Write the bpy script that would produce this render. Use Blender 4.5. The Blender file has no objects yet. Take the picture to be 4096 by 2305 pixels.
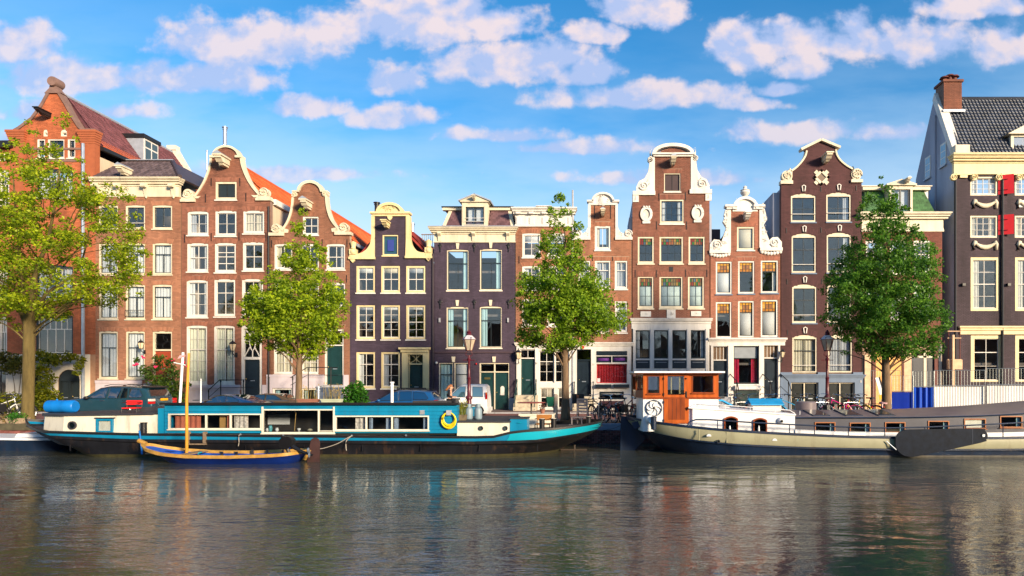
import bpy, math, random
import numpy as np
from mathutils import Vector, Matrix
from mathutils.geometry import tessellate_polygon
R = math.radians
random.seed(7)
scene = bpy.context.scene
COL = scene.collection
# ---------------------------------------------------------------- camera
EYE = 1.92            # eye height over the street, metres
FPX = 2600.0          # focal length in pixels of a 4096 px wide picture
FAC = 40.0            # distance of the house fronts
cam = bpy.data.cameras.new('camera'); camo = bpy.data.objects.new('camera', cam); COL.objects.link(camo)
cam.sensor_width = 36.0; cam.lens = FPX / 4096 * 36
cam.shift_x = (2048 - 2400) / 4096; cam.shift_y = (1515 - 1152.5) / 4096
cam.clip_end = 3000; cam.clip_start = 0.1
camo.location = (0, 0, EYE); camo.rotation_euler = (R(90), 0, 0)
scene.camera = camo
# ---------------------------------------------------------------- light
SUN_AZ, SUN_EL = 42.0, 14.0      # sun stands behind the camera to its right
sd = Vector((math.sin(R(SUN_AZ)) * math.cos(R(SUN_EL)), -math.cos(R(SUN_AZ)) * math.cos(R(SUN_EL)), math.sin(R(SUN_EL))))
sun = bpy.data.lights.new('sun', 'SUN'); suno = bpy.data.objects.new('sun', sun); COL.objects.link(suno)
sun.energy = 4.0; sun.angle = R(10.0); sun.color = (1.0, 0.80, 0.56)   # low sun through thin haze
suno.rotation_euler = sd.to_track_quat('Z', 'Y').to_euler()
suno.location = (30, -40, 40)
vs = scene.view_settings
vs.view_transform = 'Standard'; vs.look = 'None'; vs.gamma = 1; vs.exposure = 1.15; vs.use_curve_mapping = False
scene.cycles.max_bounces = 8; scene.cycles.transparent_max_bounces = 12
scene.cycles.diffuse_bounces = 3; scene.cycles.glossy_bounces = 4; scene.cycles.transmission_bounces = 4
scene.cycles.use_denoising = True
scene.cycles.sample_clamp_indirect = 6; scene.cycles.caustics_reflective = False; scene.cycles.caustics_refractive = False

world = bpy.data.worlds.new('World'); scene.world = world; world.use_nodes = True
nt = world.node_tree; N = nt.nodes; L = nt.links; N.clear()
def nn(t, **k):
    n = N.new(t)
    for a, b in k.items(): setattr(n, a, b)
    return n
def mth(op, a, b=None, c=None, clamp=False):
    n = nn('ShaderNodeMath', operation=op, use_clamp=clamp)
    for i, s in enumerate((a, b, c)):
        if s is None: continue
        if isinstance(s, (int, float)): n.inputs[i].default_value = s
        else: L.new(s, n.inputs[i])
    return n.outputs[0]
def vmth(op, a, b=None, out=0):
    n = nn('ShaderNodeVectorMath', operation=op)
    for i, s in enumerate((a, b)):
        if s is None: continue
        if isinstance(s, (tuple, list)): n.inputs[i].default_value = s
        else: L.new(s, n.inputs[i])
    return n.outputs[out]
def mixc(f, a, b):
    n = nn('ShaderNodeMix', data_type='RGBA')
    for k, s in ((0, f), (6, a), (7, b)):
        if isinstance(s, (int, float, tuple)): n.inputs[k].default_value = s if not isinstance(s, tuple) else (*s, 1)
        else: L.new(s, n.inputs[k])
    return n.outputs[2]
def sstep(x, lo, hi):
    n = nn('ShaderNodeMapRange', interpolation_type='SMOOTHSTEP')
    L.new(x, n.inputs[0]); n.inputs[1].default_value = lo; n.inputs[2].default_value = hi
    return n.outputs[0]
tc = nn('ShaderNodeTexCoord')
sky = nn('ShaderNodeTexSky', sky_type='NISHITA')
sky.sun_disc = False; sky.sun_elevation = R(SUN_EL); sky.sun_rotation = R(180 - SUN_AZ)
sky.air_density = 1.0; sky.dust_density = 0.35; sky.ozone_density = 2.2; sky.altitude = 0
hs = nn('ShaderNodeHueSaturation'); hs.inputs['Saturation'].default_value = 1.38; hs.inputs['Value'].default_value = 1.0
L.new(sky.outputs[0], hs.inputs['Color'])
SKY_STRENGTH = 0.108
skycol = vmth('MULTIPLY', hs.outputs[0], (SKY_STRENGTH,) * 3)
sep = nn('ShaderNodeSeparateXYZ'); L.new(tc.outputs['Generated'], sep.inputs[0])
dx, dy, dz = sep.outputs
hyp = mth('SQRT', mth('ADD', mth('MULTIPLY', dx, dx), mth('MULTIPLY', dy, dy)))
el = mth('DIVIDE', dz, mth('MAXIMUM', hyp, 0.02))
dyc = mth('MAXIMUM', dy, .12)
cx = nn('ShaderNodeCombineXYZ'); L.new(mth('DIVIDE', dx, dyc), cx.inputs[0]); L.new(mth('DIVIDE', dz, dyc), cx.inputs[1])
P0 = cx.outputs[0]
def fbm(vec, scale, detail=6, rough=.55):
    n = nn('ShaderNodeTexNoise', noise_dimensions='3D'); n.inputs['Scale'].default_value = scale
    n.inputs['Detail'].default_value = detail; n.inputs['Roughness'].default_value = rough
    L.new(vec, n.inputs['Vector']); return n
wn = fbm(vmth('MULTIPLY', P0, (1, 1.6, 1)), 5.0, 3)
warp = vmth('MULTIPLY', vmth('SUBTRACT', wn.outputs['Color'], (.5, .5, .5)), (.035, .022, 0))
PW = vmth('ADD', P0, warp)
# cumulus banks: bearing, height, half width, half height (given as picture positions of the 4096 px photograph)
BANKS = [(60,185,150,75),(1000,195,330,105),(1330,120,170,70),(1700,85,330,120),(1990,110,170,80),(2600,55,190,80),
 (280,320,260,70),(760,330,330,75),(1560,330,130,65),(2050,270,330,85),(2350,310,130,60),(1250,430,230,55),(1560,470,240,55),
 (2950,210,140,100),(3200,170,200,70),(3560,180,320,95),(3220,270,110,60),(4040,200,160,90),(2380,150,110,45),(3900,30,240,60),
 (3180,530,330,50),(3550,540,190,50),(2500,400,330,50),(2800,390,200,45),(3150,365,110,30),(2000,540,330,40),(2350,590,420,45),(300,455,420,50),(3000,420,220,35),(1100,700,600,40),(2700,720,500,40),(150,560,300,40)]
cl = None
for (px, py, w, h) in BANKS:
    a = (px - 2400) / FPX; v = (1515 - py) / FPX
    soft = .92 if py > 400 else 1.15
    q = vmth('MULTIPLY', vmth('SUBTRACT', PW, (a, v, 0)), (FPX / w / 1.1, FPX / h / 1.4, 0))
    sq = nn('ShaderNodeSeparateXYZ'); L.new(q, sq.inputs[0]); qy = mth('MAXIMUM', sq.outputs[1], mth('MULTIPLY', sq.outputs[1], -1.8))   # flat base, heaped top
    s = mth('SUBTRACT', soft, mth('SQRT', mth('ADD', mth('MULTIPLY', sq.outputs[0], sq.outputs[0]), mth('MULTIPLY', qy, qy))))
    cl = s if cl is None else mth('MAXIMUM', cl, s)
# clouds the camera does not see go on in the same way all round
far = fbm(vmth('MULTIPLY', tc.outputs['Generated'], (1, 1, 3.2)), 3.0, 4)
front = sstep(dy, 0.35, 0.6)
gen = mth('MULTIPLY_ADD', far.outputs[0], 3.2, -1.95)
cl = mth('ADD', cl, mth('MULTIPLY_ADD', sstep(dy, .15, .4), 3, -3))
cl = mth('MAXIMUM', cl, mth('SUBTRACT', gen, mth('MULTIPLY', front, 1.2)))
fb1 = fbm(vmth('MULTIPLY', PW, (1, 1.12, 1)), 24, 6, .56)
fb2 = fbm(vmth('ADD', vmth('MULTIPLY', PW, (1, 1.12, 1)), (.010, .018, 0)), 24, 6, .56)
lob = fbm(vmth('MULTIPLY', PW, (1, 1.25, 1)), 10, 3, .5)
f = mth('ADD', cl, mth('ADD', mth('MULTIPLY', mth('SUBTRACT', fb1.outputs[0], .5), 1.45), mth('MULTIPLY', mth('SUBTRACT', lob.outputs[0], .5), 1.7)))
alpha = mth('MULTIPLY', sstep(f, -.02, .52), sstep(dz, .02, .16))
lob2 = fbm(vmth('ADD', vmth('MULTIPLY', PW, (1, 1.25, 1)), (.012, .045, 0)), 10, 3, .5)
lit = mth('ADD', mth('ADD', mth('MULTIPLY', mth('SUBTRACT', fb1.outputs[0], fb2.outputs[0]), 2.4), mth('MULTIPLY', mth('SUBTRACT', lob.outputs[0], lob2.outputs[0]), 4.2)), mth('ADD', mth('MULTIPLY', f, .26), .20), clamp=True)
ccol = mixc(lit, (.22, .27, .41), (.425, .36, .37))
haz = sstep(el, .62, .02)
veil = fbm(vmth('MULTIPLY', P0, (1, 3.4, 1)), 3.2, 5)
# thin bright veil of high cloud towards the horizon
skyc = mixc(mth('MULTIPLY', mth('MULTIPLY', haz, sstep(veil.outputs[0], .28, .62)), .66), skycol, (.28, .37, .46))
skyc = mixc(mth('MULTIPLY', sstep(el, .40, .08), .72), skyc, (.37, .43, .47))     # pale haze above the roofs
alp = mth('MULTIPLY', alpha, mth('MULTIPLY_ADD', haz, -.42, .95))
fin = mixc(alp, skyc, ccol)
bg = nn('ShaderNodeBackground'); L.new(fin, bg.inputs[0]); bg.inputs[1].default_value = 1.0
wo = nn('ShaderNodeOutputWorld'); L.new(bg.outputs[0], wo.inputs[0])

# ---------------------------------------------------------------- helpers
def X(px, y=FAC): return (px - 2400) * y / FPX
def Z(py, y=FAC): return EYE - (py - 1515) * y / FPX
VIEW = dict(A=(0, 280, .4964), B=(0, 950, .4964), C=(700, 500, .41387), D=(700, 1050, .41387), E=(1380, 700, .41387), G=(1380, 1250, .41387),
  H=(2040, 740, .34483), I=(2040, 1200, .38633), J=(2500, 540, .38619), K=(2500, 1060, .44147), L=(3080, 520, .41371), M=(3080, 1080, .41371),
  N=(3600, 280, .4965), O=(3600, 1000, .62078), P=(0, 1540, .31832), Q=(520, 1580, .34938), R=(1700, 1520, .33385), S=(2460, 1480, .34938), T=(3200, 1480, .34783), S0=(0, 0, 1))
def pt(v, x, y, d=FAC):          # a measured point of the survey sheets -> metres (x, z) at distance d
    ox, oy, s = VIEW[v]; return (X(ox + x * s, d), Z(oy + y * s, d))
def rc(v, x0, y0, x1, y1, d=FAC):
    a = pt(v, x0, y1, d); b = pt(v, x1, y0, d); return (a[0], b[0], a[1], b[1])     # x0,x1,z0,z1
def pts(v, l, d=FAC): return [pt(v, a, b, d) for a, b in l]

MATS = {}
def mat(name, col, rough=.6, metal=0., var=.12, scale=3., bump=0., bscale=60., spec=.4, streak=0., attr=0., coat=0., alpha=1., bdist=.01, trans=0., rust=0.):
    if name in MATS: return MATS[name]
    m = bpy.data.materials.new(name); m.use_nodes = True; MATS[name] = m
    t = m.node_tree; b = t.nodes['Principled BSDF']; lk = t.links.new
    b.inputs['Roughness'].default_value = rough; b.inputs['Metallic'].default_value = metal
    b.inputs['Specular IOR Level'].default_value = spec
    if coat: b.inputs['Coat Weight'].default_value = coat; b.inputs['Coat Roughness'].default_value = .06
    g = t.nodes.new('ShaderNodeNewGeometry')
    no = t.nodes.new('ShaderNodeTexNoise'); no.inputs['Scale'].default_value = scale; no.inputs['Detail'].default_value = 5
    mp = t.nodes.new('ShaderNodeVectorMath'); mp.operation = 'MULTIPLY'; mp.inputs[1].default_value = (1, 1, 1 if not streak else .22)
    lk(g.outputs['Position'], mp.inputs[0]); lk(mp.outputs[0], no.inputs['Vector'])
    mr = t.nodes.new('ShaderNodeMapRange'); mr.inputs[1].default_value = .3; mr.inputs[2].default_value = .7
    mr.inputs[3].default_value = 1 - var; mr.inputs[4].default_value = 1 + var * .6
    lk(no.outputs[0], mr.inputs[0])
    fac = mr.outputs[0]
    if attr:
        at = t.nodes.new('ShaderNodeAttribute'); at.attribute_name = 'v'
        m2 = t.nodes.new('ShaderNodeMapRange'); m2.inputs[3].default_value = 1 - attr; m2.inputs[4].default_value = 1 + attr
        lk(at.outputs['Fac'], m2.inputs[0])
        mm = t.nodes.new('ShaderNodeMath'); mm.operation = 'MULTIPLY'; lk(fac, mm.inputs[0]); lk(m2.outputs[0], mm.inputs[1]); fac = mm.outputs[0]
    sc = t.nodes.new('ShaderNodeVectorMath'); sc.operation = 'SCALE'; sc.inputs[0].default_value = col; lk(fac, sc.inputs['Scale'])
    colout = sc.outputs[0]
    if rust:                      # weathering runs: rust and grime in downward streaks
        r1 = t.nodes.new('ShaderNodeTexNoise'); r1.inputs['Scale'].default_value = 2.6; r1.inputs['Detail'].default_value = 6; r1.inputs['Roughness'].default_value = .65
        rm = t.nodes.new('ShaderNodeVectorMath'); rm.operation = 'MULTIPLY'; rm.inputs[1].default_value = (1.6, 1.6, .35); lk(g.outputs['Position'], rm.inputs[0]); lk(rm.outputs[0], r1.inputs['Vector'])
        r2 = t.nodes.new('ShaderNodeMapRange'); r2.inputs[1].default_value = .55; r2.inputs[2].default_value = .72; r2.inputs[4].default_value = rust; lk(r1.outputs[0], r2.inputs[0])
        rx = t.nodes.new('ShaderNodeMix'); rx.data_type = 'RGBA'; rx.inputs[7].default_value = (.085, .045, .024, 1); lk(r2.outputs[0], rx.inputs[0]); lk(colout, rx.inputs[6]); colout = rx.outputs[2]
    lk(colout, b.inputs['Base Color'])
    if bump:
        n2 = t.nodes.new('ShaderNodeTexNoise'); n2.inputs['Scale'].default_value = bscale; n2.inputs['Detail'].default_value = 3
        lk(g.outputs['Position'], n2.inputs['Vector'])
        bp = t.nodes.new('ShaderNodeBump'); bp.inputs['Strength'].default_value = bump; bp.inputs['Distance'].default_value = bdist
        lk(n2.outputs[0], bp.inputs['Height']); lk(bp.outputs[0], b.inputs['Normal'])
    if trans:
        tr = t.nodes.new('ShaderNodeBsdfTranslucent'); lk(sc.outputs[0], tr.inputs[0])
        mx = t.nodes.new('ShaderNodeMixShader'); mx.inputs[0].default_value = trans
        lk(b.outputs[0], mx.inputs[1]); lk(tr.outputs[0], mx.inputs[2]); lk(mx.outputs[0], t.nodes['Material Output'].inputs[0])
    return m
def glassmat(name, tint=(.9, .95, 1), refl=.1, rough=.0):
    if name in MATS: return MATS[name]
    m = bpy.data.materials.new(name); m.use_nodes = True; MATS[name] = m; t = m.node_tree; t.nodes.clear(); lk = t.links.new
    o = t.nodes.new('ShaderNodeOutputMaterial'); mx = t.nodes.new('ShaderNodeMixShader')
    tr = t.nodes.new('ShaderNodeBsdfTransparent'); tr.inputs[0].default_value = (*tint, 1)
    gl = t.nodes.new('ShaderNodeBsdfGlossy'); gl.inputs['Roughness'].default_value = rough
    lw = t.nodes.new('ShaderNodeLayerWeight'); lw.inputs[0].default_value = .5
    pw = t.nodes.new('ShaderNodeMath'); pw.operation = 'POWER'; lk(lw.outputs['Facing'], pw.inputs[0]); pw.inputs[1].default_value = 4.0
    fr = t.nodes.new('ShaderNodeMath'); fr.operation = 'MULTIPLY_ADD'; fr.use_clamp = True; lk(pw.outputs[0], fr.inputs[0]); fr.inputs[1].default_value = .9; fr.inputs[2].default_value = refl
    g = t.nodes.new('ShaderNodeNewGeometry'); no = t.nodes.new('ShaderNodeTexNoise'); no.inputs['Scale'].default_value = 1.1; no.inputs['Detail'].default_value = 1
    lk(g.outputs['Position'], no.inputs['Vector'])
    bp = t.nodes.new('ShaderNodeBump'); bp.inputs['Strength'].default_value = .25; bp.inputs['Distance'].default_value = .02
    lk(no.outputs[0], bp.inputs['Height']); lk(bp.outputs[0], gl.inputs['Normal'])
    lk(fr.outputs[0], mx.inputs[0]); lk(tr.outputs[0], mx.inputs[1]); lk(gl.outputs[0], mx.inputs[2]); lk(mx.outputs[0], o.inputs[0])
    return m
GLASS = glassmat('window_glass', (.92, .95, .97), .085)
GLASSD = glassmat('dark_glass', (.30, .38, .42), .10)

class MB:
    def __init__(s): s.v = []; s.f = []; s.a = []
    def add(s, v, f):
        o = len(s.v); s.v += v; s.f += [tuple(i + o for i in q) for q in f]; return s
    def box(s, x0, x1, y0, y1, z0, z1):
        return s.add([(x0,y0,z0),(x1,y0,z0),(x1,y1,z0),(x0,y1,z0),(x0,y0,z1),(x1,y0,z1),(x1,y1,z1),(x0,y1,z1)],
                     [(0,3,2,1),(4,5,6,7),(0,1,5,4),(1,2,6,5),(2,3,7,6),(3,0,4,7)])
    def prism(s, poly, y0, y1, ax='y'):
        n = len(poly)
        a = sum(poly[i][0] * poly[(i+1) % n][1] - poly[(i+1) % n][0] * poly[i][1] for i in range(n))
        if a < 0: poly = poly[::-1]
        if ax == 'y': v = [(p[0], y0, p[1]) for p in poly] + [(p[0], y1, p[1]) for p in poly]; fl = False
        elif ax == 'z': v = [(p[0], p[1], y0) for p in poly] + [(p[0], p[1], y1) for p in poly]; fl = True
        else: v = [(y0, p[0], p[1]) for p in poly] + [(y1, p[0], p[1]) for p in poly]; fl = True
        f = [tuple(range(n)), tuple(range(2*n-1, n-1, -1))] + [(i, i+n, (i+1) % n + n, (i+1) % n) for i in range(n)]
        if fl: f = [q[::-1] for q in f]
        return s.add(v, f)
    def tube(s, path, r, n=6, cap=True):
        path = [Vector(p) for p in path]; v = []; f = []; k = len(path)
        up = Vector((0, 0, 1))
        for i, p in enumerate(path):
            d = (path[min(i+1, k-1)] - path[max(i-1, 0)]).normalized()
            u = d.cross(up)
            if u.length < .05: u = d.cross(Vector((1, 0, 0)))
            u.normalize(); w = u.cross(d)
            rr = r[i] if isinstance(r, (list, tuple)) else r
            for j in range(n):
                a = 2 * math.pi * j / n; v.append(tuple(p + u * rr * math.cos(a) + w * rr * math.sin(a)))
        for i in range(k-1):
            for j in range(n):
                f.append((i*n+j, i*n+(j+1) % n, (i+1)*n+(j+1) % n, (i+1)*n+j))
        if cap: f += [tuple(range(n))[::-1], tuple(range((k-1)*n, k*n))]
        return s.add(v, f)
    def lathe(s, prof, c=(0, 0, 0), n=14, ax='z'):
        v = []; f = []; k = len(prof)
        for (r, h) in prof:
            for j in range(n):
                a = 2 * math.pi * j / n; p = (r * math.cos(a), r * math.sin(a), h)
                if ax == 'y': p = (p[0], p[2], p[1])
                elif ax == 'x': p = (p[2], p[0], p[1])
                v.append((c[0]+p[0], c[1]+p[1], c[2]+p[2]))
        for i in range(k-1):
            for j in range(n):
                q = (i*n+j, i*n+(j+1) % n, (i+1)*n+(j+1) % n, (i+1)*n+j); f.append(q if ax != 'y' else q[::-1])
        e = [tuple(range(n))[::-1], tuple(range((k-1)*n, k*n))]
        f += e if ax != 'y' else [q[::-1] for q in e]
        return s.add(v, f)
    def ball(s, c, r, n=10, m=7):
        if isinstance(r, (int, float)): r = (r, r, r)
        v = []; f = []
        for i in range(m+1):
            t = math.pi * i / m
            for j in range(n):
                a = 2*math.pi*j/n; v.append((c[0]+r[0]*math.sin(t)*math.cos(a), c[1]+r[1]*math.sin(t)*math.sin(a), c[2]-r[2]*math.cos(t)))
        for i in range(m):
            for j in range(n): f.append((i*n+j, i*n+(j+1) % n, (i+1)*n+(j+1) % n, (i+1)*n+j))
        return s.add(v, f)
    def ribbon(s, path, w, y0, y1):
        """moulding of width w (to the left of the path) following a line in the x-z plane"""
        a = [Vector(p) for p in path]; b = []
        for i in range(len(a)):
            d = (a[min(i+1, len(a)-1)] - a[max(i-1, 0)]).normalized(); b.append(a[i] + Vector((-d.y, d.x)) * w)
        for i in range(len(a)-1): s.prism([tuple(a[i]), tuple(a[i+1]), tuple(b[i+1]), tuple(b[i])], y0, y1)
        return s
    def loft(s, rings, closed=True, caps=False):
        n = len(rings[0]); v = [tuple(p) for r in rings for p in r]; f = []
        for i in range(len(rings)-1):
            for j in range(n if closed else n-1):
                f.append((i*n+j, i*n+(j+1) % n, (i+1)*n+(j+1) % n, (i+1)*n+j))
        if caps: f += [tuple(range(n))[::-1], tuple(range((len(rings)-1)*n, len(rings)*n))]
        return s.add(v, f)
    def disc(s, c, r, y0, y1, n=18):
        return s.prism([(c[0] + r*math.cos(2*math.pi*i/n), c[1] + r*math.sin(2*math.pi*i/n)) for i in range(n)], y0, y1)
    def mesh(s, name, m, smooth=False, fix=False):
        me = bpy.data.meshes.new(name); me.from_pydata(s.v, [], s.f)
        if m: me.materials.append(m)
        if smooth: me.shade_smooth() if smooth is True else me.set_sharp_from_angle(angle=R(smooth))
        if len(s.a) == len(s.v) and s.a:
            at = me.attributes.new('v', 'FLOAT', 'POINT'); at.data.foreach_set('value', np.array(s.a, dtype=np.float32))
        return me
    def build(s, name, m, parent=None, smooth=False, **props):
        me = s.mesh(name, m)
        if smooth:
            me.shade_smooth()
            if smooth is not True: me.set_sharp_from_angle(angle=R(smooth))
        o = bpy.data.objects.new(name, me); COL.objects.link(o)
        if parent is not None:
            o.parent = parent
            if parent.parent is None: o.location = -Vector(parent.location)
        else:
            lo = np.array(s.v).min(0); hi = np.array(s.v).max(0); c = ((lo + hi) / 2).tolist(); c[2] = float(lo[2])
            me.transform(Matrix.Translation((-c[0], -c[1], -c[2]))); o.location = c
        for k, v in props.items(): o[k] = v
        return o
def thing(name, label, cat, loc=(0, 0, 0), group=None):
    o = bpy.data.objects.new(name, None); COL.objects.link(o); o.location = loc; o.empty_display_size = .2
    o['label'] = label; o['category'] = cat
    if group: o['group'] = group
    return o
def dup(root, parent=None):
    c = root.copy(); COL.objects.link(c); c.parent = parent
    for ch in root.children: dup(ch, c)
    return c
def arc(cx, cz, rx, rz, a0, a1, n=12): return [(cx + rx*math.cos(R(a0+(a1-a0)*i/n)), cz + rz*math.sin(R(a0+(a1-a0)*i/n))) for i in range(n+1)]
def rnd(a, b): return random.uniform(a, b)
# ---------------------------------------------------------------- materials of the house fronts
CREAM = mat('cream_paint', (.62, .55, .41), .55, var=.18, scale=2.5, bump=.2, bscale=25, streak=1, rust=.22)
YELLOW = mat('yellow_cream_paint', (.68, .56, .30), .55, var=.15, bump=.15, bscale=25, streak=1, rust=.2)
WHITE = mat('white_paint', (.65, .62, .57), .5, var=.15, bump=.15, bscale=25, streak=1, rust=.2)
STONE = mat('pale_sandstone', (.66, .60, .50), .75, var=.18, scale=6, bump=.3, bscale=40)
DARKF = mat('dark_green_sash', (.018, .026, .03), .35, var=.1)
DGREEN = mat('dark_green_door', (.010, .040, .042), .3, var=.15, coat=.3)
NAVY = mat('navy_door', (.012, .022, .034), .3, var=.15, coat=.3)
BLACK = mat('black_iron', (.012, .012, .014), .45, var=.2)
LEAD = mat('lead_sheet', (.36, .40, .47), .5, metal=.3, var=.15, bump=.2, bscale=10)
LILAC = mat('lilac_plaster', (.52, .46, .50), .8, var=.12, bump=.2, bscale=60, streak=1)
BLUEG = mat('blue_grey_plaster', (.115, .165, .25), .6, var=.15, bump=.2, bscale=40, streak=1)
PLASTER = mat('buff_plaster', (.58, .46, .33), .85, var=.22, scale=1.3, bump=.3, bscale=30, streak=1)
GREYW = mat('blue_grey_render', (.34, .36, .44), .8, var=.30, scale=.9, bump=.3, bscale=20, streak=1)
CURT = mat('white_curtain', (.88, .85, .81), .9, var=.05, trans=.2)
CURTW = mat('ivory_curtain', (.80, .70, .52), .9, var=.06, trans=.2); CURTG = mat('pale_grey_curtain', (.58, .58, .60), .9, var=.1, trans=.2)
CURTB = mat('ice_blue_curtain', (.55, .80, .82), .9, var=.06, trans=.25)
CURTR = mat('crimson_curtain', (.42, .01, .045), .9, var=.25, scale=9)
CURTO = mat('terracotta_curtain', (.50, .14, .08), .9, var=.2)
BLIND = mat('white_blind', (.80, .80, .80), .8, var=.03, trans=.2)
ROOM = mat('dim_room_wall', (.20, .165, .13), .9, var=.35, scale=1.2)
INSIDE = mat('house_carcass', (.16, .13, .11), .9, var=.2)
GRAN = mat('hard_stone', (.34, .35, .38), .7, var=.2, scale=8, bump=.2)
ORANGE = mat('orange_pantile', (.66, .135, .035), .7, var=.18, scale=5, bump=.25, bscale=30, attr=.22)
PURPLE = mat('brown_violet_tile', (.15, .055, .066), .6, var=.2, scale=2, bump=.25, bscale=30, attr=.3)
BLUET = mat('blue_black_pantile', (.040, .050, .075), .38, var=.3, scale=2, bump=.2, bscale=30, attr=.3)
BROWNT = mat('grey_brown_pantile', (.085, .062, .068), .5, var=.25, scale=2, bump=.2, bscale=30, attr=.25)
SLATE = mat('violet_slate', (.125, .065, .072), .55, var=.15, bump=.2, bscale=40, attr=.2)
GSLATE = mat('green_shingle', (.05, .13, .045), .75, var=.2, bump=.3, bscale=60, attr=.2)
ZINC = mat('zinc', (.45, .50, .56), .35, metal=.7, var=.15)
GOLD = mat('brass', (.75, .50, .16), .3, metal=1, var=.1)
REDS = mat('red_shutter', (.56, .012, .016), .4, var=.1, bump=.1)
PLY = mat('raw_plywood', (.72, .38, .12), .7, var=.2, scale=3, bump=.15, bscale=30, streak=1)
PLY2 = mat('pale_plywood', (.66, .44, .27), .75, var=.2, scale=4, bump=.15, bscale=30)
RUST = mat('rust_steel', (.13, .04, .03), .7, var=.3, scale=9, bump=.3)
def brickmats(key, col, mortar, var=.22):
    return (mat(key + '_brick', col, .8, var=.34, scale=1.1, bump=.25, bscale=70, attr=var, streak=1), mat(key + '_mortar', mortar, .9, var=.15, scale=5), mat(key + '_brick_arch', tuple(c * 1.08 for c in col), .8, var=.12, scale=4, attr=var))
BR_RED = brickmats('orange_red', (.40, .112, .046), (.36, .20, .12))
BR_H1 = brickmats('tan_brown', (.31, .138, .080), (.27, .18, .13))
BR_H2 = brickmats('red_brown', (.245, .098, .062), (.23, .15, .12))
BR_H3 = brickmats('russet', (.24, .102, .060), (.38, .29, .21))
BR_H6 = brickmats('warm_russet', (.30, .122, .066), (.40, .30, .22))
BR_H8 = brickmats('deep_russet', (.20, .075, .048), (.33, .24, .18))
BR_H9 = brickmats('coral_russet', (.29, .108, .066), (.40, .29, .22))
BR_VIO = brickmats('violet_black', (.058, .040, .064), (.046, .031, .050), .2)
BR_DRK = brickmats('oxblood', (.072, .026, .028), (.085, .045, .040), .2)
BR_H11 = brickmats('dark_russet', (.17, .05, .033), (.33, .21, .15))
BR_H12 = brickmats('black_brown', (.054, .036, .046), (.045, .030, .030), .18)

def crossings(poly, z):
    xs = []
    for i in range(len(poly)):
        (xa, za), (xb, zb) = poly[i], poly[(i+1) % len(poly)]
        if (za > z) != (zb > z): xs.append(xa + (z - za) / (zb - za) * (xb - xa))
    return xs
def brick_mesh(loops, y, bl=.215, bh=.074, j=.012, proud=.014):
    zs = [p[1] for p in loops[0]]; z0, z1 = min(zs), max(zs); mb = MB(); V = mb.v; Fc = mb.f; A = mb.a
    r = 0; z = z0; xs0 = [p[0] for p in loops[0]]; PT = [(rnd(min(xs0), max(xs0)), rnd(z0, z1), rnd(.4, 1.3), rnd(.3, 1.2), rnd(-.32, .26)) for _ in range(9)]
    while z + bh * .6 < z1:
        zt = min(z + bh - j, z1); xs = sorted(sum((crossings(l, (z + zt) / 2) for l in loops), []))
        for a, b in zip(xs[::2], xs[1::2]):
            if b - a < .02: continue
            off = (bl / 2 if r % 2 else 0); k = math.floor((a - off) / bl); x = k * bl + off
            while x < b:
                xa, xb = max(x, a), min(x + bl - j, b)
                if xb - xa > .015:
                    o = len(V); yy = y - proud - random.random() * .006
                    V += [(xa, yy, z), (xb, yy, z), (xb, yy, zt), (xa, yy, zt), (xa, y+.002, z), (xb, y+.002, z), (xb, y+.002, zt), (xa, y+.002, zt)]
                    Fc += [(o, o+1, o+2, o+3), (o, o+4, o+5, o+1), (o+1, o+5, o+6, o+2), (o+2, o+6, o+7, o+3), (o+3, o+7, o+4, o)]
                    A += [max(0, min(1, random.random()*.8 + .1 + sum(q for cx_, cz_, w_, h_, q in PT if abs(xa-cx_) < w_ and abs(z-cz_) < h_)))] * 8
                x += bl
        z += bh; r += 1
    return mb
def slab(outer, holes, y0, y1):
    mb = MB(); loops = [outer] + holes
    flat = [p for l in loops for p in l]; n = len(flat)
    tri = tessellate_polygon([[Vector((p[0], p[1], 0)) for p in l] for l in loops])
    mb.add([(p[0], y0, p[1]) for p in flat] + [(p[0], y1, p[1]) for p in flat], [tuple(t) for t in tri] + [tuple(i + n for i in t) for t in tri])
    o = 0
    for l in loops:
        k = len(l); mb.f += [(o+i, o+(i+1) % k, o+(i+1) % k+n, o+i+n) for i in range(k)]; o += k
    return mb
def archpoly(r, rise, n=8):
    x0, x1, z0, z1 = r
    if not rise: return [(x0, z0), (x1, z0), (x1, z1), (x0, z1)]
    w = (x1 - x0) / 2; rad = (w*w + rise*rise) / (2*rise); cz = z1 - rad; a = math.degrees(math.asin(min(1, w / rad)))
    return [(x0, z0), (x1, z0)] + [((x0+x1)/2 + rad*math.sin(R(a - 2*a*i/n)), cz + rad*math.cos(R(a - 2*a*i/n))) for i in range(n+1)]

def curtain_sheet(mb, x0, x1, z0, z1, y, folds=None, gather=0.):
    n = max(6, int((x1 - x0) / .028)); ph = random.random() * 6; fr = rnd(30, 42); v = []
    for i in range(n+1):
        t = i / n; x = x0 + (x1 - x0) * t; d = .028 * math.sin(x * fr + ph) + .012 * math.sin(x * fr * 2.3)
        v.append((x, y + d, z0)); v.append((x + gather * (0), y + d * .6, z1))
    mb.add(v, [(2*i, 2*i+2, 2*i+3, 2*i+1) for i in range(n)])

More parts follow.
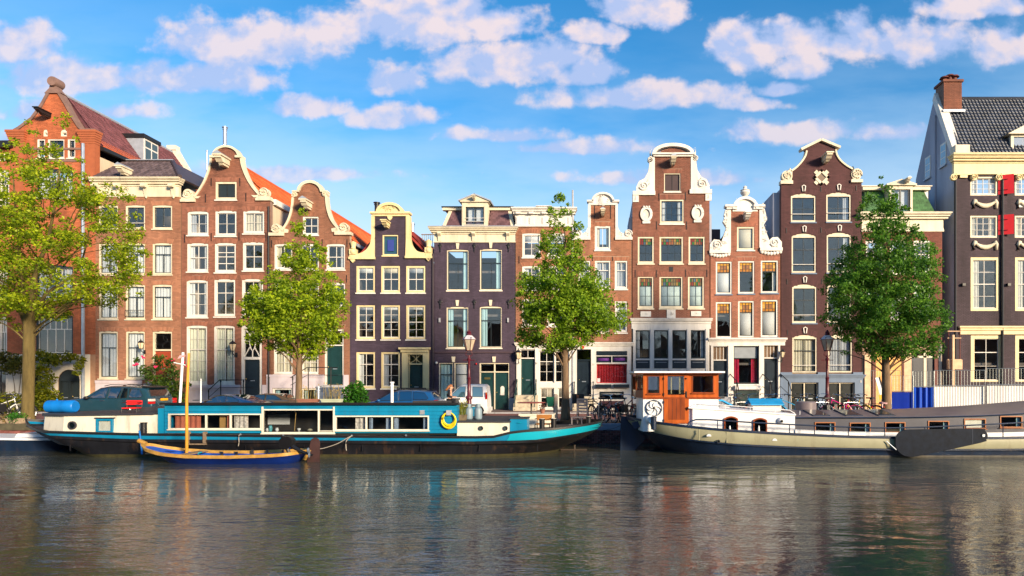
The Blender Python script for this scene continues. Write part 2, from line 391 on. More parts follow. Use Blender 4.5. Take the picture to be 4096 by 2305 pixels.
def pane(x0, x1, y, z0, z1):
    j = [y + rnd(-.006, .006) for _ in range(4)]; c = [(x0, j[0], z0), (x1, j[1], z0), (x1, j[2], z1), (x0, j[3], z1)]
    return MB().add(c + [(a, b+.006, d) for a, b, d in c], [(0, 1, 2, 3), (7, 6, 5, 4), (0, 4, 5, 1), (1, 5, 6, 2), (2, 6, 7, 3), (3, 7, 4, 0)])
class House:
    def __init__(s, name, label, x0, x1, brick, lab_y=FAC):
        s.o = thing(name, label, 'house', ((x0 + x1) / 2, FAC, 0)); s.holes = []; s.nob = []; s.todo = []; s.br = brick; s.x0, s.x1 = x0, x1
    def win(s, r, **k): s.todo.append(('w', r, k)); s.holes.append(archpoly(r, k.get('rise', 0)))
    def door(s, r, **k): s.todo.append(('d', r, k)); s.holes.append(archpoly(r, k.get('rise', 0)))
    def panel(s, r): s.nob.append([(r[0], r[2]), (r[1], r[2]), (r[1], r[3]), (r[0], r[3])])
    def wall(s, outline, depth=.3, bricks=True, wallmat=None, zmin=None):
        arches = MB()
        for kind, r, k in s.todo:
            if k.get('lintel'):
                h = k['lintel']; x0, x1, z0, z1 = r; rise = k.get('rise', 0); c = (x0+x1)/2; a0, a1 = x0-.02, x1+.02; sp = .11
                n = max(6, int((a1-a0)/.072)); base = z1 - rise; up = rise * .8
                lo = lambda t: (a0 + (a1-a0)*t, base + .004 + up*4*t*(1-t) + (rise*.2 if rise else 0))
                hi = lambda t: (a0 - sp + (a1-a0+2*sp)*t, base + h + up*4*t*(1-t)*.8 + (rise*.2 if rise else 0))
                poly = [lo(i/8) for i in range(9)] + [hi(1-i/8) for i in range(9)]
                s.nob.append([(p[0], p[1] + (.002 if i < 9 else 0)) for i, p in enumerate(poly)])
                for i in range(n):
                    t0, t1 = i/n + .012/(a1-a0), (i+1)/n
                    yb = FAC - .016 - random.random() * .006; cs = [lo(t0), lo(t1), hi(t1), hi(t0)]
                    o = len(arches.v); arches.v += [(p[0], yb, p[1]) for p in cs] + [(p[0], FAC+.002, p[1]) for p in cs]; arches.a += [random.random()] * 8
                    arches.f += [(o, o+1, o+2, o+3), (o, o+4, o+5, o+1), (o+1, o+5, o+6, o+2), (o+2, o+6, o+7, o+3), (o+3, o+7, o+4, o)]
        slab(outline, s.holes, FAC, FAC + depth).build('front_wall', wallmat or s.br[1], s.o)
        if bricks: brick_mesh([outline] + s.holes + s.nob, FAC).build('brick_courses', s.br[0], s.o, kind='stuff')
        if arches.v: arches.build('brick_arches', s.br[2], s.o, kind='stuff')
        for kind, r, k in s.todo: (window if kind == 'w' else door)(s.o, r, **k)
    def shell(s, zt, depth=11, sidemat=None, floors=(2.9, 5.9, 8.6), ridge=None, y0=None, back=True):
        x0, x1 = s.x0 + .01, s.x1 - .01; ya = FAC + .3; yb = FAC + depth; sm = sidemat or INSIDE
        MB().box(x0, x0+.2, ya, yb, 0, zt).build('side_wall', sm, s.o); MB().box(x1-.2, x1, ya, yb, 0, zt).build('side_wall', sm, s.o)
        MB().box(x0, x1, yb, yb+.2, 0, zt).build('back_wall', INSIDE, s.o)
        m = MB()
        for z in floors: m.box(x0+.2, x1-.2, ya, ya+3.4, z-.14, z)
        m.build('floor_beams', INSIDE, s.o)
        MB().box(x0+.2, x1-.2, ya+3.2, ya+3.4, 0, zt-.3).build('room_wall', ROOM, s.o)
    def flat_roof(s, z, depth=11, m=None): MB().box(s.x0+.01, s.x1-.01, FAC+.3, FAC+depth, z, z+.15).build('roof', m or BLACK, s.o)
    def band(s, name, v, x0, y0, x1, y1, m, prof=None, out=.12, back=.2):
        """moulded cornice: stacked fillets that step outwards towards the top"""
        r = rc(v, x0, y0, x1, y1); mb = MB(); h = r[3] - r[2]
        prof = prof or [(0, .35, .45), (.35, .6, .7), (.6, .78, .85), (.78, 1, 1)]
        for a, b, t in prof: mb.box(r[0] - out*t*.5, r[1] + out*t*.5, FAC - out*t, FAC + back, r[2] + h*a, r[2] + h*b)
        return mb.build(name, m, s.o)

def window(o, r, frame=WHITE, sash=None, bands=((.5, 2), (.5, 2)), fw=.075, sill=WHITE, rise=0, curtain=None, cm=None, lintel=0, bar=.045, mull=.03, glass=None, sl=.05, bot=None, back=None, depth=.07, thin=None, frac=.35, named='window'):
    x0, x1, z0, z1 = r; sash = sash or frame; y = FAC + .02; glass = glass or GLASS; bot = bot or fw * 1.3
    mb = MB(); mb.box(x0, x0+fw, y, y+.14, z0, z1-rise); mb.box(x1-fw, x1, y, y+.14, z0, z1-rise)
    mb.box(x0+fw, x1-fw, y+.002, y+.138, z0, z0+bot)
    top = archpoly((x0, x1, z1-rise-fw, z1), rise)
    if rise: mb.prism([(x0+fw, z1-rise-fw), (x1-fw, z1-rise-fw)] + [p for p in top[2:]], y+.003, y+.139)
    else: mb.box(x0+fw, x1-fw, y+.002, y+.138, z1-fw, z1)
    w = mb.build(named, frame, o)
    if sill:
        MB().box(x0-.04, x1+.04, FAC-sl-.03, FAC+.1, z0-.075, z0+.002).build('sill', sill, w)
    ax0, ax1, az0, az1 = x0+fw, x1-fw, z0+bot, z1-fw-rise
    ys = y + depth; sb = .032; ms = MB()
    ms.box(ax0, ax0+sb, ys, ys+.05, az0, az1); ms.box(ax1-sb, ax1, ys, ys+.05, az0, az1); ms.box(ax0+sb, ax1-sb, ys+.001, ys+.049, az0, az0+sb*1.4); ms.box(ax0+sb, ax1-sb, ys+.001, ys+.049, az1-sb, az1)
    tot = sum(b[0] for b in bands); zt = az1; i = 0
    for h, c in bands:
        zb = zt - (az1 - az0) * h / tot
        if i < len(bands) - 1:
            t = thin if (thin and i in thin) else None; bh = .02 if t is not None else bar
            ms.box(ax0+sb, ax1-sb, ys-.012 if t is None else ys+.01, ys+.048, zb-bh/2, zb+bh/2)
        xs = [ax0 + (ax1-ax0)*k/c for k in range(c+1)]
        for k in range(1, c): ms.box(xs[k]-mull/2, xs[k]+mull/2, ys+.002, ys+.047, zb+bar/2-.002, zt-bar/2+.002)
        for k in range(c):
            pane(xs[k]+.008, xs[k+1]-.008, ys+.022, zb+.008, zt-.008).build('pane', glass if not callable(glass) else glass(i, k), w)
        zt = zb; i += 1
    ms.build('sash', sash, w)
    cy = y + .165
    if curtain:
        m = cm or random.choice((CURT, CURT, CURTW, CURTG)); mc = MB(); W = ax1 - ax0; mc2 = MB()
        if curtain == 'full':
            curtain_sheet(mc, ax0-.02, ax0+W*.5+rnd(-.03, .03), az0-.02, az1+.02, cy); curtain_sheet(mc2, ax0+W*.5, ax1+.02, az0-.02, az1+.02, cy+.05)
        elif curtain == 'sides':
            curtain_sheet(mc, ax0-.02, ax0+W*rnd(.22, .3), az0-.02, az1+.02, cy); curtain_sheet(mc2, ax1-W*rnd(.18, .28), ax1+.02, az0-.02, az1+.02, cy)
        elif curtain == 'right': curtain_sheet(mc, ax1-W*.26, ax1+.02, az0-.02, az1+.02, cy)
        elif curtain == 'left': curtain_sheet(mc, ax0-.02, ax0+W*.3, az0-.02, az1+.02, cy)
        elif curtain == 'most': curtain_sheet(mc, ax0-.02, ax0+W*.64, az0-.02, az1+.02, cy)
        elif curtain == 'blind': mc.box(ax0-.01, ax1+.01, cy-.06, cy-.05, az1-(az1-az0)*frac, az1+.02)
        elif curtain == 'blindlow': mc.box(ax0-.01, ax1+.01, cy-.06, cy-.05, az0-.02, az0+(az1-az0)*frac)
        mc.build('curtain' if 'blind' not in curtain else 'blind', m, w, smooth=True)
        if mc2.v: mc2.build('curtain', m, w, smooth=True)
    return w
def door(o, r, frame=WHITE, leaf=DGREEN, transom=0, fw=.09, panels=((.15, .85, .08, .36), (.15, .85, .46, .93)), leaves=1, rise=0, lintel=0, fan=None, slot=True, step=True, tb=((1, 2),), knob=GOLD, tglass=None, named='door', bh=.07):
    x0, x1, z0, z1 = r; y = FAC + .03; mb = MB()
    mb.box(x0, x0+fw, y, y+.16, z0, z1-rise); mb.box(x1-fw, x1, y, y+.16, z0, z1-rise)
    top = archpoly((x0, x1, z1-rise-fw, z1), rise)
    if rise: mb.prism([(x0+fw, z1-rise-fw), (x1-fw, z1-rise-fw)] + top[2:], y+.003, y+.159)
    else: mb.box(x0+fw, x1-fw, y+.002, y+.158, z1-fw, z1)
    zt = z1 - rise - fw - transom
    if transom: mb.box(x0+fw, x1-fw, y-.02, y+.157, zt-bh, zt)
    if leaves == 2: mb.box((x0+x1)/2-fw/2, (x0+x1)/2+fw/2, y+.004, y+.156, z0, z1-fw)
    d = mb.build(named, frame, o); tz = zt - (bh if transom else 0)
    spans = [(x0+fw, x1-fw)] if leaves == 1 else [(x0+fw, (x0+x1)/2-fw/2), ((x0+x1)/2+fw/2, x1-fw)]
    for a, b in spans:
        ml = MB(); ml.box(a+.006, b-.006, y+.10, y+.15, z0+.01, tz-.006)
        lf = ml.build('leaf', leaf, d)
        mp = MB()
        for (u0, u1, v0, v1) in panels:
            pa, pb = a+(b-a)*u0, a+(b-a)*u1; pz0, pz1 = z0+(tz-z0)*v0, z0+(tz-z0)*v1; t = .022
            mp.box(pa, pb, y+.082, y+.10, pz0, pz0+t); mp.box(pa, pb, y+.082, y+.10, pz1-t, pz1); mp.box(pa, pa+t, y+.083, y+.10, pz0+t, pz1-t); mp.box(pb-t, pb, y+.083, y+.10, pz0+t, pz1-t)
            mp.box(pa+.06, pb-.06, y+.088, y+.10, pz0+.06, pz1-.06)
        mp.build('moulding', leaf, d)
        MB().ball((a+.09, y+.06, z0+(tz-z0)*.46), .032).build('handle', knob, d)
        if slot: MB().box((a+b)/2-.13, (a+b)/2+.13, y+.076, y+.099, z0+(tz-z0)*.40, z0+(tz-z0)*.40+.055).build('letter_slot', ZINC, d)
        if transom:
            ti = zt; tp = z1-rise-fw
            MB().box(a, b, y+.11, y+.116, ti, tp).build('pane', tglass or GLASS, d)
            mf = MB(); c = ((a+b)/2, (ti+tp)/2); w, h = (b-a)/2, (tp-ti)/2
            if fan == 'x':
                for sx in (-1, 1): mf.ribbon([(c[0]+sx*w*(1-.9*math.sin(R(t*18))), c[1]-h+2*h*t/10) for t in range(11)], .03, y+.08, y+.10)
                mf.box(c[0]-.012, c[0]+.012, y+.085, y+.1, ti, tp)
            elif fan == 'oval':
                mf.ribbon([(c[0]+w*.42*math.sin(R(i*18)), c[1]+h*.12-h*.68*math.cos(R(i*18))) for i in range(21)], .045, y+.06, y+.10)
                for sx in (-1, 1): mf.ribbon([(c[0]+sx*w*.95, ti+.03), (c[0]+sx*w*.33, c[1]-h*.32)], .045, y+.062, y+.1); mf.ribbon([(c[0]+sx*w*.95, tp-.05), (c[0]+sx*w*.3, c[1]+h*.5)], .045, y+.062, y+.1)
                mf.box(c[0]-.025, c[0]+.025, y+.064, y+.1, ti, c[1]-h*.5)
                for sx in (-1, 1): mf.box(c[0]+sx*w*.7-w*.28, c[0]+sx*w*.7+w*.28, y+.066, y+.1, c[1]+h*.1, c[1]+h*.1+.035)
            elif fan == 'diag':
                mf.ribbon([(a, ti), (b, tp)], .035, y+.08, y+.1); mf.ribbon([(a, tp), (b, ti)], .035, y+.082, y+.1)
            elif fan == 'rings':
                for u, v, rr in ((-.3, .15, .62), (.45, .5, .5), (.4, -.5, .5), (-.6, -.6, .4)):
                    mf.ribbon([(max(a, min(b, c[0]+u*w+rr*h*1.2*math.cos(R(t*15)))), max(ti, min(tp, c[1]+v*h+rr*h*math.sin(R(t*15))))) for t in range(25)], .015, y+.10, y+.112)
            elif fan:
                for k in range(1, fan): x = a+(b-a)*k/fan; mf.box(x-.014, x+.014, y+.085, y+.105, ti, tp)
            if mf.v: mf.build('fanlight_bars', frame if fan != 'rings' else BLACK, d)
    if step: MB().box(x0-.08, x1+.08, FAC-.35, FAC+.12, z0-.14, z0).build('doorstep', GRAN, d)
    return d
def scroll(mb, c, r, sgn, y0, y1, turns=1.6):
    """carved volute: a round boss with a raised spiral"""
    mb.disc(c, r, y0+.05, y1, 20)
    n = int(turns * 16); path = []
    for i in range(n+1):
        t = i / n; a = R(200) + sgn * t * turns * 2 * math.pi; rr = r * (1 - .86 * t); path.append((c[0] + sgn*rr*math.cos(a), y0+.035 - .03*t, c[1] + rr*math.sin(a)))
    mb.tube(path, [.10 * r + .08 * r * (1 - i / n) for i in range(n+1)], 6)
    mb.ball((c[0], y0+.02, c[1]), (.15*r, .06, .15*r), 8, 5)
def acanthus(mb, c, w, h, y, n=7, seed=0):
    """carved leafwork: overlapping curled lobes"""
    rg = random.Random(seed)
    for i in range(n):
        a = rg.uniform(0, 6.28); t = rg.uniform(.2, .85)
        p = (c[0] + w*t*math.cos(a), y, c[1] + h*t*math.sin(a)); rr = rg.uniform(.16, .30) * min(w, h) * 1.4
        k = rg.choice((-1, 1)); a0 = rg.uniform(0, 6.28)
        path = [(p[0] + rr*(1-j/12)*math.cos(a0 + k*j*.42), y - .02*j/12, p[2] + rr*(1-j/12)*math.sin(a0 + k*j*.42)) for j in range(11)]
        mb.tube(path, [rr*.30*(1 - j/16) for j in range(11)], 5)
        mb.ball(path[-1], rr*.26, 6, 4)
def hoist(o, c, m=CREAM, s=1., lead=True, out=.75):
    """hoisting beam under its little hood"""
    x, z = c; mb = MB()
    mb.prism([(FAC+.05, z-.10*s), (FAC-out*.75, z-.10*s), (FAC-out*.9, z+.02*s), (FAC-out, z+.05*s), (FAC-out, z+.14*s), (FAC+.05, z+.14*s)], x-.15*s, x+.15*s, 'x')
    mb.prism([(FAC+.05, z-.20*s), (FAC-out*.55, z-.20*s), (FAC-out*.7, z-.10*s), (FAC+.05, z-.10*s)], x-.10*s, x+.10*s, 'x')
    mb.box(x-.21*s, x+.21*s, FAC-out-.06, FAC+.05, z+.14*s, z+.21*s)
    h = mb.build('hoist_beam', m, o)
    if lead: MB().prism([(x-.22*s, z+.212*s), (x+.22*s, z+.212*s), (x, z+.36*s)], FAC-out-.07, FAC+.05).build('hood', LEAD, h)
    MB().tube([(x, FAC-out*.8, z-.12*s), (x, FAC-out*.8, z-.30*s), (x+.04, FAC-out*.8, z-.36*s), (x+.06, FAC-out*.8, z-.31*s)], .014, 5).build('hook', BLACK, h)
def anchor(o, x, z, h=.5):
    MB().box(x-.018, x+.018, FAC-.05, FAC-.012, z-h/2, z+h/2).build('wall_anchor', BLACK, o)
def anchors(o, v, l, h=.45):
    for a, b in l: p = pt(v, a, b); anchor(o, p[0], p[1], h)
def coping(o, path, w, m, name='gable_coping', y0=None, y1=None):
    return MB().ribbon(path, w, y0 or FAC-.09, y1 or FAC+.34).build(name, m, o)
def smooth_path(p, n=4):
    """Catmull-Rom through the points"""
    out = []; q = [p[0]] + list(p) + [p[-1]]
    for i in range(1, len(q)-2):
        for k in range(n):
            t = k / n; a, b, c, d = [Vector(z) for z in q[i-1:i+3]]
            out.append(tuple(.5 * ((2*b) + (c-a)*t + (2*a-5*b+4*c-d)*t*t + (3*b-a-3*c+d)*t**3)))
    return out + [tuple(p[-1])]
TILE = {}
def tile_mesh(key, w, l, m):
    """one curved pantile, w across the slope, l along it, nose at -l/2"""
    if key in TILE: return TILE[key]
    mb = MB(); n = 5; P = []
    for j in (0, 1):
        for i in range(n+1):
            t = i / n; P.append((-w/2 + w*1.06*t, (-l/2-.02) if j == 0 else l/2, .032*math.sin(t*math.pi*2*.95+.5) + (.034 if j == 0 else .004)))
    for i in range(n+1): x, y, z = P[i]; P.append((x, y+.004, z-.03))
    mb.add(P, [(i, i+1, n+2+i, n+1+i) for i in range(n)] + [(2*(n+1)+i, 2*(n+1)+i+1, i+1, i) for i in range(n)])
    TILE[key] = mb; return mb
def flat_mesh(key, w, l, t=.018):
    if key not in TILE: TILE[key] = MB().box(-w/2+.004, w/2-.004, -l/2-.01, l/2, 0, t)
    return TILE[key]
def tiles(o, origin, across, down, nx, ny, w, l, m, key, kind='pantile', limit=300, flat=False, shift=0., clip=None, name='roof_tile'):
    """courses of tiles on a roof slope; those that show largest are objects of their own, the rest one piece"""
    across = Vector(across).normalized(); down = Vector(down).normalized(); nor = down.cross(across).normalized()
    if nor.z < 0: nor = -nor
    base = (flat_mesh if flat else tile_mesh)(key, w, l) if flat else tile_mesh(key, w, l, m)
    rot = Matrix((across, -down, nor)).transposed().to_4x4(); items = []
    for r in range(ny):
        for c in range(nx):
            sh = (w/2 if (shift and r % 2) else 0); u, v = (c + .5)*w + sh, (r + .5)*l
            if clip and not clip(u, v): continue
            p = Vector(origin) + across*u + down*v + nor*.02
            items.append((p, Matrix.Rotation(rnd(-.012, .012), 4, 'Z')))
    items.sort(key=lambda q: q[0].y)
    me = [None] * 4
    for i in range(4):
        b = MB(); b.v = base.v; b.f = base.f; b.a = [i / 3] * len(base.v); me[i] = b.mesh(name, m); me[i].shade_smooth() if not flat else None
    rest = MB(); bv = [Vector(q) for q in base.v]
    for i, (p, jit) in enumerate(items):
        M = Matrix.Translation(p) @ rot @ jit
        if i < limit:
            t = bpy.data.objects.new(name, random.choice(me)); COL.objects.link(t); t.parent = o
            t.matrix_local = (Matrix.Translation(-Vector(o.location)) if o.parent is None else Matrix()) @ M
        else:
            rest.add([tuple(M @ q) for q in bv], base.f); rest.a += [random.random()] * len(bv)
    if rest.v: rest.build(name + '_field', m, o, smooth=not flat, kind='stuff')
def roof_slope(o, a, b, c, d, m, name='roof_slope', t=.12):
    """slab through four corners"""
    q = [Vector(p) for p in (a, b, c, d)]; n = (q[1]-q[0]).cross(q[3]-q[0]).normalized()
    if n.z < 0: n = -n
    mb = MB(); mb.add([tuple(p) for p in q] + [tuple(p - n*t) for p in q], [(0, 1, 2, 3), (7, 6, 5, 4), (0, 4, 5, 1), (1, 5, 6, 2), (2, 6, 7, 3), (3, 7, 4, 0)])
    return mb.build(name, m, o)
def flue(o, x, y, z0, z1, r=.09, m=ZINC, name='flue_pipe'):
    MB().lathe([(r, z0), (r, z1-.18), (r*1.25, z1-.17), (r*1.25, z1-.13), (r, z1-.12), (r, z1-.06), (r*1.5, z1-.05), (r*1.5, z1)], (x, y, 0), 12).build(name, m, o, smooth=35)
def wall_lantern(o, x, z, s=1., m=BLACK):
    mb = MB(); y = FAC - .35*s
    mb.tube([(x, FAC, z-.35*s), (x, FAC-.16*s, z-.42*s), (x, y, z-.30*s), (x, y, z-.2*s)], .022*s, 6); mb.box(x-.06*s, x+.06*s, FAC-.03, FAC, z-.5*s, z-.25*s)
    mb.lathe([(.09*s, -.2*s), (.10*s, -.17*s)], (x, y, z), 6); mb.lathe([(.20*s, .17*s), (.17*s, .21*s), (.08*s, .30*s), (.03*s, .33*s), (.02*s, .42*s)], (x, y, z), 6)
    for k in range(6):
        a = k*math.pi/3; mb.tube([(x+.095*s*math.cos(a), y+.095*s*math.sin(a), z-.17*s), (x+.18*s*math.cos(a), y+.18*s*math.sin(a), z+.17*s)], .009*s, 4)
    l = mb.build('wall_lantern', m, o)
    MB().lathe([(.085*s, -.168*s), (.17*s, .168*s)], (x, y, z), 6).build('lantern_glass', mat('lantern_glass', (.75, .6, .4), .2, var=.1), l)
def stone_steps(o, x0, x1, n, h, d=.28, m=GRAN):
    for i in range(n): MB().box(x0, x1, FAC-.3-d*(n-i), FAC+.0-.002, h*i/n+.002, h*(i+1)/n).build('stone_step', m, o)
def railing(o, path, posts, m=BLACK, r=.022, low=.45, knob=True):
    mb = MB(); mb.tube(path, r*1.3, 6); mb.tube([(p[0], p[1], p[2]-low) for p in path], r*.8, 6); mb.build('stair_railing', m, o)
    for (x, y, z0, z1) in posts:
        mp = MB(); mp.lathe([(.035, z0), (.05, z0+.1), (.035, z0+.15), (.03, z1-.1), (.045, z1-.06), (.045, z1)], (x, y, 0), 8)
        if knob: mp.ball((x, y, z1+.04), .045, 8, 5)
        mp.build('railing_post', m, o)
def downpipe(o, x, z0, z1, m=BLACK, r=.055, y=FAC-.07):
    MB().tube([(x, y, z0), (x, y, z1)], r, 8).build('downpipe', m, o)
# ---------------------------------------------------------------- the row of canal houses
def xz(px, py): return (X(px), Z(py))
def S(a, b, c, d): return rc('S0', a, b, c, d)
def front_panel(h, r, holes, m, name='timber_front', y0=FAC-.06, y1=FAC+.016):
    rects = [[(a, c), (b, c), (b, d), (a, d)] for a, b, c, d in holes]
    return slab([(r[0], r[2]), (r[1], r[2]), (r[1], r[3]), (r[0], r[3])], rects, y0, y1).build(name, m, h.o)

# --- red brick corner building with stepped-in gable and violet tiled roof
h = House('brick_gable_house', 'orange-red brick house with tall ball-topped gable, violet tiled roof and white plaster basement', X(-160), X(382), BR_RED)
gab = pts('A', [(125, 500), (165, 478), (270, 400), (350, 290), (405, 190), (470, 190), (525, 280), (585, 390), (632, 465), (665, 495), (775, 500)])
zp = Z(1418)
out = [(X(-160), .0), (X(382), .0), gab[-1]] + gab[::-1][1:] + [(X(62), Z(575)), (X(-160), Z(575))]
for r in (rc('A', -8, 810, 75, 1090), rc('B', -10, 640, 58, 960), rc('B', -10, 250, 60, 500)):
    h.win(r, frame=WHITE, sash=WHITE, bands=((.35, 3), (.65, 2)), sill=STONE, lintel=.28, rise=.10, curtain='right')
h.win(rc('B', 290, 620, 590, 948), frame=DARKF, sash=WHITE, bands=((.32, 6), (.68, 4)), rise=.12, lintel=.34, sill=STONE, fw=.1)
h.win(rc('B', 300, 225, 590, 500), frame=DARKF, sash=WHITE, bands=((.32, 6), (.68, 4)), rise=.12, lintel=.34, sill=STONE, curtain='sides')
h.win(rc('A', 300, 800, 590, 1030), frame=DARKF, sash=WHITE, bands=((.32, 6), (.68, 4)), rise=.12, lintel=.34, sill=STONE, curtain='sides')
for a, b in ((300, 365), (385, 520), (545, 608)): h.win(rc('A', a, 558, b, 712), frame=WHITE, sash=DARKF, bands=((.3, 2), (.7, 2)), sill=STONE)
h.win(rc('A', 350, 480, 385, 535), frame=STONE, bands=((1, 1),), rise=.14, sill=None, fw=.05); h.win(rc('A', 490, 480, 540, 535), frame=STONE, bands=((1, 1),), rise=.14, sill=None, fw=.05)
rd = rc('B', 470, 1065, 648, 1305); rd = (rd[0], rd[1], .02, rd[3]); h.door(rd, frame=DARKF, leaf=DARKF, rise=.62, leaves=2, fw=.09, panels=((.12, .88, .40, .97), (.12, .88, .06, .34)), step=False)
h.win((X(-30), X(26), .35, Z(1480)), frame=DARKF, bands=((1, 2),), sill=None); h.win((X(136), X(170), .4, Z(1480)), frame=DARKF, bands=((1, 2),), sill=None)
h.panel((X(-160), X(361), 0, zp)); h.nob[-1] = [(X(-161), -.1), (X(383), -.1), (X(383), zp), (X(-161), zp)]
# plaster hides the lower courses, so bricks start above it
lower_holes = [hp for hp in h.holes if max(q[1] for q in hp) < zp]
slab([(X(-160), 0), (X(361), 0), (X(361), zp), (X(-160), zp)], lower_holes, FAC-.05, FAC-.002).build('plaster_basement', mat('warm_white_plaster', (.74, .66, .53), .85, var=.18, scale=1.5, bump=.25, bscale=30, streak=1), h.o)
save = h.nob; h.nob = []
o2 = [(X(-160), zp), (X(382), zp)] + out[2:]
up_holes = [hp for hp in h.holes if max(q[1] for q in hp) >= zp]
arch0 = h.holes; h.wall(out, bricks=False)
brick_mesh([o2] + up_holes + h.nob, FAC).build('brick_courses', BR_RED[0], h.o, kind='stuff')
h.shell(Z(620), 10.5, PLASTER)
mb = MB(); mb.ribbon(gab[:5], .16, FAC-.10, FAC+.35); mb.ribbon(gab[5:][::1], .16, FAC-.10, FAC+.35); mb.build('gable_coping', mat('brown_stone', (.20, .12, .10), .8, var=.2, bump=.2), h.o)
ax, az = pt('A', 437, 190); br = pt('A', 443, 103)
mb = MB(); mb.prism([(ax-.52, az-.02), (ax+.52, az-.02), (ax+.22, az+.28), (ax+.17, az+.5), (ax-.17, az+.5), (ax-.22, az+.28)], FAC-.12, FAC+.36); mb.lathe([(.28, -.28), (.30, -.2), (.30, .36), (.28, .42)], (br[0], FAC+.02, br[1]), 16, 'y'); mb.build('gable_finial', MATS['brown_stone'], h.o, smooth=40)
for a in (0, 1):     # the corner pier with its corbelled cap
    x = pt('A', (150, 720)[a], 0)[0]; z0 = Z(820 if a else 900); z1 = pt('A', 0, 500)[1]
    mb = MB(); mb.box(x-.42, x+.42, FAC-.12, FAC+.3, z0, z1-.75)
    for k in range(5): mb.box(x-.44-.03*k, x+.44+.03*k, FAC-.14-.03*k, FAC+.3, z1-.75+.13*k, z1-.75+.13*(k+1)-.002)
    mb.box(x-.60, x+.60, FAC-.30, FAC+.32, z1-.1, z1+.04); mb.build('corner_pier', BR_RED[2], h.o)
for r in ((62, 592, 382, 600), (62, 640, 382, 648)): mb = MB(); q = S(*r); MB().box(q[0], q[1], FAC-.05, FAC+.01, q[2], q[3]).build('stone_band', MATS['brown_stone'], h.o)
q = S(-160, 570, 60, 596); MB().box(q[0], q[1], FAC-.35, FAC+.2, q[2], q[3]).build('gutter', BLACK, h.o)
m = MB()
for i in range(12):
    x = X(-140) + i*.3
    if x < X(55): m.prism([(x, Z(645)), (x+.16, Z(645)), (x+.16, Z(625)), (x+.08, Z(615)), (x, Z(625))], FAC-.05, FAC-.0)
m.build('corbel_frieze', STONE, h.o)
zr, xr, ze = 19.45, -33.2, 16.35
roof_slope(h.o, (xr, FAC+.3, zr), (xr, FAC+10.5, zr), (-30.95, FAC+10.5, ze), (-30.95, FAC+.3, ze), PURPLE)
roof_slope(h.o, (xr, FAC+.3, zr), (xr, FAC+10.5, zr), (-35.6, FAC+10.5, ze), (-35.6, FAC+.3, ze), PURPLE)
roof_slope(h.o, (-38, FAC+3, 17.4), (-36, FAC+3, 17.4), (-36, FAC+.2, 16.2), (X(-160), FAC+.2, 16.2), PURPLE, 'wing_roof')
tiles(h.o, (xr, FAC+.4, zr+.01), (0, 1, 0), (2.25, 0, -3.1), 44, 14, .235, .27, PURPLE, 'smallA', limit=0)
mb = MB(); mb.tube([(xr, FAC+.3, zr+.05), (xr, FAC+10.5, zr+.05)], .11, 8); mb.build('ridge_cap', LEAD, h.o)
roof_slope(h.o, (-31.28, FAC+.5, ze+.52), (-31.28, FAC+10, ze+.52), (-30.85, FAC+10, ze-.02), (-30.85, FAC+.5, ze-.02), ORANGE, 'eave_tiles', .05)
MB().box(-31.0, -30.75, FAC+.3, FAC+10.5, ze-.28, ze-.06).build('gutter', BLACK, h.o)
# dormer on the right slope
dx0, dy0 = -31.75, FAC+4.3
mb = MB(); mb.box(dx0-.9, dx0+.62, dy0, dy0+1.5, ze+.4, ze+2.0); d = mb.build('dormer', LEAD, h.o)
MB().box(dx0-.95, dx0+.75, dy0-.12, dy0+1.62, ze+2.0, ze+2.25).build('dormer_roof', BLACK, d)
mb = MB(); mb.box(dx0+.60, dx0+.66, dy0+.05, dy0+1.45, ze+.45, ze+1.98); mb.build('dormer_frame', WHITE, d)
for k in range(2): MB().box(dx0+.655, dx0+.67, dy0+.15+.66*k, dy0+.70+.66*k, ze+.6, ze+1.35).build('pane', GLASSD, d); MB().box(dx0+.655, dx0+.67, dy0+.15+.66*k, dy0+.70+.66*k, ze+1.45, ze+1.88).build('pane', GLASSD, d)
mb = MB(); mb.prism([(xr-.35, zr+.25), (xr+.4, zr+.25), (xr+2.4, ze-.1), (xr-2.4, ze-.1)], FAC+10.4, FAC+10.75); mb.box(xr-.35, xr+.35, FAC+10.3, FAC+10.85, zr+.2, zr+.55); mb.build('rear_gable', STONE, h.o)
downpipe(h.o, X(345), .3, Z(580), ZINC, .09, FAC-.24)
hoist(h.o, pt('A', 400, 372), BLACK, .8, False, 1.0)
MB().box(*[pt('B', 530, 0)[0], pt('B', 565, 0)[0]], FAC-.09, FAC-.05, pt('B', 0, 1018)[1], pt('B', 0, 1005)[1]).build('name_plate', WHITE, h.o)

# --- tan brick house with cream cornice
h = House('cornice_house', 'tan brown brick house with cream bracketed cornice, grey-brown tiled hip roof and curtained dark sashes', X(383), X(724), BR_H1); h.x0 = X(384)
tr = dict(frame=CREAM, sash=DARKF, bands=((.33, 1), (.67, 2)), fw=.085, sill=CREAM, lintel=.26, rise=.05, curtain='full')
for a, b in ((797, 952), (1013, 1170), (1230, 1388)):
    k = dict(tr); k.update(bands=((1, 2),), curtain=None)
    h.win(rc('A', a, 1090, b, 1282), **k); h.win(rc('B', a, 45, b, 300), **tr); h.win(rc('B', a, 380, b, 660), **tr)
for a, b in ((797, 950), (1015, 1168)): h.win(rc('B', a, 755, b, 1138), **tr)
h.door(rc('B', 1230, 755, 1388, 1160), frame=CREAM, leaf=mat('red_brown_door', (.30, .05, .02), .4, var=.15), transom=.98, fan='rings', lintel=.26, rise=.05, bh=.1)
zc = pt('A', 0, 1025)[1]
h.wall([(X(383), 0), (X(724), 0), (X(724), zc), (X(383), zc)])
h.shell(zc, 10, INSIDE)
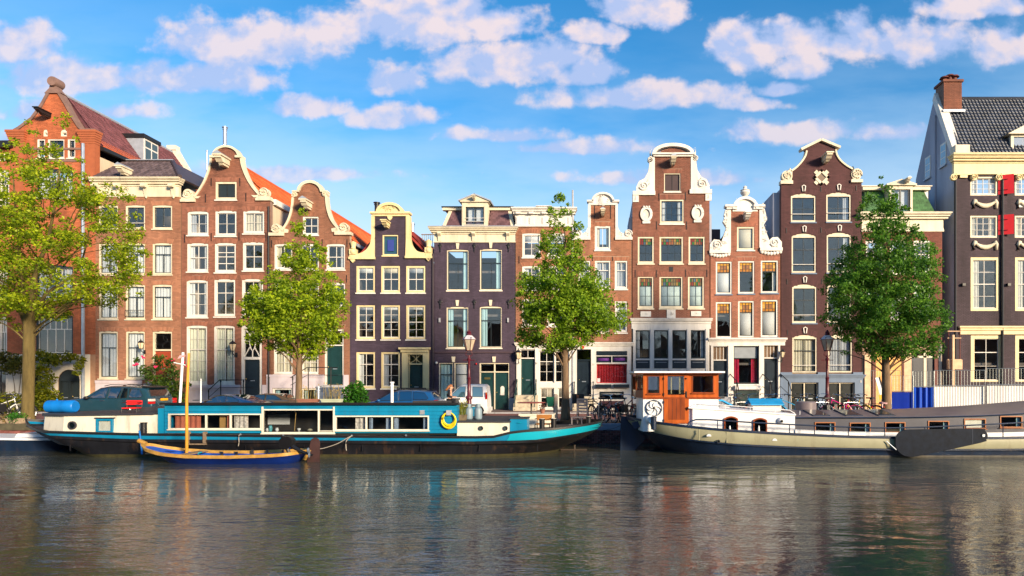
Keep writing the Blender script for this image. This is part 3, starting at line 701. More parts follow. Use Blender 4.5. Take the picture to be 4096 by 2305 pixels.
MB().box(X(384), X(570), FAC-.06, FAC-.003, 0, Z(1523)).build('stone_plinth', LILAC, h.o); MB().box(X(384), X(572), FAC-.1, FAC-.06, Z(1533), Z(1522)).build('plinth_moulding', LILAC, h.o)
h.band('frieze', 'A', 775, 925, 1440, 1025, CREAM, [(0, .18, .5), (.18, .85, .25), (.85, 1, .6)], .14)
h.band('cornice', 'A', 770, 878, 1445, 925, CREAM, None, .45)
for bx in (790, 968, 1185, 1405):
    x = pt('A', bx, 0)[0]; z1 = pt('A', 0, 925)[1]; z0 = pt('A', 0, 1035)[1]; mb = MB()
    mb.prism([(FAC-.02, z0+.1), (FAC-.1, z0+.12), (FAC-.14, z0+.4), (FAC-.22, z0+.7), (FAC-.40, z1-.12), (FAC-.40, z1), (FAC-.02, z1)], x-.13, x+.13, 'x'); mb.lathe([(.12, -.14), (.12, .14)], (x, FAC-.32, z1-.14), 10, 'x'); mb.ball((x, FAC-.08, z0+.08), (.07, .06, .12), 8, 5); mb.build('bracket', CREAM, h.o)
ze = pt('A', 0, 878)[1]; xl, xr_ = X(384), X(724)+.12; rx = -27.8; ry, rz = FAC+2.3, ze+1.8
roof_slope(h.o, (xl, FAC-.3, ze), (xr_, FAC-.3, ze), (rx, ry, rz), (xl, ry, rz), BROWNT)
roof_slope(h.o, (rx, ry, rz), (xr_, FAC-.3, ze), (xr_, FAC+8, ze), (rx, FAC+8, rz), BROWNT, 'hip_slope')
roof_slope(h.o, (xl, ry, rz-.02), (rx, ry, rz-.02), (rx, FAC+8, rz-.02), (xl, FAC+8, rz-.02), BLACK, 'roof_deck')
sl = math.hypot(2.6, 1.8)
tiles(h.o, (xl, ry, rz), (1, 0, 0), (0, -2.6, -1.8), 21, 8, .27, .385, BROWNT, 'med', clip=lambda u, v: xl+u < rx + (xr_-rx)*v/sl - .05)
mb = MB(); mb.tube([(rx, ry, rz+.05), (xr_, FAC-.3, ze+.05)], .13, 8); mb.tube([(xl, ry, rz+.04), (rx, ry, rz+.04)], .10, 8); mb.build('ridge_tiles', BROWNT, h.o)
MB().box(xl, rx+.1, ry-.16, ry+.05, rz+.08, rz+.13).build('ridge_flashing', LEAD, h.o)
hoist(h.o, pt('A', 1040, 835), CREAM, 1.1, True, .9)
wall_lantern(h.o, pt('B', 1168, 0)[0], pt('B', 0, 875)[1], 1.0)
MB().box(*S(690, 545, 780, 600)[:2], FAC+7.5, FAC+9.5, ze-.5, ze+2.4).build('rear_stair_tower', STONE, h.o)
for k in range(3): flue(h.o, -27.2 + k*.62, FAC+5, ze+1, ze+3.2+(.3 if k == 0 else 0), .05)
mb = MB()
q = rc('B', 1018, 588, 1170, 638)
for k in range(11): x = q[0] + (q[1]-q[0])*k/10; mb.tube([(x, FAC-.1, q[2]), (x+.03*math.sin(k), FAC-.1, (q[2]+q[3])/2), (x, FAC-.1, q[3])], .012, 4)
mb.tube([(q[0], FAC-.1, q[2]), (q[1], FAC-.1, q[2])], .018, 5); mb.tube([(q[0], FAC-.1, q[3]), (q[1], FAC-.1, q[3])], .018, 5); mb.build('balcony_grille', BLACK, h.o)
q = rc('A', 1030, 1235, 1170, 1285); mb = MB(); mb.tube([(q[0], FAC-.03, q[2]), (q[1], FAC-.03, q[2])], .02, 5); mb.tube([(q[0], FAC-.03, q[3]), (q[1], FAC-.03, q[3])], .02, 5); mb.build('window_rail', WHITE, h.o)
stone_steps(h.o, X(600), X(700), 4, rc('B', 1230, 755, 1388, 1160)[2]-.14)

# --- tall red-brown bell gable
h = House('bell_gable_house', 'red-brown brick house with broad cream-edged bell gable, big scrolls and orange pantile roof', X(727), X(1081), BR_H2)
L_ = smooth_path(pts('C', [(200, 705), (245, 640), (292, 560), (330, 470), (352, 390), (362, 318)]), 3)
T_ = pts('C', [(372, 318)]) + arc(*pt('C', 498, 312), (pt('C', 612, 0)[0]-pt('C', 384, 0)[0])/2, (pt('C', 0, 222)[1]-pt('C', 0, 312)[1]), 180, 0, 14) + pts('C', [(632, 318)])
R_ = smooth_path(pts('C', [(634, 318), (642, 380), (664, 450), (702, 535), (752, 612), (800, 668), (822, 690)]), 3)
zs = pt('C', 0, 725)[1]
out = [(X(727), 0), (X(1081), 0), (X(1081), zs), (R_[-1][0]+.02, zs)] + R_[::-1] + T_[::-1] + L_[::-1] + [(L_[0][0]-.02, zs), (X(727), zs)]
w4 = dict(frame=WHITE, bands=((.5, 2), (.5, 2)), lintel=.27, rise=.06, fw=.10, bot=.14, curtain='sides', thin=(0,))
w6 = dict(frame=WHITE, bands=((.5, 2), (.5, 2)), lintel=.27, rise=.06, fw=.10, bot=.14, curtain='sides')
r = rc('C', 392, 550, 598, 725); h.win(r, frame=CREAM, sash=BLACK, bands=((1, 2),), lintel=.25, glass=lambda i, k: MATS['dark_green_sash'], fw=.12)
h.win(rc('C', 122, 835, 325, 1068), **w4); h.win(rc('C', 390, 828, 595, 1075), **{**w4, 'curtain': None}); h.win(rc('C', 660, 828, 862, 1052), **{**w4, 'curtain': 'full'})
h.win(rc('C', 118, 1142, 322, 1420), **w6); h.win(rc('C', 386, 1140, 590, 1428), **{**w6, 'bands': ((.28, 2), (.17, 2), (.27, 2), (.28, 2)), 'curtain': None}); h.win(rc('C', 656, 1133, 858, 1410), **{**w6, 'curtain': None})
b3 = ((.34, 2), (.33, 2), (.33, 2))
h.win(rc('D', 112, 170, 318, 532), **{**w6, 'bands': b3, 'thin': (1,)}); h.win(rc('D', 380, 162, 583, 525), **{**w6, 'bands': b3, 'curtain': None, 'thin': (1,)}); h.win(rc('D', 648, 160, 852, 522), **{**w6, 'bands': b3, 'curtain': 'right', 'thin': (1,)})
for a, b in ((112, 312), (378, 578)):
    h.win(rc('D', a, 610, b, 1178), **{**w6, 'bands': ((.2, 2), (.2, 2), (.2, 2), (.2, 2), (.2, 2)), 'thin': (0, 2, 3), 'curtain': 'full', 'cm': mat('cream_shutter', (.84, .80, .62), .7, var=.05)})
h.door(rc('D', 640, 605, 842, 1285), frame=WHITE, leaf=NAVY, transom=1.75, fan='oval', lintel=.27, rise=.06, fw=.16, bh=.16, panels=((.14, .86, .30, .95), (.14, .86, .05, .22)))
h.wall(out); h.shell(12.9, 12, PLASTER)
mb = MB(); mb.ribbon(L_, .11, FAC-.10, FAC+.34); mb.ribbon(R_, .11, FAC-.10, FAC+.34); mb.ribbon(T_[1:-1], .13, FAC-.13, FAC+.34)
for a in (345, 590): q = rc('C', a, 300, a+62, 322); mb.box(q[0], q[1], FAC-.16, FAC+.36, q[2], q[3])
mb.build('gable_coping', CREAM, h.o)
for c, s_, r_ in (((130, 668), 1, rc('C', 60, 712, 203, 748)), ((862, 655), -1, rc('C', 787, 702, 930, 735))):
    mb = MB(); scroll(mb, pt('C', *c), .29, s_, FAC-.14, FAC+.28); mb.box(r_[0], r_[1], FAC-.14, FAC+.3, r_[2], r_[3]-.06); mb.box(r_[0]+.05, r_[1]-.05, FAC-.11, FAC+.3, r_[3]-.06, r_[3]+.05)
    p = pt('C', *c); mb.prism([(p[0]+s_*.1, r_[3]), (p[0]+s_*.62, r_[3]), (p[0]+s_*.78, r_[3]+.14), (p[0]+s_*.45, r_[3]+.02+.10), (p[0]+s_*.22, p[1]+.1)], FAC-.06, FAC+.2)
    mb.build('gable_scroll', CREAM, h.o, smooth=40)
hoist(h.o, pt('C', 500, 375), CREAM, 1.35, True, 1.0)
anchors(h.o, 'C', [(297, 710), (688, 700), (353, 555), (630, 555), (95, 1100), (353, 1085), (622, 1080), (882, 1080)], .5)
roof_slope(h.o, (-23, FAC+.3, 15.45), (-23, FAC+12, 15.45), (-20.2, FAC+12, 12.8), (-20.2, FAC+.3, 12.8), ORANGE); roof_slope(h.o, (-23, FAC+.3, 15.45), (-23, FAC+12, 15.45), (-25.8, FAC+12, 12.8), (-25.8, FAC+.3, 12.8), ORANGE)
tiles(h.o, (-23, FAC+.45, 15.46), (0, 1, 0), (2.8, 0, -2.65), 38, 11, .30, .35, ORANGE, 'big')
MB().tube([(-23, FAC+.4, 15.52), (-23, FAC+12, 15.52)], .13, 8).build('ridge_tiles', ORANGE, h.o)
MB().box(-20.45, -20.1, FAC+.3, FAC+2.2, 12.7, 13.05).build('parapet_coping', WHITE, h.o)
x = X(866); flue(h.o, x, FAC+.9, 15.0, 17.75, .115)
wall_lantern(h.o, pt('D', 595, 0)[0], pt('D', 0, 825)[1], 1.2)
MB().box(X(757), X(960), FAC-.06, FAC-.004, 0, Z(1540)).build('plinth', LILAC, h.o); mb = MB(); mb.box(X(757), X(965), FAC-.18, FAC-.06, Z(1552), Z(1541)); mb.box(X(757), X(965), FAC-.12, FAC-.06, Z(1560), Z(1552.2)); mb.build('plinth_moulding', LILAC, h.o)
MB().box(X(1050), X(1066), FAC-.06, FAC-.004, 0, Z(1540)).build('plinth', LILAC, h.o)
dz = rc('D', 640, 605, 842, 1285)[2]; stone_steps(h.o, X(958), X(1062), 4, dz-.14)
railing(h.o, [(X(893), FAC-1.5, dz+.35), (X(928), FAC-1.3, dz+.95), (X(1060), FAC-1.3, dz+.95)], [(X(893), FAC-1.5, 0, dz+.32), (X(932), FAC-1.3, 0, dz+.9), (X(1020), FAC-1.3, 0, dz+.9)])
downpipe(h.o, X(1077), .2, 12.5)

# --- second bell gable with crest
h = House('crested_bell_gable_house', 'russet brick house with cream crested bell gable, lilac plinth and dark green door', X(1083), X(1399), BR_H3)
L_ = smooth_path(pts('C', [(1042, 1028), (1085, 970), (1118, 900), (1142, 810), (1152, 715), (1158, 690)]), 3)
T_ = pts('C', [(1158, 680), (1160, 655), (1205, 645)]) + smooth_path(pts('C', [(1212, 640), (1222, 612), (1255, 580), (1310, 566), (1365, 580), (1398, 612), (1408, 640)]), 3) + pts('C', [(1415, 645), (1455, 655), (1458, 680)])
R_ = smooth_path(pts('C', [(1456, 690), (1458, 740), (1470, 820), (1498, 905), (1535, 965), (1575, 1010)]), 3)
zs = pt('C', 0, 1050)[1]
out = [(X(1083), 0), (X(1399), 0), (X(1399), zs), (R_[-1][0]+.02, zs)] + R_[::-1] + T_[::-1] + L_[::-1] + [(L_[0][0]-.02, zs), (X(1083), zs)]
k3 = dict(frame=WHITE, bands=((.5, 2), (.5, 2)), lintel=.26, rise=.05, fw=.085, bot=.12)
h.win(rc('C', 1237, 887, 1388, 1065), frame=WHITE, bands=((.5, 2), (.5, 2)), lintel=.24)
for i, (a, b) in enumerate(((962, 1135), (1212, 1392), (1465, 1645))):
    h.win(rc('C', a, 1150, b, 1400), **k3, curtain=('left', None, 'right')[i]); h.win(rc('D', a, 195, b, 430), **k3, curtain=(None, 'sides', None)[i])
for a, b in ((957, 1138), (1215, 1388)): h.win(rc('D', a, 655, b, 1082), frame=WHITE, bands=((.25, 2), (.25, 2), (.25, 2), (.25, 2)), lintel=.26, rise=.05, fw=.085, curtain='full', thin=(0, 2))
h.door(rc('D', 1448, 640, 1632, 1185), frame=WHITE, leaf=DGREEN, transom=.85, fan='diag', lintel=.26, rise=.05, panels=((.18, .82, .28, .92), (.18, .82, .06, .2)))
for a, b in ((945, 1135), (1225, 1380)): h.win(rc('D', a, 1215, b, 1400), frame=WHITE, sash=BLACK, bands=((1, 2),), sill=None, fw=.1, curtain='sides', cm=CURTB)
h.wall(out); h.shell(10.5, 11, INSIDE)
mb = MB(); mb.ribbon(L_, .12, FAC-.10, FAC+.34); mb.ribbon(R_, .12, FAC-.10, FAC+.34); mb.ribbon(T_[3:-3], .17, FAC-.14, FAC+.34)
for c in ((1160, 675), (1452, 668)): scroll(mb, pt('C', *c), .17, 1 if c[0] < 1300 else -1, FAC-.16, FAC+.3)
for a in (1140, 1412): q = rc('C', a, 638, a+65, 652); mb.box(q[0], q[1], FAC-.15, FAC+.34, q[2], q[3])
mb.build('gable_coping', CREAM, h.o, smooth=40)
for c, s_, r_ in (((982, 1000), 1, rc('C', 913, 1045, 1058, 1075)), ((1632, 992), -1, rc('C', 1548, 1036, 1705, 1066))):
    mb = MB(); scroll(mb, pt('C', *c), .28, s_, FAC-.14, FAC+.28); mb.box(r_[0], r_[1], FAC-.14, FAC+.3, r_[2], r_[3]); p = pt('C', *c)
    mb.prism([(p[0]+s_*.1, r_[3]), (p[0]+s_*.72, r_[3]), (p[0]+s_*.75, r_[3]+.2), (p[0]+s_*.35, r_[3]+.3)], FAC-.07, FAC+.2); acanthus(mb, (p[0]+s_*.42, r_[3]+.14), .26, .14, FAC-.09, 5, 3); mb.build('gable_scroll', CREAM, h.o, smooth=40)
hoist(h.o, pt('C', 1300, 790), CREAM, 1.15, True, .9)
anchors(h.o, 'C', [(935, 1150), (1425, 1140), (1665, 1145)]); anchors(h.o, 'D', [(1660, 160), (935, 165)])
roof_slope(h.o, (-17.8, FAC+.3, 12.9), (-17.8, FAC+11, 12.9), (-15.3, FAC+11, 10.4), (-15.3, FAC+.3, 10.4), ORANGE); roof_slope(h.o, (-17.8, FAC+.3, 12.9), (-17.8, FAC+11, 12.9), (-20.2, FAC+11, 10.4), (-20.2, FAC+.3, 10.4), ORANGE)
tiles(h.o, (-17.8, FAC+.45, 12.91), (0, 1, 0), (2.5, 0, -2.5), 35, 10, .30, .35, ORANGE, 'big', limit=150)
MB().tube([(-17.8, FAC+.4, 12.97), (-17.8, FAC+11, 12.97)], .13, 8).build('ridge_tiles', ORANGE, h.o)
mb = MB(); mb.add([(-16.55, FAC+2.6, 11.72), (-16.55, FAC+3.4, 11.72), (-15.95, FAC+3.4, 11.14), (-15.95, FAC+2.6, 11.14)], [(0, 1, 2, 3)]); s = mb.build('skylight', GLASSD, h.o)
MB().box(-15.4, -15.2, FAC+.3, FAC+8, 10.2, 10.4).build('gutter', LEAD, h.o)
slab([(X(1068), 0), (X(1396), 0), (X(1396), Z(1500)), (X(1068), Z(1500))], [archpoly((r[0], r[1], max(r[2], .04), r[3]), 0) for r in (rc('D', 945, 1215, 1135, 1400), rc('D', 1225, 1215, 1380, 1400))] + [archpoly(tuple(a+b for a, b in zip(rc('D', 1448, 1100, 1632, 1600), (0, 0, 0, 0)))[:2] + (.02, Z(1500)-.001), 0)], FAC-.07, FAC-.004).build('plinth', LILAC, h.o)
MB().box(X(1068), X(1299), FAC-.10, FAC-.072, Z(1508), Z(1499)).build('plinth_moulding', LILAC, h.o)
dz = rc('D', 1448, 640, 1632, 1185)[2]; stone_steps(h.o, X(1298), X(1376), 5, dz-.14, m=mat('blue_stone', (.075, .10, .15), .6, var=.2))
railing(h.o, [(X(1212), FAC-1.6, dz+.45), (X(1272), FAC-1.5, dz+1.05), (X(1390), FAC-1.5, dz+1.05)], [(X(1220), FAC-1.6, 0, dz+.4), (X(1277), FAC-1.5, 0, dz+1.0), (X(1364), FAC-1.5, 0, dz+1.0)])

# --- violet house with neck gable
h = House('violet_neck_gable_house', 'dark violet house with yellow-cream neck gable, urns, blue loft hatch and number 24', X(1401), X(1729), BR_VIO)
zn = pt('E', 0, 810)[1]; zt = pt('E', 0, 400)[1]; a, b = pt('E', 275, 0)[0], pt('E', 608, 0)[0]
out = [(X(1401), 0), (X(1729), 0), (X(1729), zn), (b, zn), (b, zt), (a, zt), (a, zn), (X(1401), zn)]
hatch = rc('E', 363, 580, 515, 780); h.win(hatch, frame=YELLOW, sash=mat('teal_blue_hatch', (.018, .07, .12), .4, var=.1), bands=((1, 1),), glass=lambda i, k: MATS['teal_blue_hatch'], sill=YELLOW, fw=.07)
k4 = dict(frame=YELLOW, sash=WHITE, fw=.11, bot=.13, sill=WHITE)
for i, (a_, b_) in enumerate(((110, 291), (350, 533), (592, 778))):
    h.win(rc('E', a_, 880, b_, 1140), **k4, bands=((.5, 2), (.5, 2)), curtain='blind', frac=.22)
    h.win(rc('G', a_, -72, b_, 262), **k4, bands=((.26, 2), (.24, 2), (.24, 2), (.26, 2)), thin=(0, 2), curtain='blind', frac=.10)
for a_, b_ in ((110, 292), (350, 533)): h.win(rc('G', a_, 382, b_, 735), **k4, bands=((.33, 2), (.34, 2), (.33, 2)), thin=(1,), curtain='left')
dr = rc('G', 613, 395, 757, 752); h.door((dr[0], dr[1], .45, dr[3]), frame=YELLOW, leaf=DGREEN, transom=.58, fan='x', fw=.05, step=False)
h.wall(out); h.shell(zn-.2, 11)
cq = hatch; MB().box((cq[0]+cq[1])/2-.2, (cq[0]+cq[1])/2+.2, FAC+.05, FAC+.075, (cq[2]+cq[3])/2-.35, (cq[2]+cq[3])/2+.35).build('hatch_panel', mat('royal_blue_panel', (.03, .05, .25), .5), h.o)
mb = MB()
for x0, x1 in ((258, 290), (592, 628)): q = rc('E', x0, 400, x1, 620); mb.box(q[0], q[1], FAC-.10, FAC+.34, q[2], q[3]); mb.box(q[0]+.06, q[1]-.06, FAC-.115, FAC-.1, q[2]+.08, q[3]-.08)
mb.build('gable_pilasters', YELLOW, h.o)
Lc = pts('E', [(290, 812), (46, 812), (46, 772), (105, 768)]) + smooth_path(pts('E', [(105, 768), (160, 755), (210, 722), (245, 670), (256, 612)]), 3) + pts('E', [(290, 612)])
Rc_ = pts('E', [(592, 612), (632, 612)]) + smooth_path(pts('E', [(632, 620), (645, 672), (680, 722), (728, 748), (780, 752)]), 3) + pts('E', [(842, 755), (842, 804), (586, 808)])
for poly, e in ((Lc, (42, 295, 795, 818)), (Rc_, (584, 848, 786, 808))):
    mb = MB(); mb.prism(poly, FAC-.09, FAC+.3); q = rc('E', e[0], e[2], e[1], e[3]); mb.box(q[0], q[1], FAC-.16, FAC+.31, q[2], q[3])
    mb.build('gable_claw', YELLOW, h.o)
for ux, uy0, uy1 in ((80, 770, 640), (808, 755, 625)):
    x, z0 = pt('E', ux, uy0); z1 = pt('E', ux, uy1)[1]; H_ = z1-z0; mb = MB()
    mb.box(x-.2, x+.2, FAC-.16, FAC+.2, z0, z0+H_*.38); mb.ball((x, FAC-.17, z0+H_*.2), (.14, .05, .14), 8, 5); mb.lathe([(.10, z0+H_*.38), (.16, z0+H_*.45), (.13, z0+H_*.55), (.19, z0+H_*.8), (.21, z0+H_*.88), (.12, z0+H_*.92), (.05, z1)], (x, FAC, 0), 10)
    mb.prism([(x-.16, z0-.06), (x+.16, z0-.06), (x+.13, z0-.38), (x, z0-.52), (x-.13, z0-.38)], FAC-.13, FAC); mb.build('gable_urn', YELLOW, h.o, smooth=40)
mb = MB(); q = rc('E', 250, 362, 634, 402); hh = q[3]-q[2]
mb.box(q[0]+.08, q[1]-.08, FAC-.12, FAC+.34, q[2], q[2]+hh*.5); mb.box(q[0], q[1], FAC-.22, FAC+.36, q[2]+hh*.5, q[3])
ctr = pt('E', 437, 366); rx_, rz_ = (pt('E', 562, 0)[0]-pt('E', 312, 0)[0])/2, pt('E', 0, 276)[1]-ctr[1]
mb.prism(arc(ctr[0], ctr[1], rx_, rz_, 0, 180, 16), FAC-.06, FAC+.3); mb.ribbon(arc(ctr[0], ctr[1], rx_-.13, rz_-.13, 180, 0, 16), .16, FAC-.20, FAC+.33)
acanthus(mb, (ctr[0], ctr[1]+.12), .62, .34, FAC-.08, 12, 5); scroll(mb, (ctr[0]-.3, ctr[1]+.35), .13, 1, FAC-.12, FAC); scroll(mb, (ctr[0]+.3, ctr[1]+.35), .13, -1, FAC-.12, FAC); mb.prism([(ctr[0]-.17, zt), (ctr[0]+.17, zt), (ctr[0]+.12, zt-.15), (ctr[0], zt-.28), (ctr[0]-.12, zt-.15)], FAC-.1, FAC)
mb.build('gable_pediment', YELLOW, h.o, smooth=40)
hoist(h.o, pt('E', 415, 492), YELLOW, .9, False, .85)
roof_slope(h.o, (-12.9, FAC+.4, 12.0), (-12.9, FAC+11, 12.0), (-10.3, FAC+11, 9.3), (-10.3, FAC+.4, 9.3), mat('dark_red_tile', (.26, .03, .025), .6)); roof_slope(h.o, (-12.9, FAC+.4, 12.0), (-12.9, FAC+11, 12.0), (-15.3, FAC+11, 9.3), (-15.3, FAC+.4, 9.3), MATS['dark_red_tile'])
REDT = mat('dark_red_pantile', (.33, .045, .03), .6, var=.15, attr=.2); tiles(h.o, (-12.9, FAC+.5, 12.01), (0, 1, 0), (2.6, 0, -2.7), 30, 10, .30, .37, REDT, 'big', limit=150)
flue(h.o, X(1492), FAC+.7, 11.6, 12.95, .14, BLACK); flue(h.o, X(1650, 46), 46, 11, 12.9, .12)
q = rc('G', 530, 340, 830, 395); mb = MB(); mb.box(q[0], q[1], FAC-.3, FAC, q[3]-.12, q[3]); mb.box(q[0]+.1, q[1]-.1, FAC-.2, FAC, q[2]+.05, q[3]-.12); mb.box(q[0]+.16, q[1]-.16, FAC-.1, FAC, q[2]-.08, q[2]+.05)
for x0, x1 in ((555, 612), (758, 815)): p = rc('G', x0, 395, x1, 752); mb.box(p[0], p[1], FAC-.12, FAC+.05, .45, p[3]+.05); mb.box(p[0]+.08, p[1]-.08, FAC-.135, FAC-.12, .6, p[3]-.15)
mb.build('door_surround', YELLOW, h.o)
stone_steps(h.o, dr[0]-.3, dr[1]+.3, 3, .45)
railing(h.o, [(pt('G', 515, 0)[0], FAC-1.2, .75), (pt('G', 567, 0)[0], FAC-1.2, 1.35), (pt('G', 835, 0)[0], FAC-1.2, 1.35)], [(pt('G', 567, 0)[0], FAC-1.2, 0, 1.35), (pt('G', 780, 0)[0], FAC-1.2, 0, 1.35)])
def text(o, s, x, z, size, m, y=FAC-.14, name='house_number', rot=(90, 0, 0), ext=.006):
    c = bpy.data.curves.new(name, 'FONT'); c.body = s; c.size = size; c.extrude = ext; c.align_x = 'CENTER'; c.align_y = 'CENTER'
    t = bpy.data.objects.new(name + '_c', c); COL.objects.link(t); dg = bpy.context.evaluated_depsgraph_get(); me = bpy.data.meshes.new_from_object(t.evaluated_get(dg)); bpy.data.objects.remove(t)
    me.materials.clear(); me.materials.append(m); me.name = name
    ob = bpy.data.objects.new(name, me); COL.objects.link(ob); ob.parent = o; ob.rotation_euler = [R(a) for a in rot]
    ob.location = Vector((x, y, z)) - (Vector(o.location) if o.parent is None else Vector()); return ob
text(h.o, '24', *pt('E', 806, 818), .21, BLACK, FAC-.14)
MB().box(X(1401), X(1729), FAC-.05, FAC-.02, 0, .35).build('plinth', BR_VIO[1], h.o)
downpipe(h.o, X(1733), .2, 9.6, mat('violet_pipe', (.03, .02, .03), .6))

# --- violet house with mansard
h = House('mansard_house', 'dark violet house with cream cornice, violet slate mansard, pedimented dormer and double doors', X(1737), X(2061), BR_VIO)
zc = pt('E', 0, 655)[1]
k5 = dict(frame=CREAM, sash=DARKF, bands=((.32, 1), (.68, 2)), fw=.055, sill=STONE, rise=.05, lintel=.28, cm=CURTB)
h.win(rc('E', 985, 722, 1195, 1118), **k5, curtain='right'); h.win(rc('E', 1305, 716, 1517, 1116), **k5, curtain='right')
h.win(rc('G', 982, -54, 1193, 345), **k5, curtain='sides'); h.win(rc('G', 1303, -58, 1516, 343), **k5, curtain='left')
gw = rc('G', 908, 487, 1195, 825); h.win((gw[0], (gw[0]+gw[1])/2-.03, .55, gw[3]), frame=CREAM, sash=DARKF, bands=((.3, 1), (.7, 1)), fw=.06, sill=GRAN, curtain='full', cm=CURTB); h.win(((gw[0]+gw[1])/2+.03, gw[1], .55, gw[3]), frame=CREAM, sash=DARKF, bands=((.3, 1), (.7, 1)), fw=.06, sill=GRAN, curtain='blindlow', frac=1.)
gd = rc('G', 1300, 487, 1590, 940); h.door((gd[0], gd[1], .03, gd[3]), frame=CREAM, leaf=DGREEN, transom=.46, leaves=2, fw=.07, panels=((.14, .86, .05, .28), (.14, .86, .34, .44), (.14, .86, .82, .94)), step=False, tglass=GLASS)
h.wall([(X(1737), 0), (X(2061), 0), (X(2061), zc), (X(1737), zc)]); h.shell(zc, 10)
for a_, b_ in spans if False else ((1313, 1430), (1458, 1580)):
    q = rc('G', a_+42, 712, a_+80, 800); MB().prism(archpoly(q, .12), FAC+.09, FAC+.118).build('door_grille', WHITE, h.o)
q = rc('G', 1345, 627, 1402, 648); MB().box(q[0], q[1], FAC+.10, FAC+.126, q[2], q[3]).build('name_plate', GOLD, h.o)
h.band('frieze', 'E', 862, 560, 1643, 655, CREAM, [(0, .14, .6), (.14, .85, .25), (.85, 1, .7)], .13); h.band('cornice', 'E', 850, 515, 1643, 560, CREAM, None, .42)
q = rc('E', 848, 512, 1645, 516); MB().box(q[0]-.2, q[1]+.2, FAC-.46, FAC+.3, q[3]-.01, q[3]+.03).build('cornice_flashing', LEAD, h.o)
for bx in (918, 1247, 1578):
    x = pt('E', bx, 0)[0]; z1 = pt('E', 0, 560)[1]; z0 = pt('E', 0, 645)[1]; mb = MB(); mb.prism([(FAC-.02, z0), (FAC-.10, z0), (FAC-.14, z0+.3), (FAC-.32, z1-.1), (FAC-.32, z1), (FAC-.02, z1)], x-.10, x+.10, 'x'); mb.build('bracket', CREAM, h.o)
    for yy in (700, 1245): p = pt('E', bx+3, yy); mb = MB(); mb.box(p[0]-.025, p[0]+.025, FAC-.06, FAC-.01, p[1]-.3, p[1]+.26); mb.ball((p[0], FAC-.05, p[1]+.12), (.14, .04, .07), 8, 5); mb.ball((p[0], FAC-.05, p[1]+.02), (.07, .04, .12), 8, 5); mb.build('wall_anchor', BLACK, h.o)
for kx, ky in ((1090, 690), (1410, 683), (1087, 1240), (1408, 1238)): q = rc('E', kx-16, ky-28, kx+16, ky+28); MB().prism([(q[0]+.04, q[2]), (q[1]-.04, q[2]), (q[1], q[3]), (q[0], q[3])], FAC-.09, FAC+.01).build('keystone', CREAM, h.o)
for kx in (1050, 1442): q = rc('G', kx-18, 428, kx+18, 482); MB().prism([(q[0]+.04, q[2]), (q[1]-.04, q[2]), (q[1], q[3]), (q[0], q[3])], FAC-.09, FAC+.01).build('keystone', CREAM, h.o)
q = rc('G', 858, 380, 1640, 392); MB().box(q[0], q[1], FAC-.09, FAC-.015, q[2], q[3]).build('string_course', mat('violet_stone', (.06, .035, .045), .7), h.o)
for x0 in (918, 1578): q = rc('G', x0-7, 55, x0+7, 97); MB().box(q[0], q[1], FAC-.14, FAC-.015, q[2], q[3]).build('wall_lamp', GRAN, h.o)
for r_ in ((858, 800, 908, 870), (1588, 828, 1645, 945)): q = rc('G', *r_); MB().box(q[0], q[1], FAC-.05, FAC-.015, 0.0, q[3]).build('stone_base', GRAN, h.o)
p = pt('G', 1271, 497); MB().ball((p[0], FAC-.08, p[1]), .055).build('alarm_bell', REDS, h.o); p = pt('G', 888, 488); MB().ball((p[0], FAC-.12, p[1]), .08).build('camera_dome', WHITE, h.o)
zb, zt = pt('E', 0, 512)[1], pt('E', 0, 300)[1]; xl, xr_ = pt('E', 930, 0)[0], pt('E', 1640, 0)[0]; ins = .32
yb, yt = FAC+.1, FAC+.85
roof_slope(h.o, (xl, yb, zb), (xr_, yb, zb), (xr_-ins, yt, zt), (xl+ins, yt, zt), SLATE, 'mansard_slope'); roof_slope(h.o, (xr_, yb, zb), (xr_, yb+7, zb), (xr_-ins, yt+6, zt), (xr_-ins, yt, zt), SLATE, 'mansard_side'); roof_slope(h.o, (xl, yb, zb), (xl, yb+7, zb), (xl+ins, yt+6, zt), (xl+ins, yt, zt), SLATE, 'mansard_side')
dq = rc('E', 1130, 190, 1378, 505)
tiles(h.o, (xl, yt, zt), (1, 0, 0), (0, yb-yt, zb-zt), 18, 10, .235, .165, SLATE, 'sl', flat=True, shift=1, name='slate', clip=lambda u, v: .36 - .3*v/1.6 < u < (xr_-xl) - .36 + .3*v/1.6 and not (dq[0]-xl-.05 < u < dq[1]-xl+.05))
tiles(h.o, (xr_-ins, yt, zt), (0, 1, 0), (ins, 0, zb-zt), 16, 9, .235, .165, SLATE, 'sl', flat=True, shift=1, name='slate')
mb = MB()
for x, sg in ((xl, 1), (xr_, -1)): mb.add([(x, yb-.06, zb), (x+sg*.22, yb-.06, zb), (x+sg*(.22+ins), yt-.06, zt), (x+sg*ins, yt-.06, zt), (x, yb+.1, zb), (x+sg*.22, yb+.1, zb), (x+sg*(.22+ins), yt+.1, zt), (x+sg*ins, yt+.1, zt)], [(0, 1, 2, 3), (0, 4, 5, 1), (1, 5, 6, 2), (2, 6, 7, 3), (3, 7, 4, 0)])
q = rc('E', 910, 290, 1600, 322); mb.box(q[0]+.05, q[1], yt-.25, yt+.1, q[2]+.04, q[3]); mb.box(q[1]-.1, q[1], yt-.25, yt+5, q[2]+.04, q[3]); mb.build('mansard_trim', CREAM, h.o)
MB().box(q[0], q[1]+.1, yt-.3, yt+6, q[3], q[3]+.07).build('roof_edge', BLACK, h.o)
d = MB(); d.box(dq[0], dq[1], FAC, FAC+2, dq[2], dq[2]+.12); pz = pt('E', 0, 265)[1]
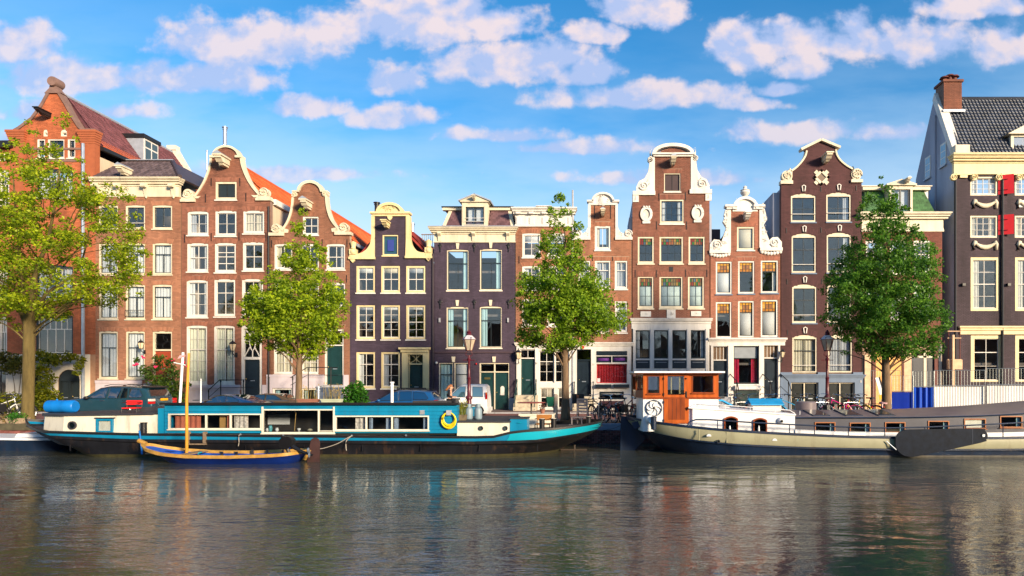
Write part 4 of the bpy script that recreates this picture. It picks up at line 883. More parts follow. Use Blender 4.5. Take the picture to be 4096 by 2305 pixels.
for x in (dq[0], dq[1]-.22): d.box(x, x+.22, FAC, FAC+1.6, dq[2]+.12, pz-.0); d.box(x+.06, x+.16, FAC-.02, FAC, dq[2]+.3, pz-.2)
d.box(dq[0]+.22, dq[1]-.22, FAC+.002, FAC+1.6, pz-.28, pz); dm = d.build('dormer', CREAM, h.o)
d = MB(); d.prism([(dq[0]-.10, pz+.001), (dq[1]+.10, pz+.001), (dq[1]+.10, pz+.08), ((dq[0]+dq[1])/2, dq[3]), (dq[0]-.10, pz+.08)], FAC-.12, FAC+1.8); d.build('dormer_pediment', CREAM, dm)
mb = MB(); c_ = (dq[0]+dq[1])/2
for sg in (-1, 1): mb.ribbon([(c_+sg*1.0, pz+.1), (c_, dq[3]+.03)][::sg], .07*1, FAC-.2, FAC+1.9)
mb.build('dormer_roof', LEAD, dm)
hoist(h.o, (c_, dq[3]-.28), CREAM, .55, False, .5)
wx0, wx1 = dq[0]+.24, dq[1]-.24; wz0, wz1 = dq[2]+.13, pz-.29
mb = MB()
for x in (wx0, (wx0+wx1)/2-.04, wx1-.06): mb.box(x, x+.07, FAC+.1, FAC+.16, wz0, wz1)
mb.box(wx0, wx1, FAC+.102, FAC+.158, wz1-.05, wz1); mb.build('dormer_sash', DARKF, dm)
for x0 in (wx0+.05, (wx0+wx1)/2): MB().box(x0, x0+(wx1-wx0)/2-.03, FAC+.12, FAC+.126, wz0, wz1-.04).build('pane', GLASS, dm); MB().box(x0+.05, x0+(wx1-wx0)/2-.08, FAC+.3, FAC+.31, wz0+.3, wz1).build('blind', BLIND, dm)
mb = MB()
for z in (wz0+.22, wz0+.42, wz0+.02): mb.tube([(wx0-.05, FAC-.04, z), (wx1+.05, FAC-.04, z)], .016, 5)
mb.build('window_rail', WHITE, dm)
MB().box(xr_-.25, xr_+.35, yt+2, yt+2.6, zt-.3, zt+.35).build('chimney', CREAM, h.o)
mb = MB()
for k in range(9): x = X(1690, 46)+k*.14; mb.tube([(x, 46, 9.5), (x, 46, 12.1)], .02, 4)
mb.box(X(1685, 46), X(1760, 46), 45.9, 46.1, 12.1, 12.15); mb.box(X(1685, 46), X(1760, 46), 45.95, 46.05, 11.2, 11.25); mb.build('roof_terrace_rail', GRAN, h.o)
# --- russet house with white attic cornice (behind the middle tree)
h = House('attic_cornice_house', 'warm russet brick house with panelled white attic cornice and white many-paned ground floor window', X(2063), X(2289), BR_H6)
zc = pt('H', 0, 488)[1]; zg = pt('I', 0, 445)[1]
k6 = dict(frame=WHITE, bands=((.33, 2), (.33, 2), (.34, 2)), lintel=.24, rise=.04, fw=.10, bot=.13, thin=(1,))
for i, (a, b) in enumerate(((143, 355), (432, 645))):
    h.win(rc('H', a, 560, b, 842), **k6, curtain='blind', frac=.3); h.win(rc('H', a, 940, b, 1220), **k6, curtain=('left', None)[i]); h.win(rc('H', a, 1325, b, 1640), **k6, curtain=None)
gh = [rc('I', 105, 512, 262, 985), rc('I', 297, 527, 460, 860), rc('I', 462, 527, 612, 860), rc('I', 310, 910, 458, 1148), rc('I', 492, 912, 600, 1148)]
gh[3] = (*gh[3][:2], .06, gh[3][3]); gh[4] = (*gh[4][:2], .06, gh[4][3])
h.door(gh[0], frame=WHITE, leaf=DGREEN, transom=.46, fan=2, fw=.05, panels=((.18, .82, .08, .42), (.18, .82, .48, .93)), step=False)
for q in gh[1:3]: h.win(q, frame=WHITE, bands=((.33, 2), (.33, 2), (.34, 2)), fw=.045, bot=.05, sill=None, thin=(1,))
h.win(gh[3], frame=WHITE, bands=((.46, 2), (.54, 2)), fw=.05, sill=None, glass=lambda i, k: GLASS, curtain='blind', cm=mat('tan_blind', (.50, .42, .32), .8), frac=.46); h.win(gh[4], frame=WHITE, bands=((.46, 2), (.54, 1)), fw=.05, sill=None, curtain='blind', cm=MATS['tan_blind'], frac=.46)
out = [(X(2063), 0), (X(2289), 0), (X(2289), zc), (X(2063), zc)]
h.panel((X(2063)-.1, X(2289)+.1, -.1, zg)); h.nob[-1] = [(X(2063)-.1, -.1), (X(2289)+.1, -.1), (X(2289)+.1, zg), (X(2063)-.1, zg)]
def wall_split(h, out, zg):
    """bricks only above the timber ground floor"""
    h.nob = []; h.wall(out, bricks=False); up = [p for p in h.holes if max(q[1] for q in p) > zg + .05]
    o2 = [(p[0], max(p[1], zg)) for p in out]
    brick_mesh([o2] + up + h.nob, FAC).build('brick_courses', h.br[0], h.o, kind='stuff')
wall_split(h, out, zg); h.shell(zc, 10)
front_panel(h, (X(2063)+.05, X(2289), 0, zg), gh, WHITE)
h.band('shopfront_cornice', 'I', 64, 445, 640, 478, WHITE, None, .22)
h.band('attic', 'H', 68, 345, 735, 488, WHITE, [(0, .12, .9), (.12, .2, .6), (.2, 1, .3)], .14); h.band('cornice', 'H', 60, 275, 740, 345, WHITE, None, .42)
h.band('cornice_break', 'H', 350, 262, 445, 300, WHITE, None, .46)
for bx in (100, 250, 400, 550, 700):
    q = rc('H', bx-26, 378, bx+26, 462); mb = MB()
    for k in range(3): x = q[0]+(q[1]-q[0])*(k+.2)/3; mb.box(x, x+.09, FAC-.10, FAC-.02, q[2], q[3])
    mb.build('triglyph', WHITE, h.o); q = rc('H', bx-28, 325, bx+28, 342); MB().box(q[0], q[1], FAC-.3, FAC, q[2]-.02, q[3]).build('dentil', WHITE, h.o)
h.flat_roof(Z(834), 10)
anchors(h.o, 'H', [(107, 868)]); stone_steps(h.o, X(2063)+.02, X(2152), 4, gh[0][2]-.01, .26, mat('worn_sandstone', (.46, .40, .30), .8, var=.3, scale=5, bump=.3))
for x in (X(2070), X(2146)): railing(h.o, [(x, FAC-1.3, .9), (x, FAC-.2, gh[0][2]+.9)], [(x, FAC-1.3, 0, .95), (x, FAC-.25, gh[0][2], gh[0][2]+.9)], DGREEN)
wall_lantern(h.o, pt('I', 95, 0)[0], pt('I', 0, 580)[1], 1.1); text(h.o, '21', *pt('I', 274, 658), .16, BLACK, FAC-.075)
downpipe(h.o, X(2291), .2, 13.5, GRAN)

# --- russet neck gable with red curtained shop window
h = House('slim_neck_gable_house', 'russet brick house with slim white neck gable and crimson-curtained window in a white timber front', X(2293), X(2526), BR_H6)
zs = pt('H', 0, 632)[1]; zt = pt('H', 0, 235)[1]; a, b = pt('H', 930, 0)[0], pt('H', 1228, 0)[0]
out = [(X(2293), 0), (X(2526), 0), (X(2526), zs), (b, zs), (b, zt), (a, zt), (a, zs), (X(2293), zs)]
k7 = dict(frame=WHITE, bands=((.33, 2), (.67, 1)), lintel=.24, fw=.085, bot=.13, curtain='full')
h.win(rc('H', 985, 474, 1166, 758), frame=WHITE, bands=((1, 2),), lintel=.24, rise=.03, fw=.10, curtain='sides', bot=.16)
for a_, b_ in ((790, 932), (986, 1165), (1216, 1362)): h.win(rc('H', a_, 880, b_, 1210), **k7); 
for a_, b_ in ((702, 830), (885, 1030), (1087, 1213)): h.win(rc('I', a_, 14, b_, 340), **{**k7, 'frame': WHITE})
gd = rc('I', 692, 512, 840, 998); gt = rc('I', 893, 525, 1213, 868); gb = rc('I', 925, 950, 1178, 1030)
h.door(gd, frame=NAVY, leaf=NAVY, transom=.58, fw=.045, panels=((.3, .7, .35, .88),), step=False)
h.win((gt[0], gt[1], pt('I', 0, 866)[1], pt('I', 0, 662)[1]), frame=WHITE, bands=((1, 1),), fw=.03, bot=.03, sill=WHITE, curtain='full', cm=mat('crimson_gold_curtain', (.50, .012, .02), .8, var=.5, scale=14), sash=REDS)
for q in ((893, 585, 1050, 650), (1058, 583, 1214, 648)): h.win(rc('I', *q), frame=NAVY, bands=((1, 1),), fw=.06, bot=.06, sill=None, curtain='blind', cm=mat('violet_film', (.28, .06, .42), .5), frac=1.)
h.win(gb, frame=NAVY, bands=((1, 1),), fw=.06, bot=.06, sill=None, curtain='blind', cm=CURT, frac=.35)
zg = pt('I', 0, 445)[1]; wall_split(h, out, zg); h.shell(zs-.3, 10)
front_panel(h, (X(2293)+.02, X(2526)-.02, 0, zg), [gd, (gt[0], gt[1], pt('I', 0, 866)[1], pt('I', 0, 662)[1]), rc('I', 893, 585, 1050, 650), rc('I', 1058, 583, 1214, 648), gb], WHITE)
q = rc('I', 896, 530, 1213, 575); mb = MB()
for k in range(5): mb.box(q[0], q[1], FAC-.085-.01*(k % 2), FAC-.06, q[2]+(q[3]-q[2])*k/5, q[2]+(q[3]-q[2])*(k+.9)/5)
mb.build('ventilation_louvre', NAVY, h.o)
h.band('shopfront_cornice', 'I', 645, 440, 1262, 480, WHITE, None, .24)
for q in ((890, 875, 1048, 908), (1074, 874, 1232, 907)): r = rc('I', *q); MB().box(r[0], r[1], FAC-.35, FAC-.06, r[2], r[3]).build('window_box', NAVY, h.o)
q = rc('I', 897, 812, 933, 864); pn = MB().box(q[0], q[1], FAC+.095, FAC+.10, q[2], q[3]).build('notice', BLIND, h.o)
MB().box(*rc('I', 925, 1045, 1178, 1150)[:2], FAC-.07, FAC-.058, .1, rc('I', 0, 1045, 1, 1046)[3]).build('cellar_hatch', mat('maroon_panel', (.05, .012, .02), .5), h.o)
mb = MB(); 
for x0, x1 in ((905, 937), (1222, 1250)): q = rc('H', x0, 235, x1, 500); mb.box(q[0], q[1], FAC-.08, FAC+.3, q[2], q[3])
mb.build('gable_pilasters', WHITE, h.o)
for sg, poly, sc_, e in ((1, [(1222, 632), (1222, 480), (1250, 480)] + [(1258, 510), (1278, 545), (1305, 562), (1340, 562), (1412, 600), (1415, 632)], (1370, 568), (1220, 1420, 606, 640)), (-1, [(932, 632), (932, 480), (905, 480), (896, 510), (880, 545), (850, 562), (815, 562), (745, 600), (742, 632)], (788, 568), (735, 935, 606, 640))):
    mb = MB(); mb.prism(pts('H', poly), FAC-.06, FAC+.28); scroll(mb, pt('H', *sc_), .25, -sg, FAC-.13, FAC+.25); q = rc('H', e[0], e[2], e[1], e[3]); mb.box(q[0], q[1], FAC-.12, FAC+.3, q[2], q[3]); acanthus(mb, pt('H', *((1275, 575) if sg > 0 else (880, 575))), .2, .13, FAC-.07, 6, 8); mb.build('gable_claw', WHITE, h.o, smooth=40)
mb = MB(); q = rc('H', 893, 182, 1266, 236); hh = q[3]-q[2]; c_ = pt('H', 1078, 195); rx_ = (pt('H', 1205, 0)[0]-pt('H', 950, 0)[0])/2; rz_ = pt('H', 0, 96)[1]-c_[1]
mb.prism([(q[0]+.1, q[2]), (q[1]-.1, q[2]), (q[1]-.1, q[2]+hh*.6), (q[0]+.1, q[2]+hh*.6)], FAC-.09, FAC+.3); mb.box(q[0], c_[0]-rx_+.1, FAC-.2, FAC+.32, q[2]+hh*.6, q[3]); mb.box(c_[0]+rx_-.1, q[1], FAC-.2, FAC+.32, q[2]+hh*.6, q[3])
mb.prism(arc(c_[0], c_[1]-.15, rx_, rz_+.15, 0, 180, 16), FAC-.05, FAC+.28); mb.ribbon(arc(c_[0], c_[1], rx_-.1, rz_-.1, 180, 0, 16), .12, FAC-.2, FAC+.32); acanthus(mb, (c_[0], c_[1]+.02), .5, .36, FAC-.08, 12, 4); mb.ball((c_[0], FAC-.05, c_[1]+.05), (.3, .08, .32), 10, 6)
mb.build('gable_pediment', WHITE, h.o, smooth=40)
hoist(h.o, pt('H', 1076, 345), CREAM, .75, True, .8); anchors(h.o, 'H', [(983, 320), (1167, 318)], .8); anchors(h.o, 'H', [(958, 858), (1190, 858), (1190, 1335)], .25)
h.flat_roof(zs-.4, 9)
stone_steps(h.o, X(2293)+.02, X(2372), 4, gd[2]-.01, .26, MATS['worn_sandstone'])
for x in (X(2298), X(2373)): railing(h.o, [(x, FAC-1.3, .95), (x, FAC-.2, gd[2]+.9)], [(x, FAC-1.3, 0, .95), (x, FAC-.25, gd[2], gd[2]+.9)], NAVY, knob=False)
p = pt('I', 752, 492); MB().disc(p, .1, FAC-.15, FAC-.06).build('alarm_box', REDS, h.o); text(h.o, '23', *pt('I', 862, 670), .14, GRAN, FAC-.07)

# --- tall neck gable with stained glass
h = House('tall_neck_gable_house', 'tall deep russet house with arched neck gable, oval medallions, stained glass and white timber front', X(2530), X(2838), BR_H8)
zs = pt('J', 0, 612)[1]; zt = pt('J', 0, 225)[1]; a, b = pt('J', 305, 0)[0], pt('J', 685, 0)[0]; c0 = pt('J', 497, 205); rxx = (b-a)/2-.12; rzz = pt('J', 0, 130)[1]-c0[1]
out = [(X(2530), 0), (X(2838), 0), (X(2838), zs), (b, zs), (b, zt)] + arc(c0[0], zt, rxx, rzz+.05, 0, 180, 14) + [(a, zt), (a, zs), (X(2530), zs)]
SG = [mat('stained_%d' % i, c, .25, var=.2) for i, c in enumerate(((.22, .03, .02), (.04, .14, .03), (.28, .17, .04), (.22, .08, .03), (.07, .12, .18), (.17, .13, .06)))]
AMB = [mat('amber_glass_%d' % i, c, .2, var=.3, scale=9) for i, c in enumerate(((.50, .25, .03), (.38, .16, .03), (.55, .32, .08), (.26, .12, .05)))]
k8 = dict(frame=CREAM, sash=DARKF, fw=.095, sill=CREAM, lintel=.30, bot=.15)
h.win(rc('J', 405, 398, 575, 590), frame=CREAM, sash=BLACK, bands=((1, 2),), glass=lambda i, k: mat('brown_hatch', (.045, .025, .028), .6), lintel=.26, fw=.05)
h.win(rc('J', 363, 670, 610, 922), frame=CREAM, sash=DARKF, bands=((.33, 4), (.33, 4), (.34, 4)), lintel=.32, fw=.085, thin=(0, 1), curtain='sides', bot=.16)
for v, rows, cu in (('J', (1055, 1335), None), ('K', (104, 395), 'b')):
    for (x0, x1), n in zip(((133, 300), (358, 603), (659, 827)) if v == 'J' else ((116, 259), (312, 523), (571, 717)), (3, 4, 3)):
        def gl(i, k): return SG[random.randrange(6)] if i < 2 else GLASS
        h.win(rc(v, x0, rows[0], x1, rows[1]), **k8, bands=((.14, n*2), (.14, n*2), (.36, n-1), (.36, n-1)), thin=(0, 2), glass=gl, mull=.022, **(dict(curtain='blindlow', frac=.7, cm=mat('pale_green_blind', (.55, .62, .55), .8)) if cu else {}))
gh = [rc('K', x0, 592, x1, 850) for x0, x1 in ((97, 223), (263, 390), (428, 555), (595, 722))]
for i, q in enumerate(gh): h.win(q, frame=DARKF, bands=((.34, 2), (.33, 2), (.33, 2)), fw=.03, bot=.04, sill=WHITE, thin=(0, 1), curtain=('left', None, None, 'right')[i], mull=.02)
zg = pt('K', 0, 500)[1]; wall_split(h, out, zg); h.shell(zs-.4, 11, GREYW)
front_panel(h, (X(2530)+.02, X(2838)-.02, 0, zg), gh, WHITE)
for x0, x1 in ((97, 223), (263, 390), (428, 555), (595, 722)):
    q = rc('K', x0, 864, x1, 938); p = MB().box(q[0], q[1], FAC-.075, FAC-.062, q[2], q[3]).build('sill_panel', NAVY, h.o); MB().box(q[0]+.1, q[1]-.1, FAC-.082, FAC-.075, q[3]-.14, q[3]-.11).build('panel_moulding', GRAN, p)
mb = MB()
for x0 in (72, 228, 393, 560, 728): q = rc('K', x0, 580, x0+26, 960); mb.box(q[0], q[1], FAC-.11, FAC-.055, q[2], q[3])
for i, x0 in enumerate((72, 228, 393, 560, 728)): q = rc('K', x0+1, 580, x0+25, 960); MB().box(q[0], q[1], FAC-.11, FAC-.055, q[2], q[3]).build('pilaster', WHITE, h.o)
h.band('shopfront_cornice', 'K', 64, 485, 772, 580, WHITE, [(0, .5, .25), (.5, .75, .4), (.75, .92, .8), (.92, 1, 1)], .26)
for q in ((140, 422, 235, 470), (378, 406, 457, 482), (597, 420, 690, 465)):
    r = rc('K', *q); p = MB().box(r[0], r[1], FAC-.07, FAC-.0, r[2], r[3]).build('carved_plaque', WHITE, h.o); mb = MB(); acanthus(mb, ((r[0]+r[1])/2, (r[2]+r[3])/2), (r[1]-r[0])*.3, (r[3]-r[2])*.3, FAC-.075, 8, 3); mb.build('plaque_relief', WHITE, p)
for q in (('l', 80, 313, 585, 627), ('r', 668, 898, 567, 612)):
    r = rc('J', q[1], q[3], q[2], q[4]); MB().box(r[0], r[1], FAC-.12, FAC+.3, r[2], r[3]).build('shoulder_coping', WHITE, h.o); sg = 1 if q[0] == 'r' else -1; z0 = r[3]; xb = b if sg > 0 else a
    poly = [(xb-sg*.02, z0), (xb+sg*1.12, z0), (xb+sg*1.12, z0+.25), (xb+sg*.95, z0+.62), (xb+sg*.62, z0+.78), (xb+sg*.38, z0+1.2), (xb+sg*.30, z0+1.8), (xb+sg*.28, z0+2.5), (xb+sg*.18, zt), (xb-sg*.02, zt)]
    mb = MB(); mb.prism(poly, FAC-.05, FAC+.26); scroll(mb, (xb+sg*.66, z0+.34), .28, -sg, FAC-.12, FAC); scroll(mb, (xb+sg*.27, z0+1.95), .16, sg, FAC-.10, FAC+.2); acanthus(mb, (xb+sg*.5, z0+.5), .22, .28, FAC-.06, 6, 2); acanthus(mb, (xb+sg*.2, z0+2.4), .08, .2, FAC-.05, 6, 9); mb.build('gable_claw', WHITE, h.o, smooth=40)
for x0 in (80, 832): r = rc('J', x0, 627 if x0 < 100 else 612, x0+62, 698 if x0 < 100 else 684); mb = MB().box(r[0], r[1], FAC-.08, FAC, r[2], r[3]); acanthus(mb, ((r[0]+r[1])/2, (r[2]+r[3])/2), .12, .15, FAC-.09, 7, 5); mb.build('carved_block', WHITE, h.o)
mb = MB(); r = rc('J', 280, 195, 716, 230); mb.box(r[0]+.08, r[1]-.08, FAC-.14, FAC+.3, r[2], (r[2]+r[3])/2); mb.box(r[0], r[1], FAC-.24, FAC+.32, (r[2]+r[3])/2, r[3]); rz2 = pt('J', 0, 100)[1]-r[3]
mb.ribbon(arc(c0[0], r[3]-.05, (b-a)/2-.05, rz2-.12, 180, 0, 16), .2, FAC-.22, FAC+.32); mb.build('gable_pediment', WHITE, h.o)
hoist(h.o, pt('J', 490, 300), CREAM, .95, True, .85)
for p in ((221, 823), (752, 812)):
    c = pt('J', *p); mb = MB(); mb.ribbon([(c[0]+.22*math.cos(R(t*18)), c[1]+.30*math.sin(R(t*18))) for t in range(21)], -.16, FAC-.12, FAC+.02); mb.box(c[0]-.24, c[0]+.24, FAC-.1, FAC, c[1]-.58, c[1]-.42)
    for k in range(3): mb.ball((c[0]-.16+.16*k, FAC-.1, c[1]+.44), .07, 8, 5)
    md = mb.build('oval_medallion', WHITE, h.o); MB().prism([(c[0]+.21*math.cos(R(t*24)), c[1]+.29*math.sin(R(t*24))) for t in range(15)], FAC-.03, FAC).build('medallion_field', STONE, md)
anchors(h.o, 'J', [(353, 645), (627, 638), (327, 938), (638, 940)], .5); anchors(h.o, 'K', [(93, 80), (285, 80), (549, 76), (742, 76)], .45)
r = rc('J', 457, 1367, 497, 1418); MB().box(r[0], r[1], FAC-.03, FAC-.01, r[2], r[3]).build('vent_grille', BLACK, h.o)
h.flat_roof(zs-.5, 11); flue(h.o, pt('J', 168, 0)[0], FAC+.5, zs, zs+.6, .14, BLACK); MB().box(X(2838)-.02, X(2852), FAC+.5, FAC+6, 8, pt('J', 0, 800)[1]).build('rear_wing', GREYW, h.o); MB().box(X(2518), X(2530), FAC+.6, FAC+3, 8, pt('J', 0, 830)[1]).build('rear_wing', GREYW, h.o)

# --- small ornate neck gable
h = House('ornate_neck_gable_house', 'coral russet house with lavish white carved neck gable, crowning urn and amber leaded lights', X(2842), X(3121), BR_H9)
zs = pt('J', 0, 1215)[1]; zt = pt('J', 0, 770)[1]; a, b = pt('J', 1085, 0)[0], pt('J', 1400, 0)[0]
out = [(X(2842), 0), (X(3121), 0), (X(3121), zs), (b, zs), (b, zt), (a, zt), (a, zs), (X(2842), zs)]
h.win(rc('J', 1160, 952, 1340, 1195), frame=CREAM, sash=DARKF, bands=((1, 1),), lintel=.24, fw=.10, curtain='blind', frac=1., bot=.13)
k9 = dict(frame=WHITE, sash=DARKF, fw=.085, lintel=.24, bot=.11, sill=BLUEG, thin=(0, 1), mull=.02, glass=lambda i, k: AMB[3 if i == 1 and k in (1, 2) else (i*5+k*3) % 3] if i < 3 else GLASS)
for j, (x0, x1) in enumerate(((823, 968), (1026, 1172), (1231, 1387))):
    dy_ = -5*j; h.win(rc('K', x0, -30+dy_, x1, 266+dy_), **k9, bands=((.09, 4), (.13, 4), (.10, 4), (.68, 1)), curtain=('blindlow', None, 'right')[j], frac=.66, cm=CURT)
    h.win(rc('K', x0, 337+dy_*2, x1-3, 664+dy_), **k9, bands=((.08, 4), (.13, 4), (.09, 4), (.7, 1)), curtain=(None, 'blindlow', 'blindlow')[j], frac=.69)
zg = pt('K', 0, 665)[1]; d1 = rc('K', 797, 738, 931, 1195); d2 = rc('K', 1257, 722, 1387, 1200); wq = rc('K', 983, 735, 1210, 1080)
LEADED = mat('leaded_amber', (.16, .10, .06), .3, var=.6, scale=22)
h.door(d1, frame=WHITE, leaf=NAVY, transom=.78, fan=4, fw=.03, tglass=LEADED, step=False, panels=((.15, .85, .5, .9), (.15, .85, .06, .42))); h.door(d2, frame=WHITE, leaf=NAVY, transom=.76, fan=4, fw=.03, tglass=LEADED, step=False, panels=((.15, .85, .2, .93),))
h.win(wq, frame=DARKF, bands=((.32, 1), (.68, 1)), fw=.035, bot=.05, sill=WHITE, curtain='sides', cm=CURTR, glass=lambda i, k: GLASS if i else mat('grey_screen', (.22, .25, .28), .5))
wall_split(h, out, zg); h.shell(zs-.3, 10)
front_panel(h, (X(2842)+.02, X(3121)-.02, 0, zg), [d1, d2, wq], WHITE)
h.band('shopfront_cornice', 'K', 768, 662, 1443, 730, WHITE, [(0, .5, .25), (.5, .75, .5), (.75, 1, 1)], .26)
for x0 in (933, 1212): q = rc('K', x0, 730, x0+42, 1200); MB().box(q[0], q[1], FAC-.11, FAC-.055, 0, q[3]).build('pilaster', WHITE, h.o)
q = rc('K', 990, 1090, 1225, 1135); MB().prism([(FAC-.06, q[3]), (FAC-.34, q[3]-.05), (FAC-.4, q[2]+.05), (FAC-.06, q[2])], q[0], q[1], 'x').build('roller_housing', WHITE, h.o)
q = rc('K', 985, 1140, 1205, 1290); mb = MB()
for k in range(14): z = q[2]+(q[3]-q[2])*k/14; mb.box(q[0], q[1], FAC-.10-.012*(k % 2), FAC-.058, max(z, .01), z+.065)
mb.build('roller_shutter', mat('dark_green_shutter', (.010, .03, .03), .5), h.o)
for sg in (-1, 1):
    xb = a if sg < 0 else b; zb_ = pt('J', 0, 1195 if sg < 0 else 1170)[1]; xe = X(2842)-.05 if sg < 0 else X(3121)+.08
    poly = [(xb+sg*.0, zb_), (xe, zb_), (xe, zb_+.35), (xe-sg*.25, zb_+.66), (xe-sg*.6, zb_+.62), (xe-sg*.85, zb_+.36), (xb+sg*.55, zb_+.45), (xb+sg*.36, zb_+.95), (xb+sg*.2, zb_+1.4), (xb+sg*.42, zb_+1.75), (xb+sg*.30, zb_+2.1), (xb+sg*.36, zt-.4), (xb+sg*.26, zt), (xb-sg*.06, zt), (xb-sg*.06, zb_)]
    mb = MB(); mb.prism(poly, FAC-.07, FAC+.25); mb.box(min(xb, xe)-.03, max(xb, xe)+.03, FAC-.16, FAC+.28, zb_-.2, zb_); scroll(mb, (xe-sg*.45, zb_+.33), .26, sg, FAC-.15, FAC)
    for i, (u, v) in enumerate(((.7, .2), (.3, .5), (.24, .95), (.2, 1.4), (.28, 1.75), (.2, 2.2), (.18, 2.6), (1.0, .15))): acanthus(mb, (xb+sg*u, zb_+v), .16, .22, FAC-.09, 6, 10+i)
    for k in range(7): x = min(xb, xe)+abs(xe-xb)*(k+.5)/7; mb.ball((x, FAC-.05, zb_-.22-.14*math.sin((k+.5)/7*math.pi)), (.12, .07, .12), 8, 5)
    mb.build('carved_gable_claw', WHITE, h.o, smooth=40)
mb = MB(); r = rc('J', 1032, 730, 1443, 775); c0 = ((a+b)/2, r[2])
mb.box(r[0]+.1, c0[0]-.5, FAC-.16, FAC+.3, r[2], (r[2]+r[3])/2); mb.box(r[0], c0[0]-.5, FAC-.24, FAC+.32, (r[2]+r[3])/2, r[3]); mb.box(c0[0]+.5, r[1]-.1, FAC-.16, FAC+.3, r[2], (r[2]+r[3])/2); mb.box(c0[0]+.5, r[1], FAC-.24, FAC+.32, (r[2]+r[3])/2, r[3])
rw, rh = (pt('J', 1375, 0)[0]-pt('J', 1115, 0)[0])/2, pt('J', 0, 645)[1]-r[2]
mb.prism(arc(c0[0], c0[1]-.12, rw, rh, 0, 180, 18), FAC-.06, FAC+.28); mb.ribbon(arc(c0[0], c0[1], rw-.13, rh-.16, 180, 0, 18), .16, FAC-.2, FAC+.3)
for k in range(5): t = R(50+20*k); acanthus(mb, (c0[0]+(rw-.02)*math.cos(t), c0[1]+(rh-.05)*math.sin(t)), .13, .12, FAC-.18, 4, 30+k)
zt2 = c0[1]+rh-.05; mb.lathe([(.12, zt2), (.10, zt2+.08), (.22, zt2+.18), (.30, zt2+.32), (.26, zt2+.42), (.30, zt2+.46), (.14, zt2+.52), (.10, zt2+.60), (.13, zt2+.66), (.04, zt2+.74)], (c0[0], FAC-.02, 0), 12); mb.build('gable_crest', WHITE, h.o, smooth=40)
hoist(h.o, pt('J', 1250, 860), WHITE, 1.0, False, .8); mb = MB(); acanthus(mb, pt('J', 1225, 840), .25, .3, FAC-.3, 8, 77); mb.build('hoist_ornament', WHITE, h.o)
h.flat_roof(zs-.4, 10); MB().box(X(2858), X(2905), FAC+2, FAC+5, zs-.5, pt('J', 0, 900)[1]).build('rear_dormer', SLATE, h.o)
roof_slope(h.o, (X(3060), FAC+1, zs+1.6), (X(3060), FAC+9, zs+1.6), (X(3121), FAC+9, zs-.2), (X(3121), FAC+1, zs-.2), ORANGE)
wall_lantern(h.o, pt('K', 1413, 0)[0], pt('K', 0, 815)[1], .95); stone_steps(h.o, d1[0]-.1, d1[1]+.1, 3, d1[2]-.005); stone_steps(h.o, d2[0]-.1, d2[1]+.1, 3, d2[2]-.005)
for x in (X(2935), X(3065), X(3137)): railing(h.o, [(x-.25, FAC-.1, 2.2), (x, FAC-.9, 1.75), (x, FAC-1.5, 1.2)], [(x, FAC-.9, 0, 1.7)], BLACK, knob=False, low=.75)

# --- oxblood bell gable with diamond window
h = House('oxblood_bell_gable_house', 'oxblood brick house with pointed bell gable, white diamond oculus, arched windows and blue-grey basement', X(3124), X(3446), BR_DRK)
zs = pt('L', 0, 515)[1]
L_ = smooth_path(pts('L', [(212, 405), (262, 368), (312, 312), (348, 255), (360, 205)]), 3); R_ = smooth_path(pts('L', [(625, 195), (636, 245), (672, 302), (730, 352), (792, 388)]), 3)
out = [(X(3124), 0), (X(3446), 0), (X(3446), zs), (R_[-1][0]+.03, zs)] + R_[::-1] + pts('L', [(640, 185), (492, 112), (335, 195)]) + L_[::-1] + [(L_[0][0]-.03, zs), (X(3124), zs)]
k10 = dict(frame=CREAM, sash=DARKF, fw=.085, rise=.16, lintel=.32, sill=BLUEG, bands=((.36, 2), (.64, 2)), bot=.12)
h.win(rc('L', 202, 616, 442, 893), **{**k10, 'bands': ((.5, 2), (.5, 2)), 'thin': (0,)}); h.win(rc('L', 544, 605, 783, 890), **{**k10, 'bands': ((.5, 2), (.5, 2)), 'thin': (0,)}, curtain='right')
h.win(rc('L', 209, 1003, 445, 1385), **k10); h.win(rc('L', 548, 994, 785, 1380), **k10, curtain='right')
h.win(rc('M', 215, 140, 450, 515), **k10); h.win(rc('M', 552, 132, 785, 512), **k10, curtain='right'); h.win(rc('M', 216, 630, 454, 1000), **{**k10, 'sill': None}, curtain='full'); h.win(rc('M', 562, 625, 795, 998), **{**k10, 'sill': None}, curtain='full')
zb = pt('M', 0, 990)[1]; ds = [rc('M', 200, 1088, 465, 1290), rc('M', 540, 1088, 815, 1290)]
for q in ds: h.door((q[0], q[1], .02, q[3]), frame=CREAM, leaf=mat('black_green_door', (.016, .02, .02), .3), leaves=2, fw=.06, panels=((.15, .85, .72, .93), (.15, .85, .1, .6)), step=False)
wall_split(h, out, zb); h.shell(zs-.3, 11, GREYW)
slab([(X(3124)-.06, 0), (X(3446)+.06, 0), (X(3446)+.06, zb), (X(3124)-.06, zb)], [archpoly((q[0], q[1], .021, q[3]), 0) for q in ds] + [archpoly((rc('M', 216, 630, 454, 1000)[0]-.03, rc('M', 216, 630, 454, 1000)[1]+.03, rc('M', 216, 630, 454, 1000)[2]-.05, zb-.001), 0), archpoly((rc('M', 562, 625, 795, 998)[0]-.03, rc('M', 562, 625, 795, 998)[1]+.03, rc('M', 562, 625, 795, 998)[2]-.05, zb-.001), 0)], FAC-.09, FAC+.0).build('basement_front', BLUEG, h.o)
h.band('basement_cornice', 'M', 122, 1012, 900, 1048, BLUEG, None, .24)
mb = MB(); mb.ribbon(L_, .10, FAC-.10, FAC+.34); mb.build('gable_coping', CREAM, h.o); mb = MB(); mb.ribbon(R_, .10, FAC-.10, FAC+.34); mb.build('gable_coping', CREAM, h.o)
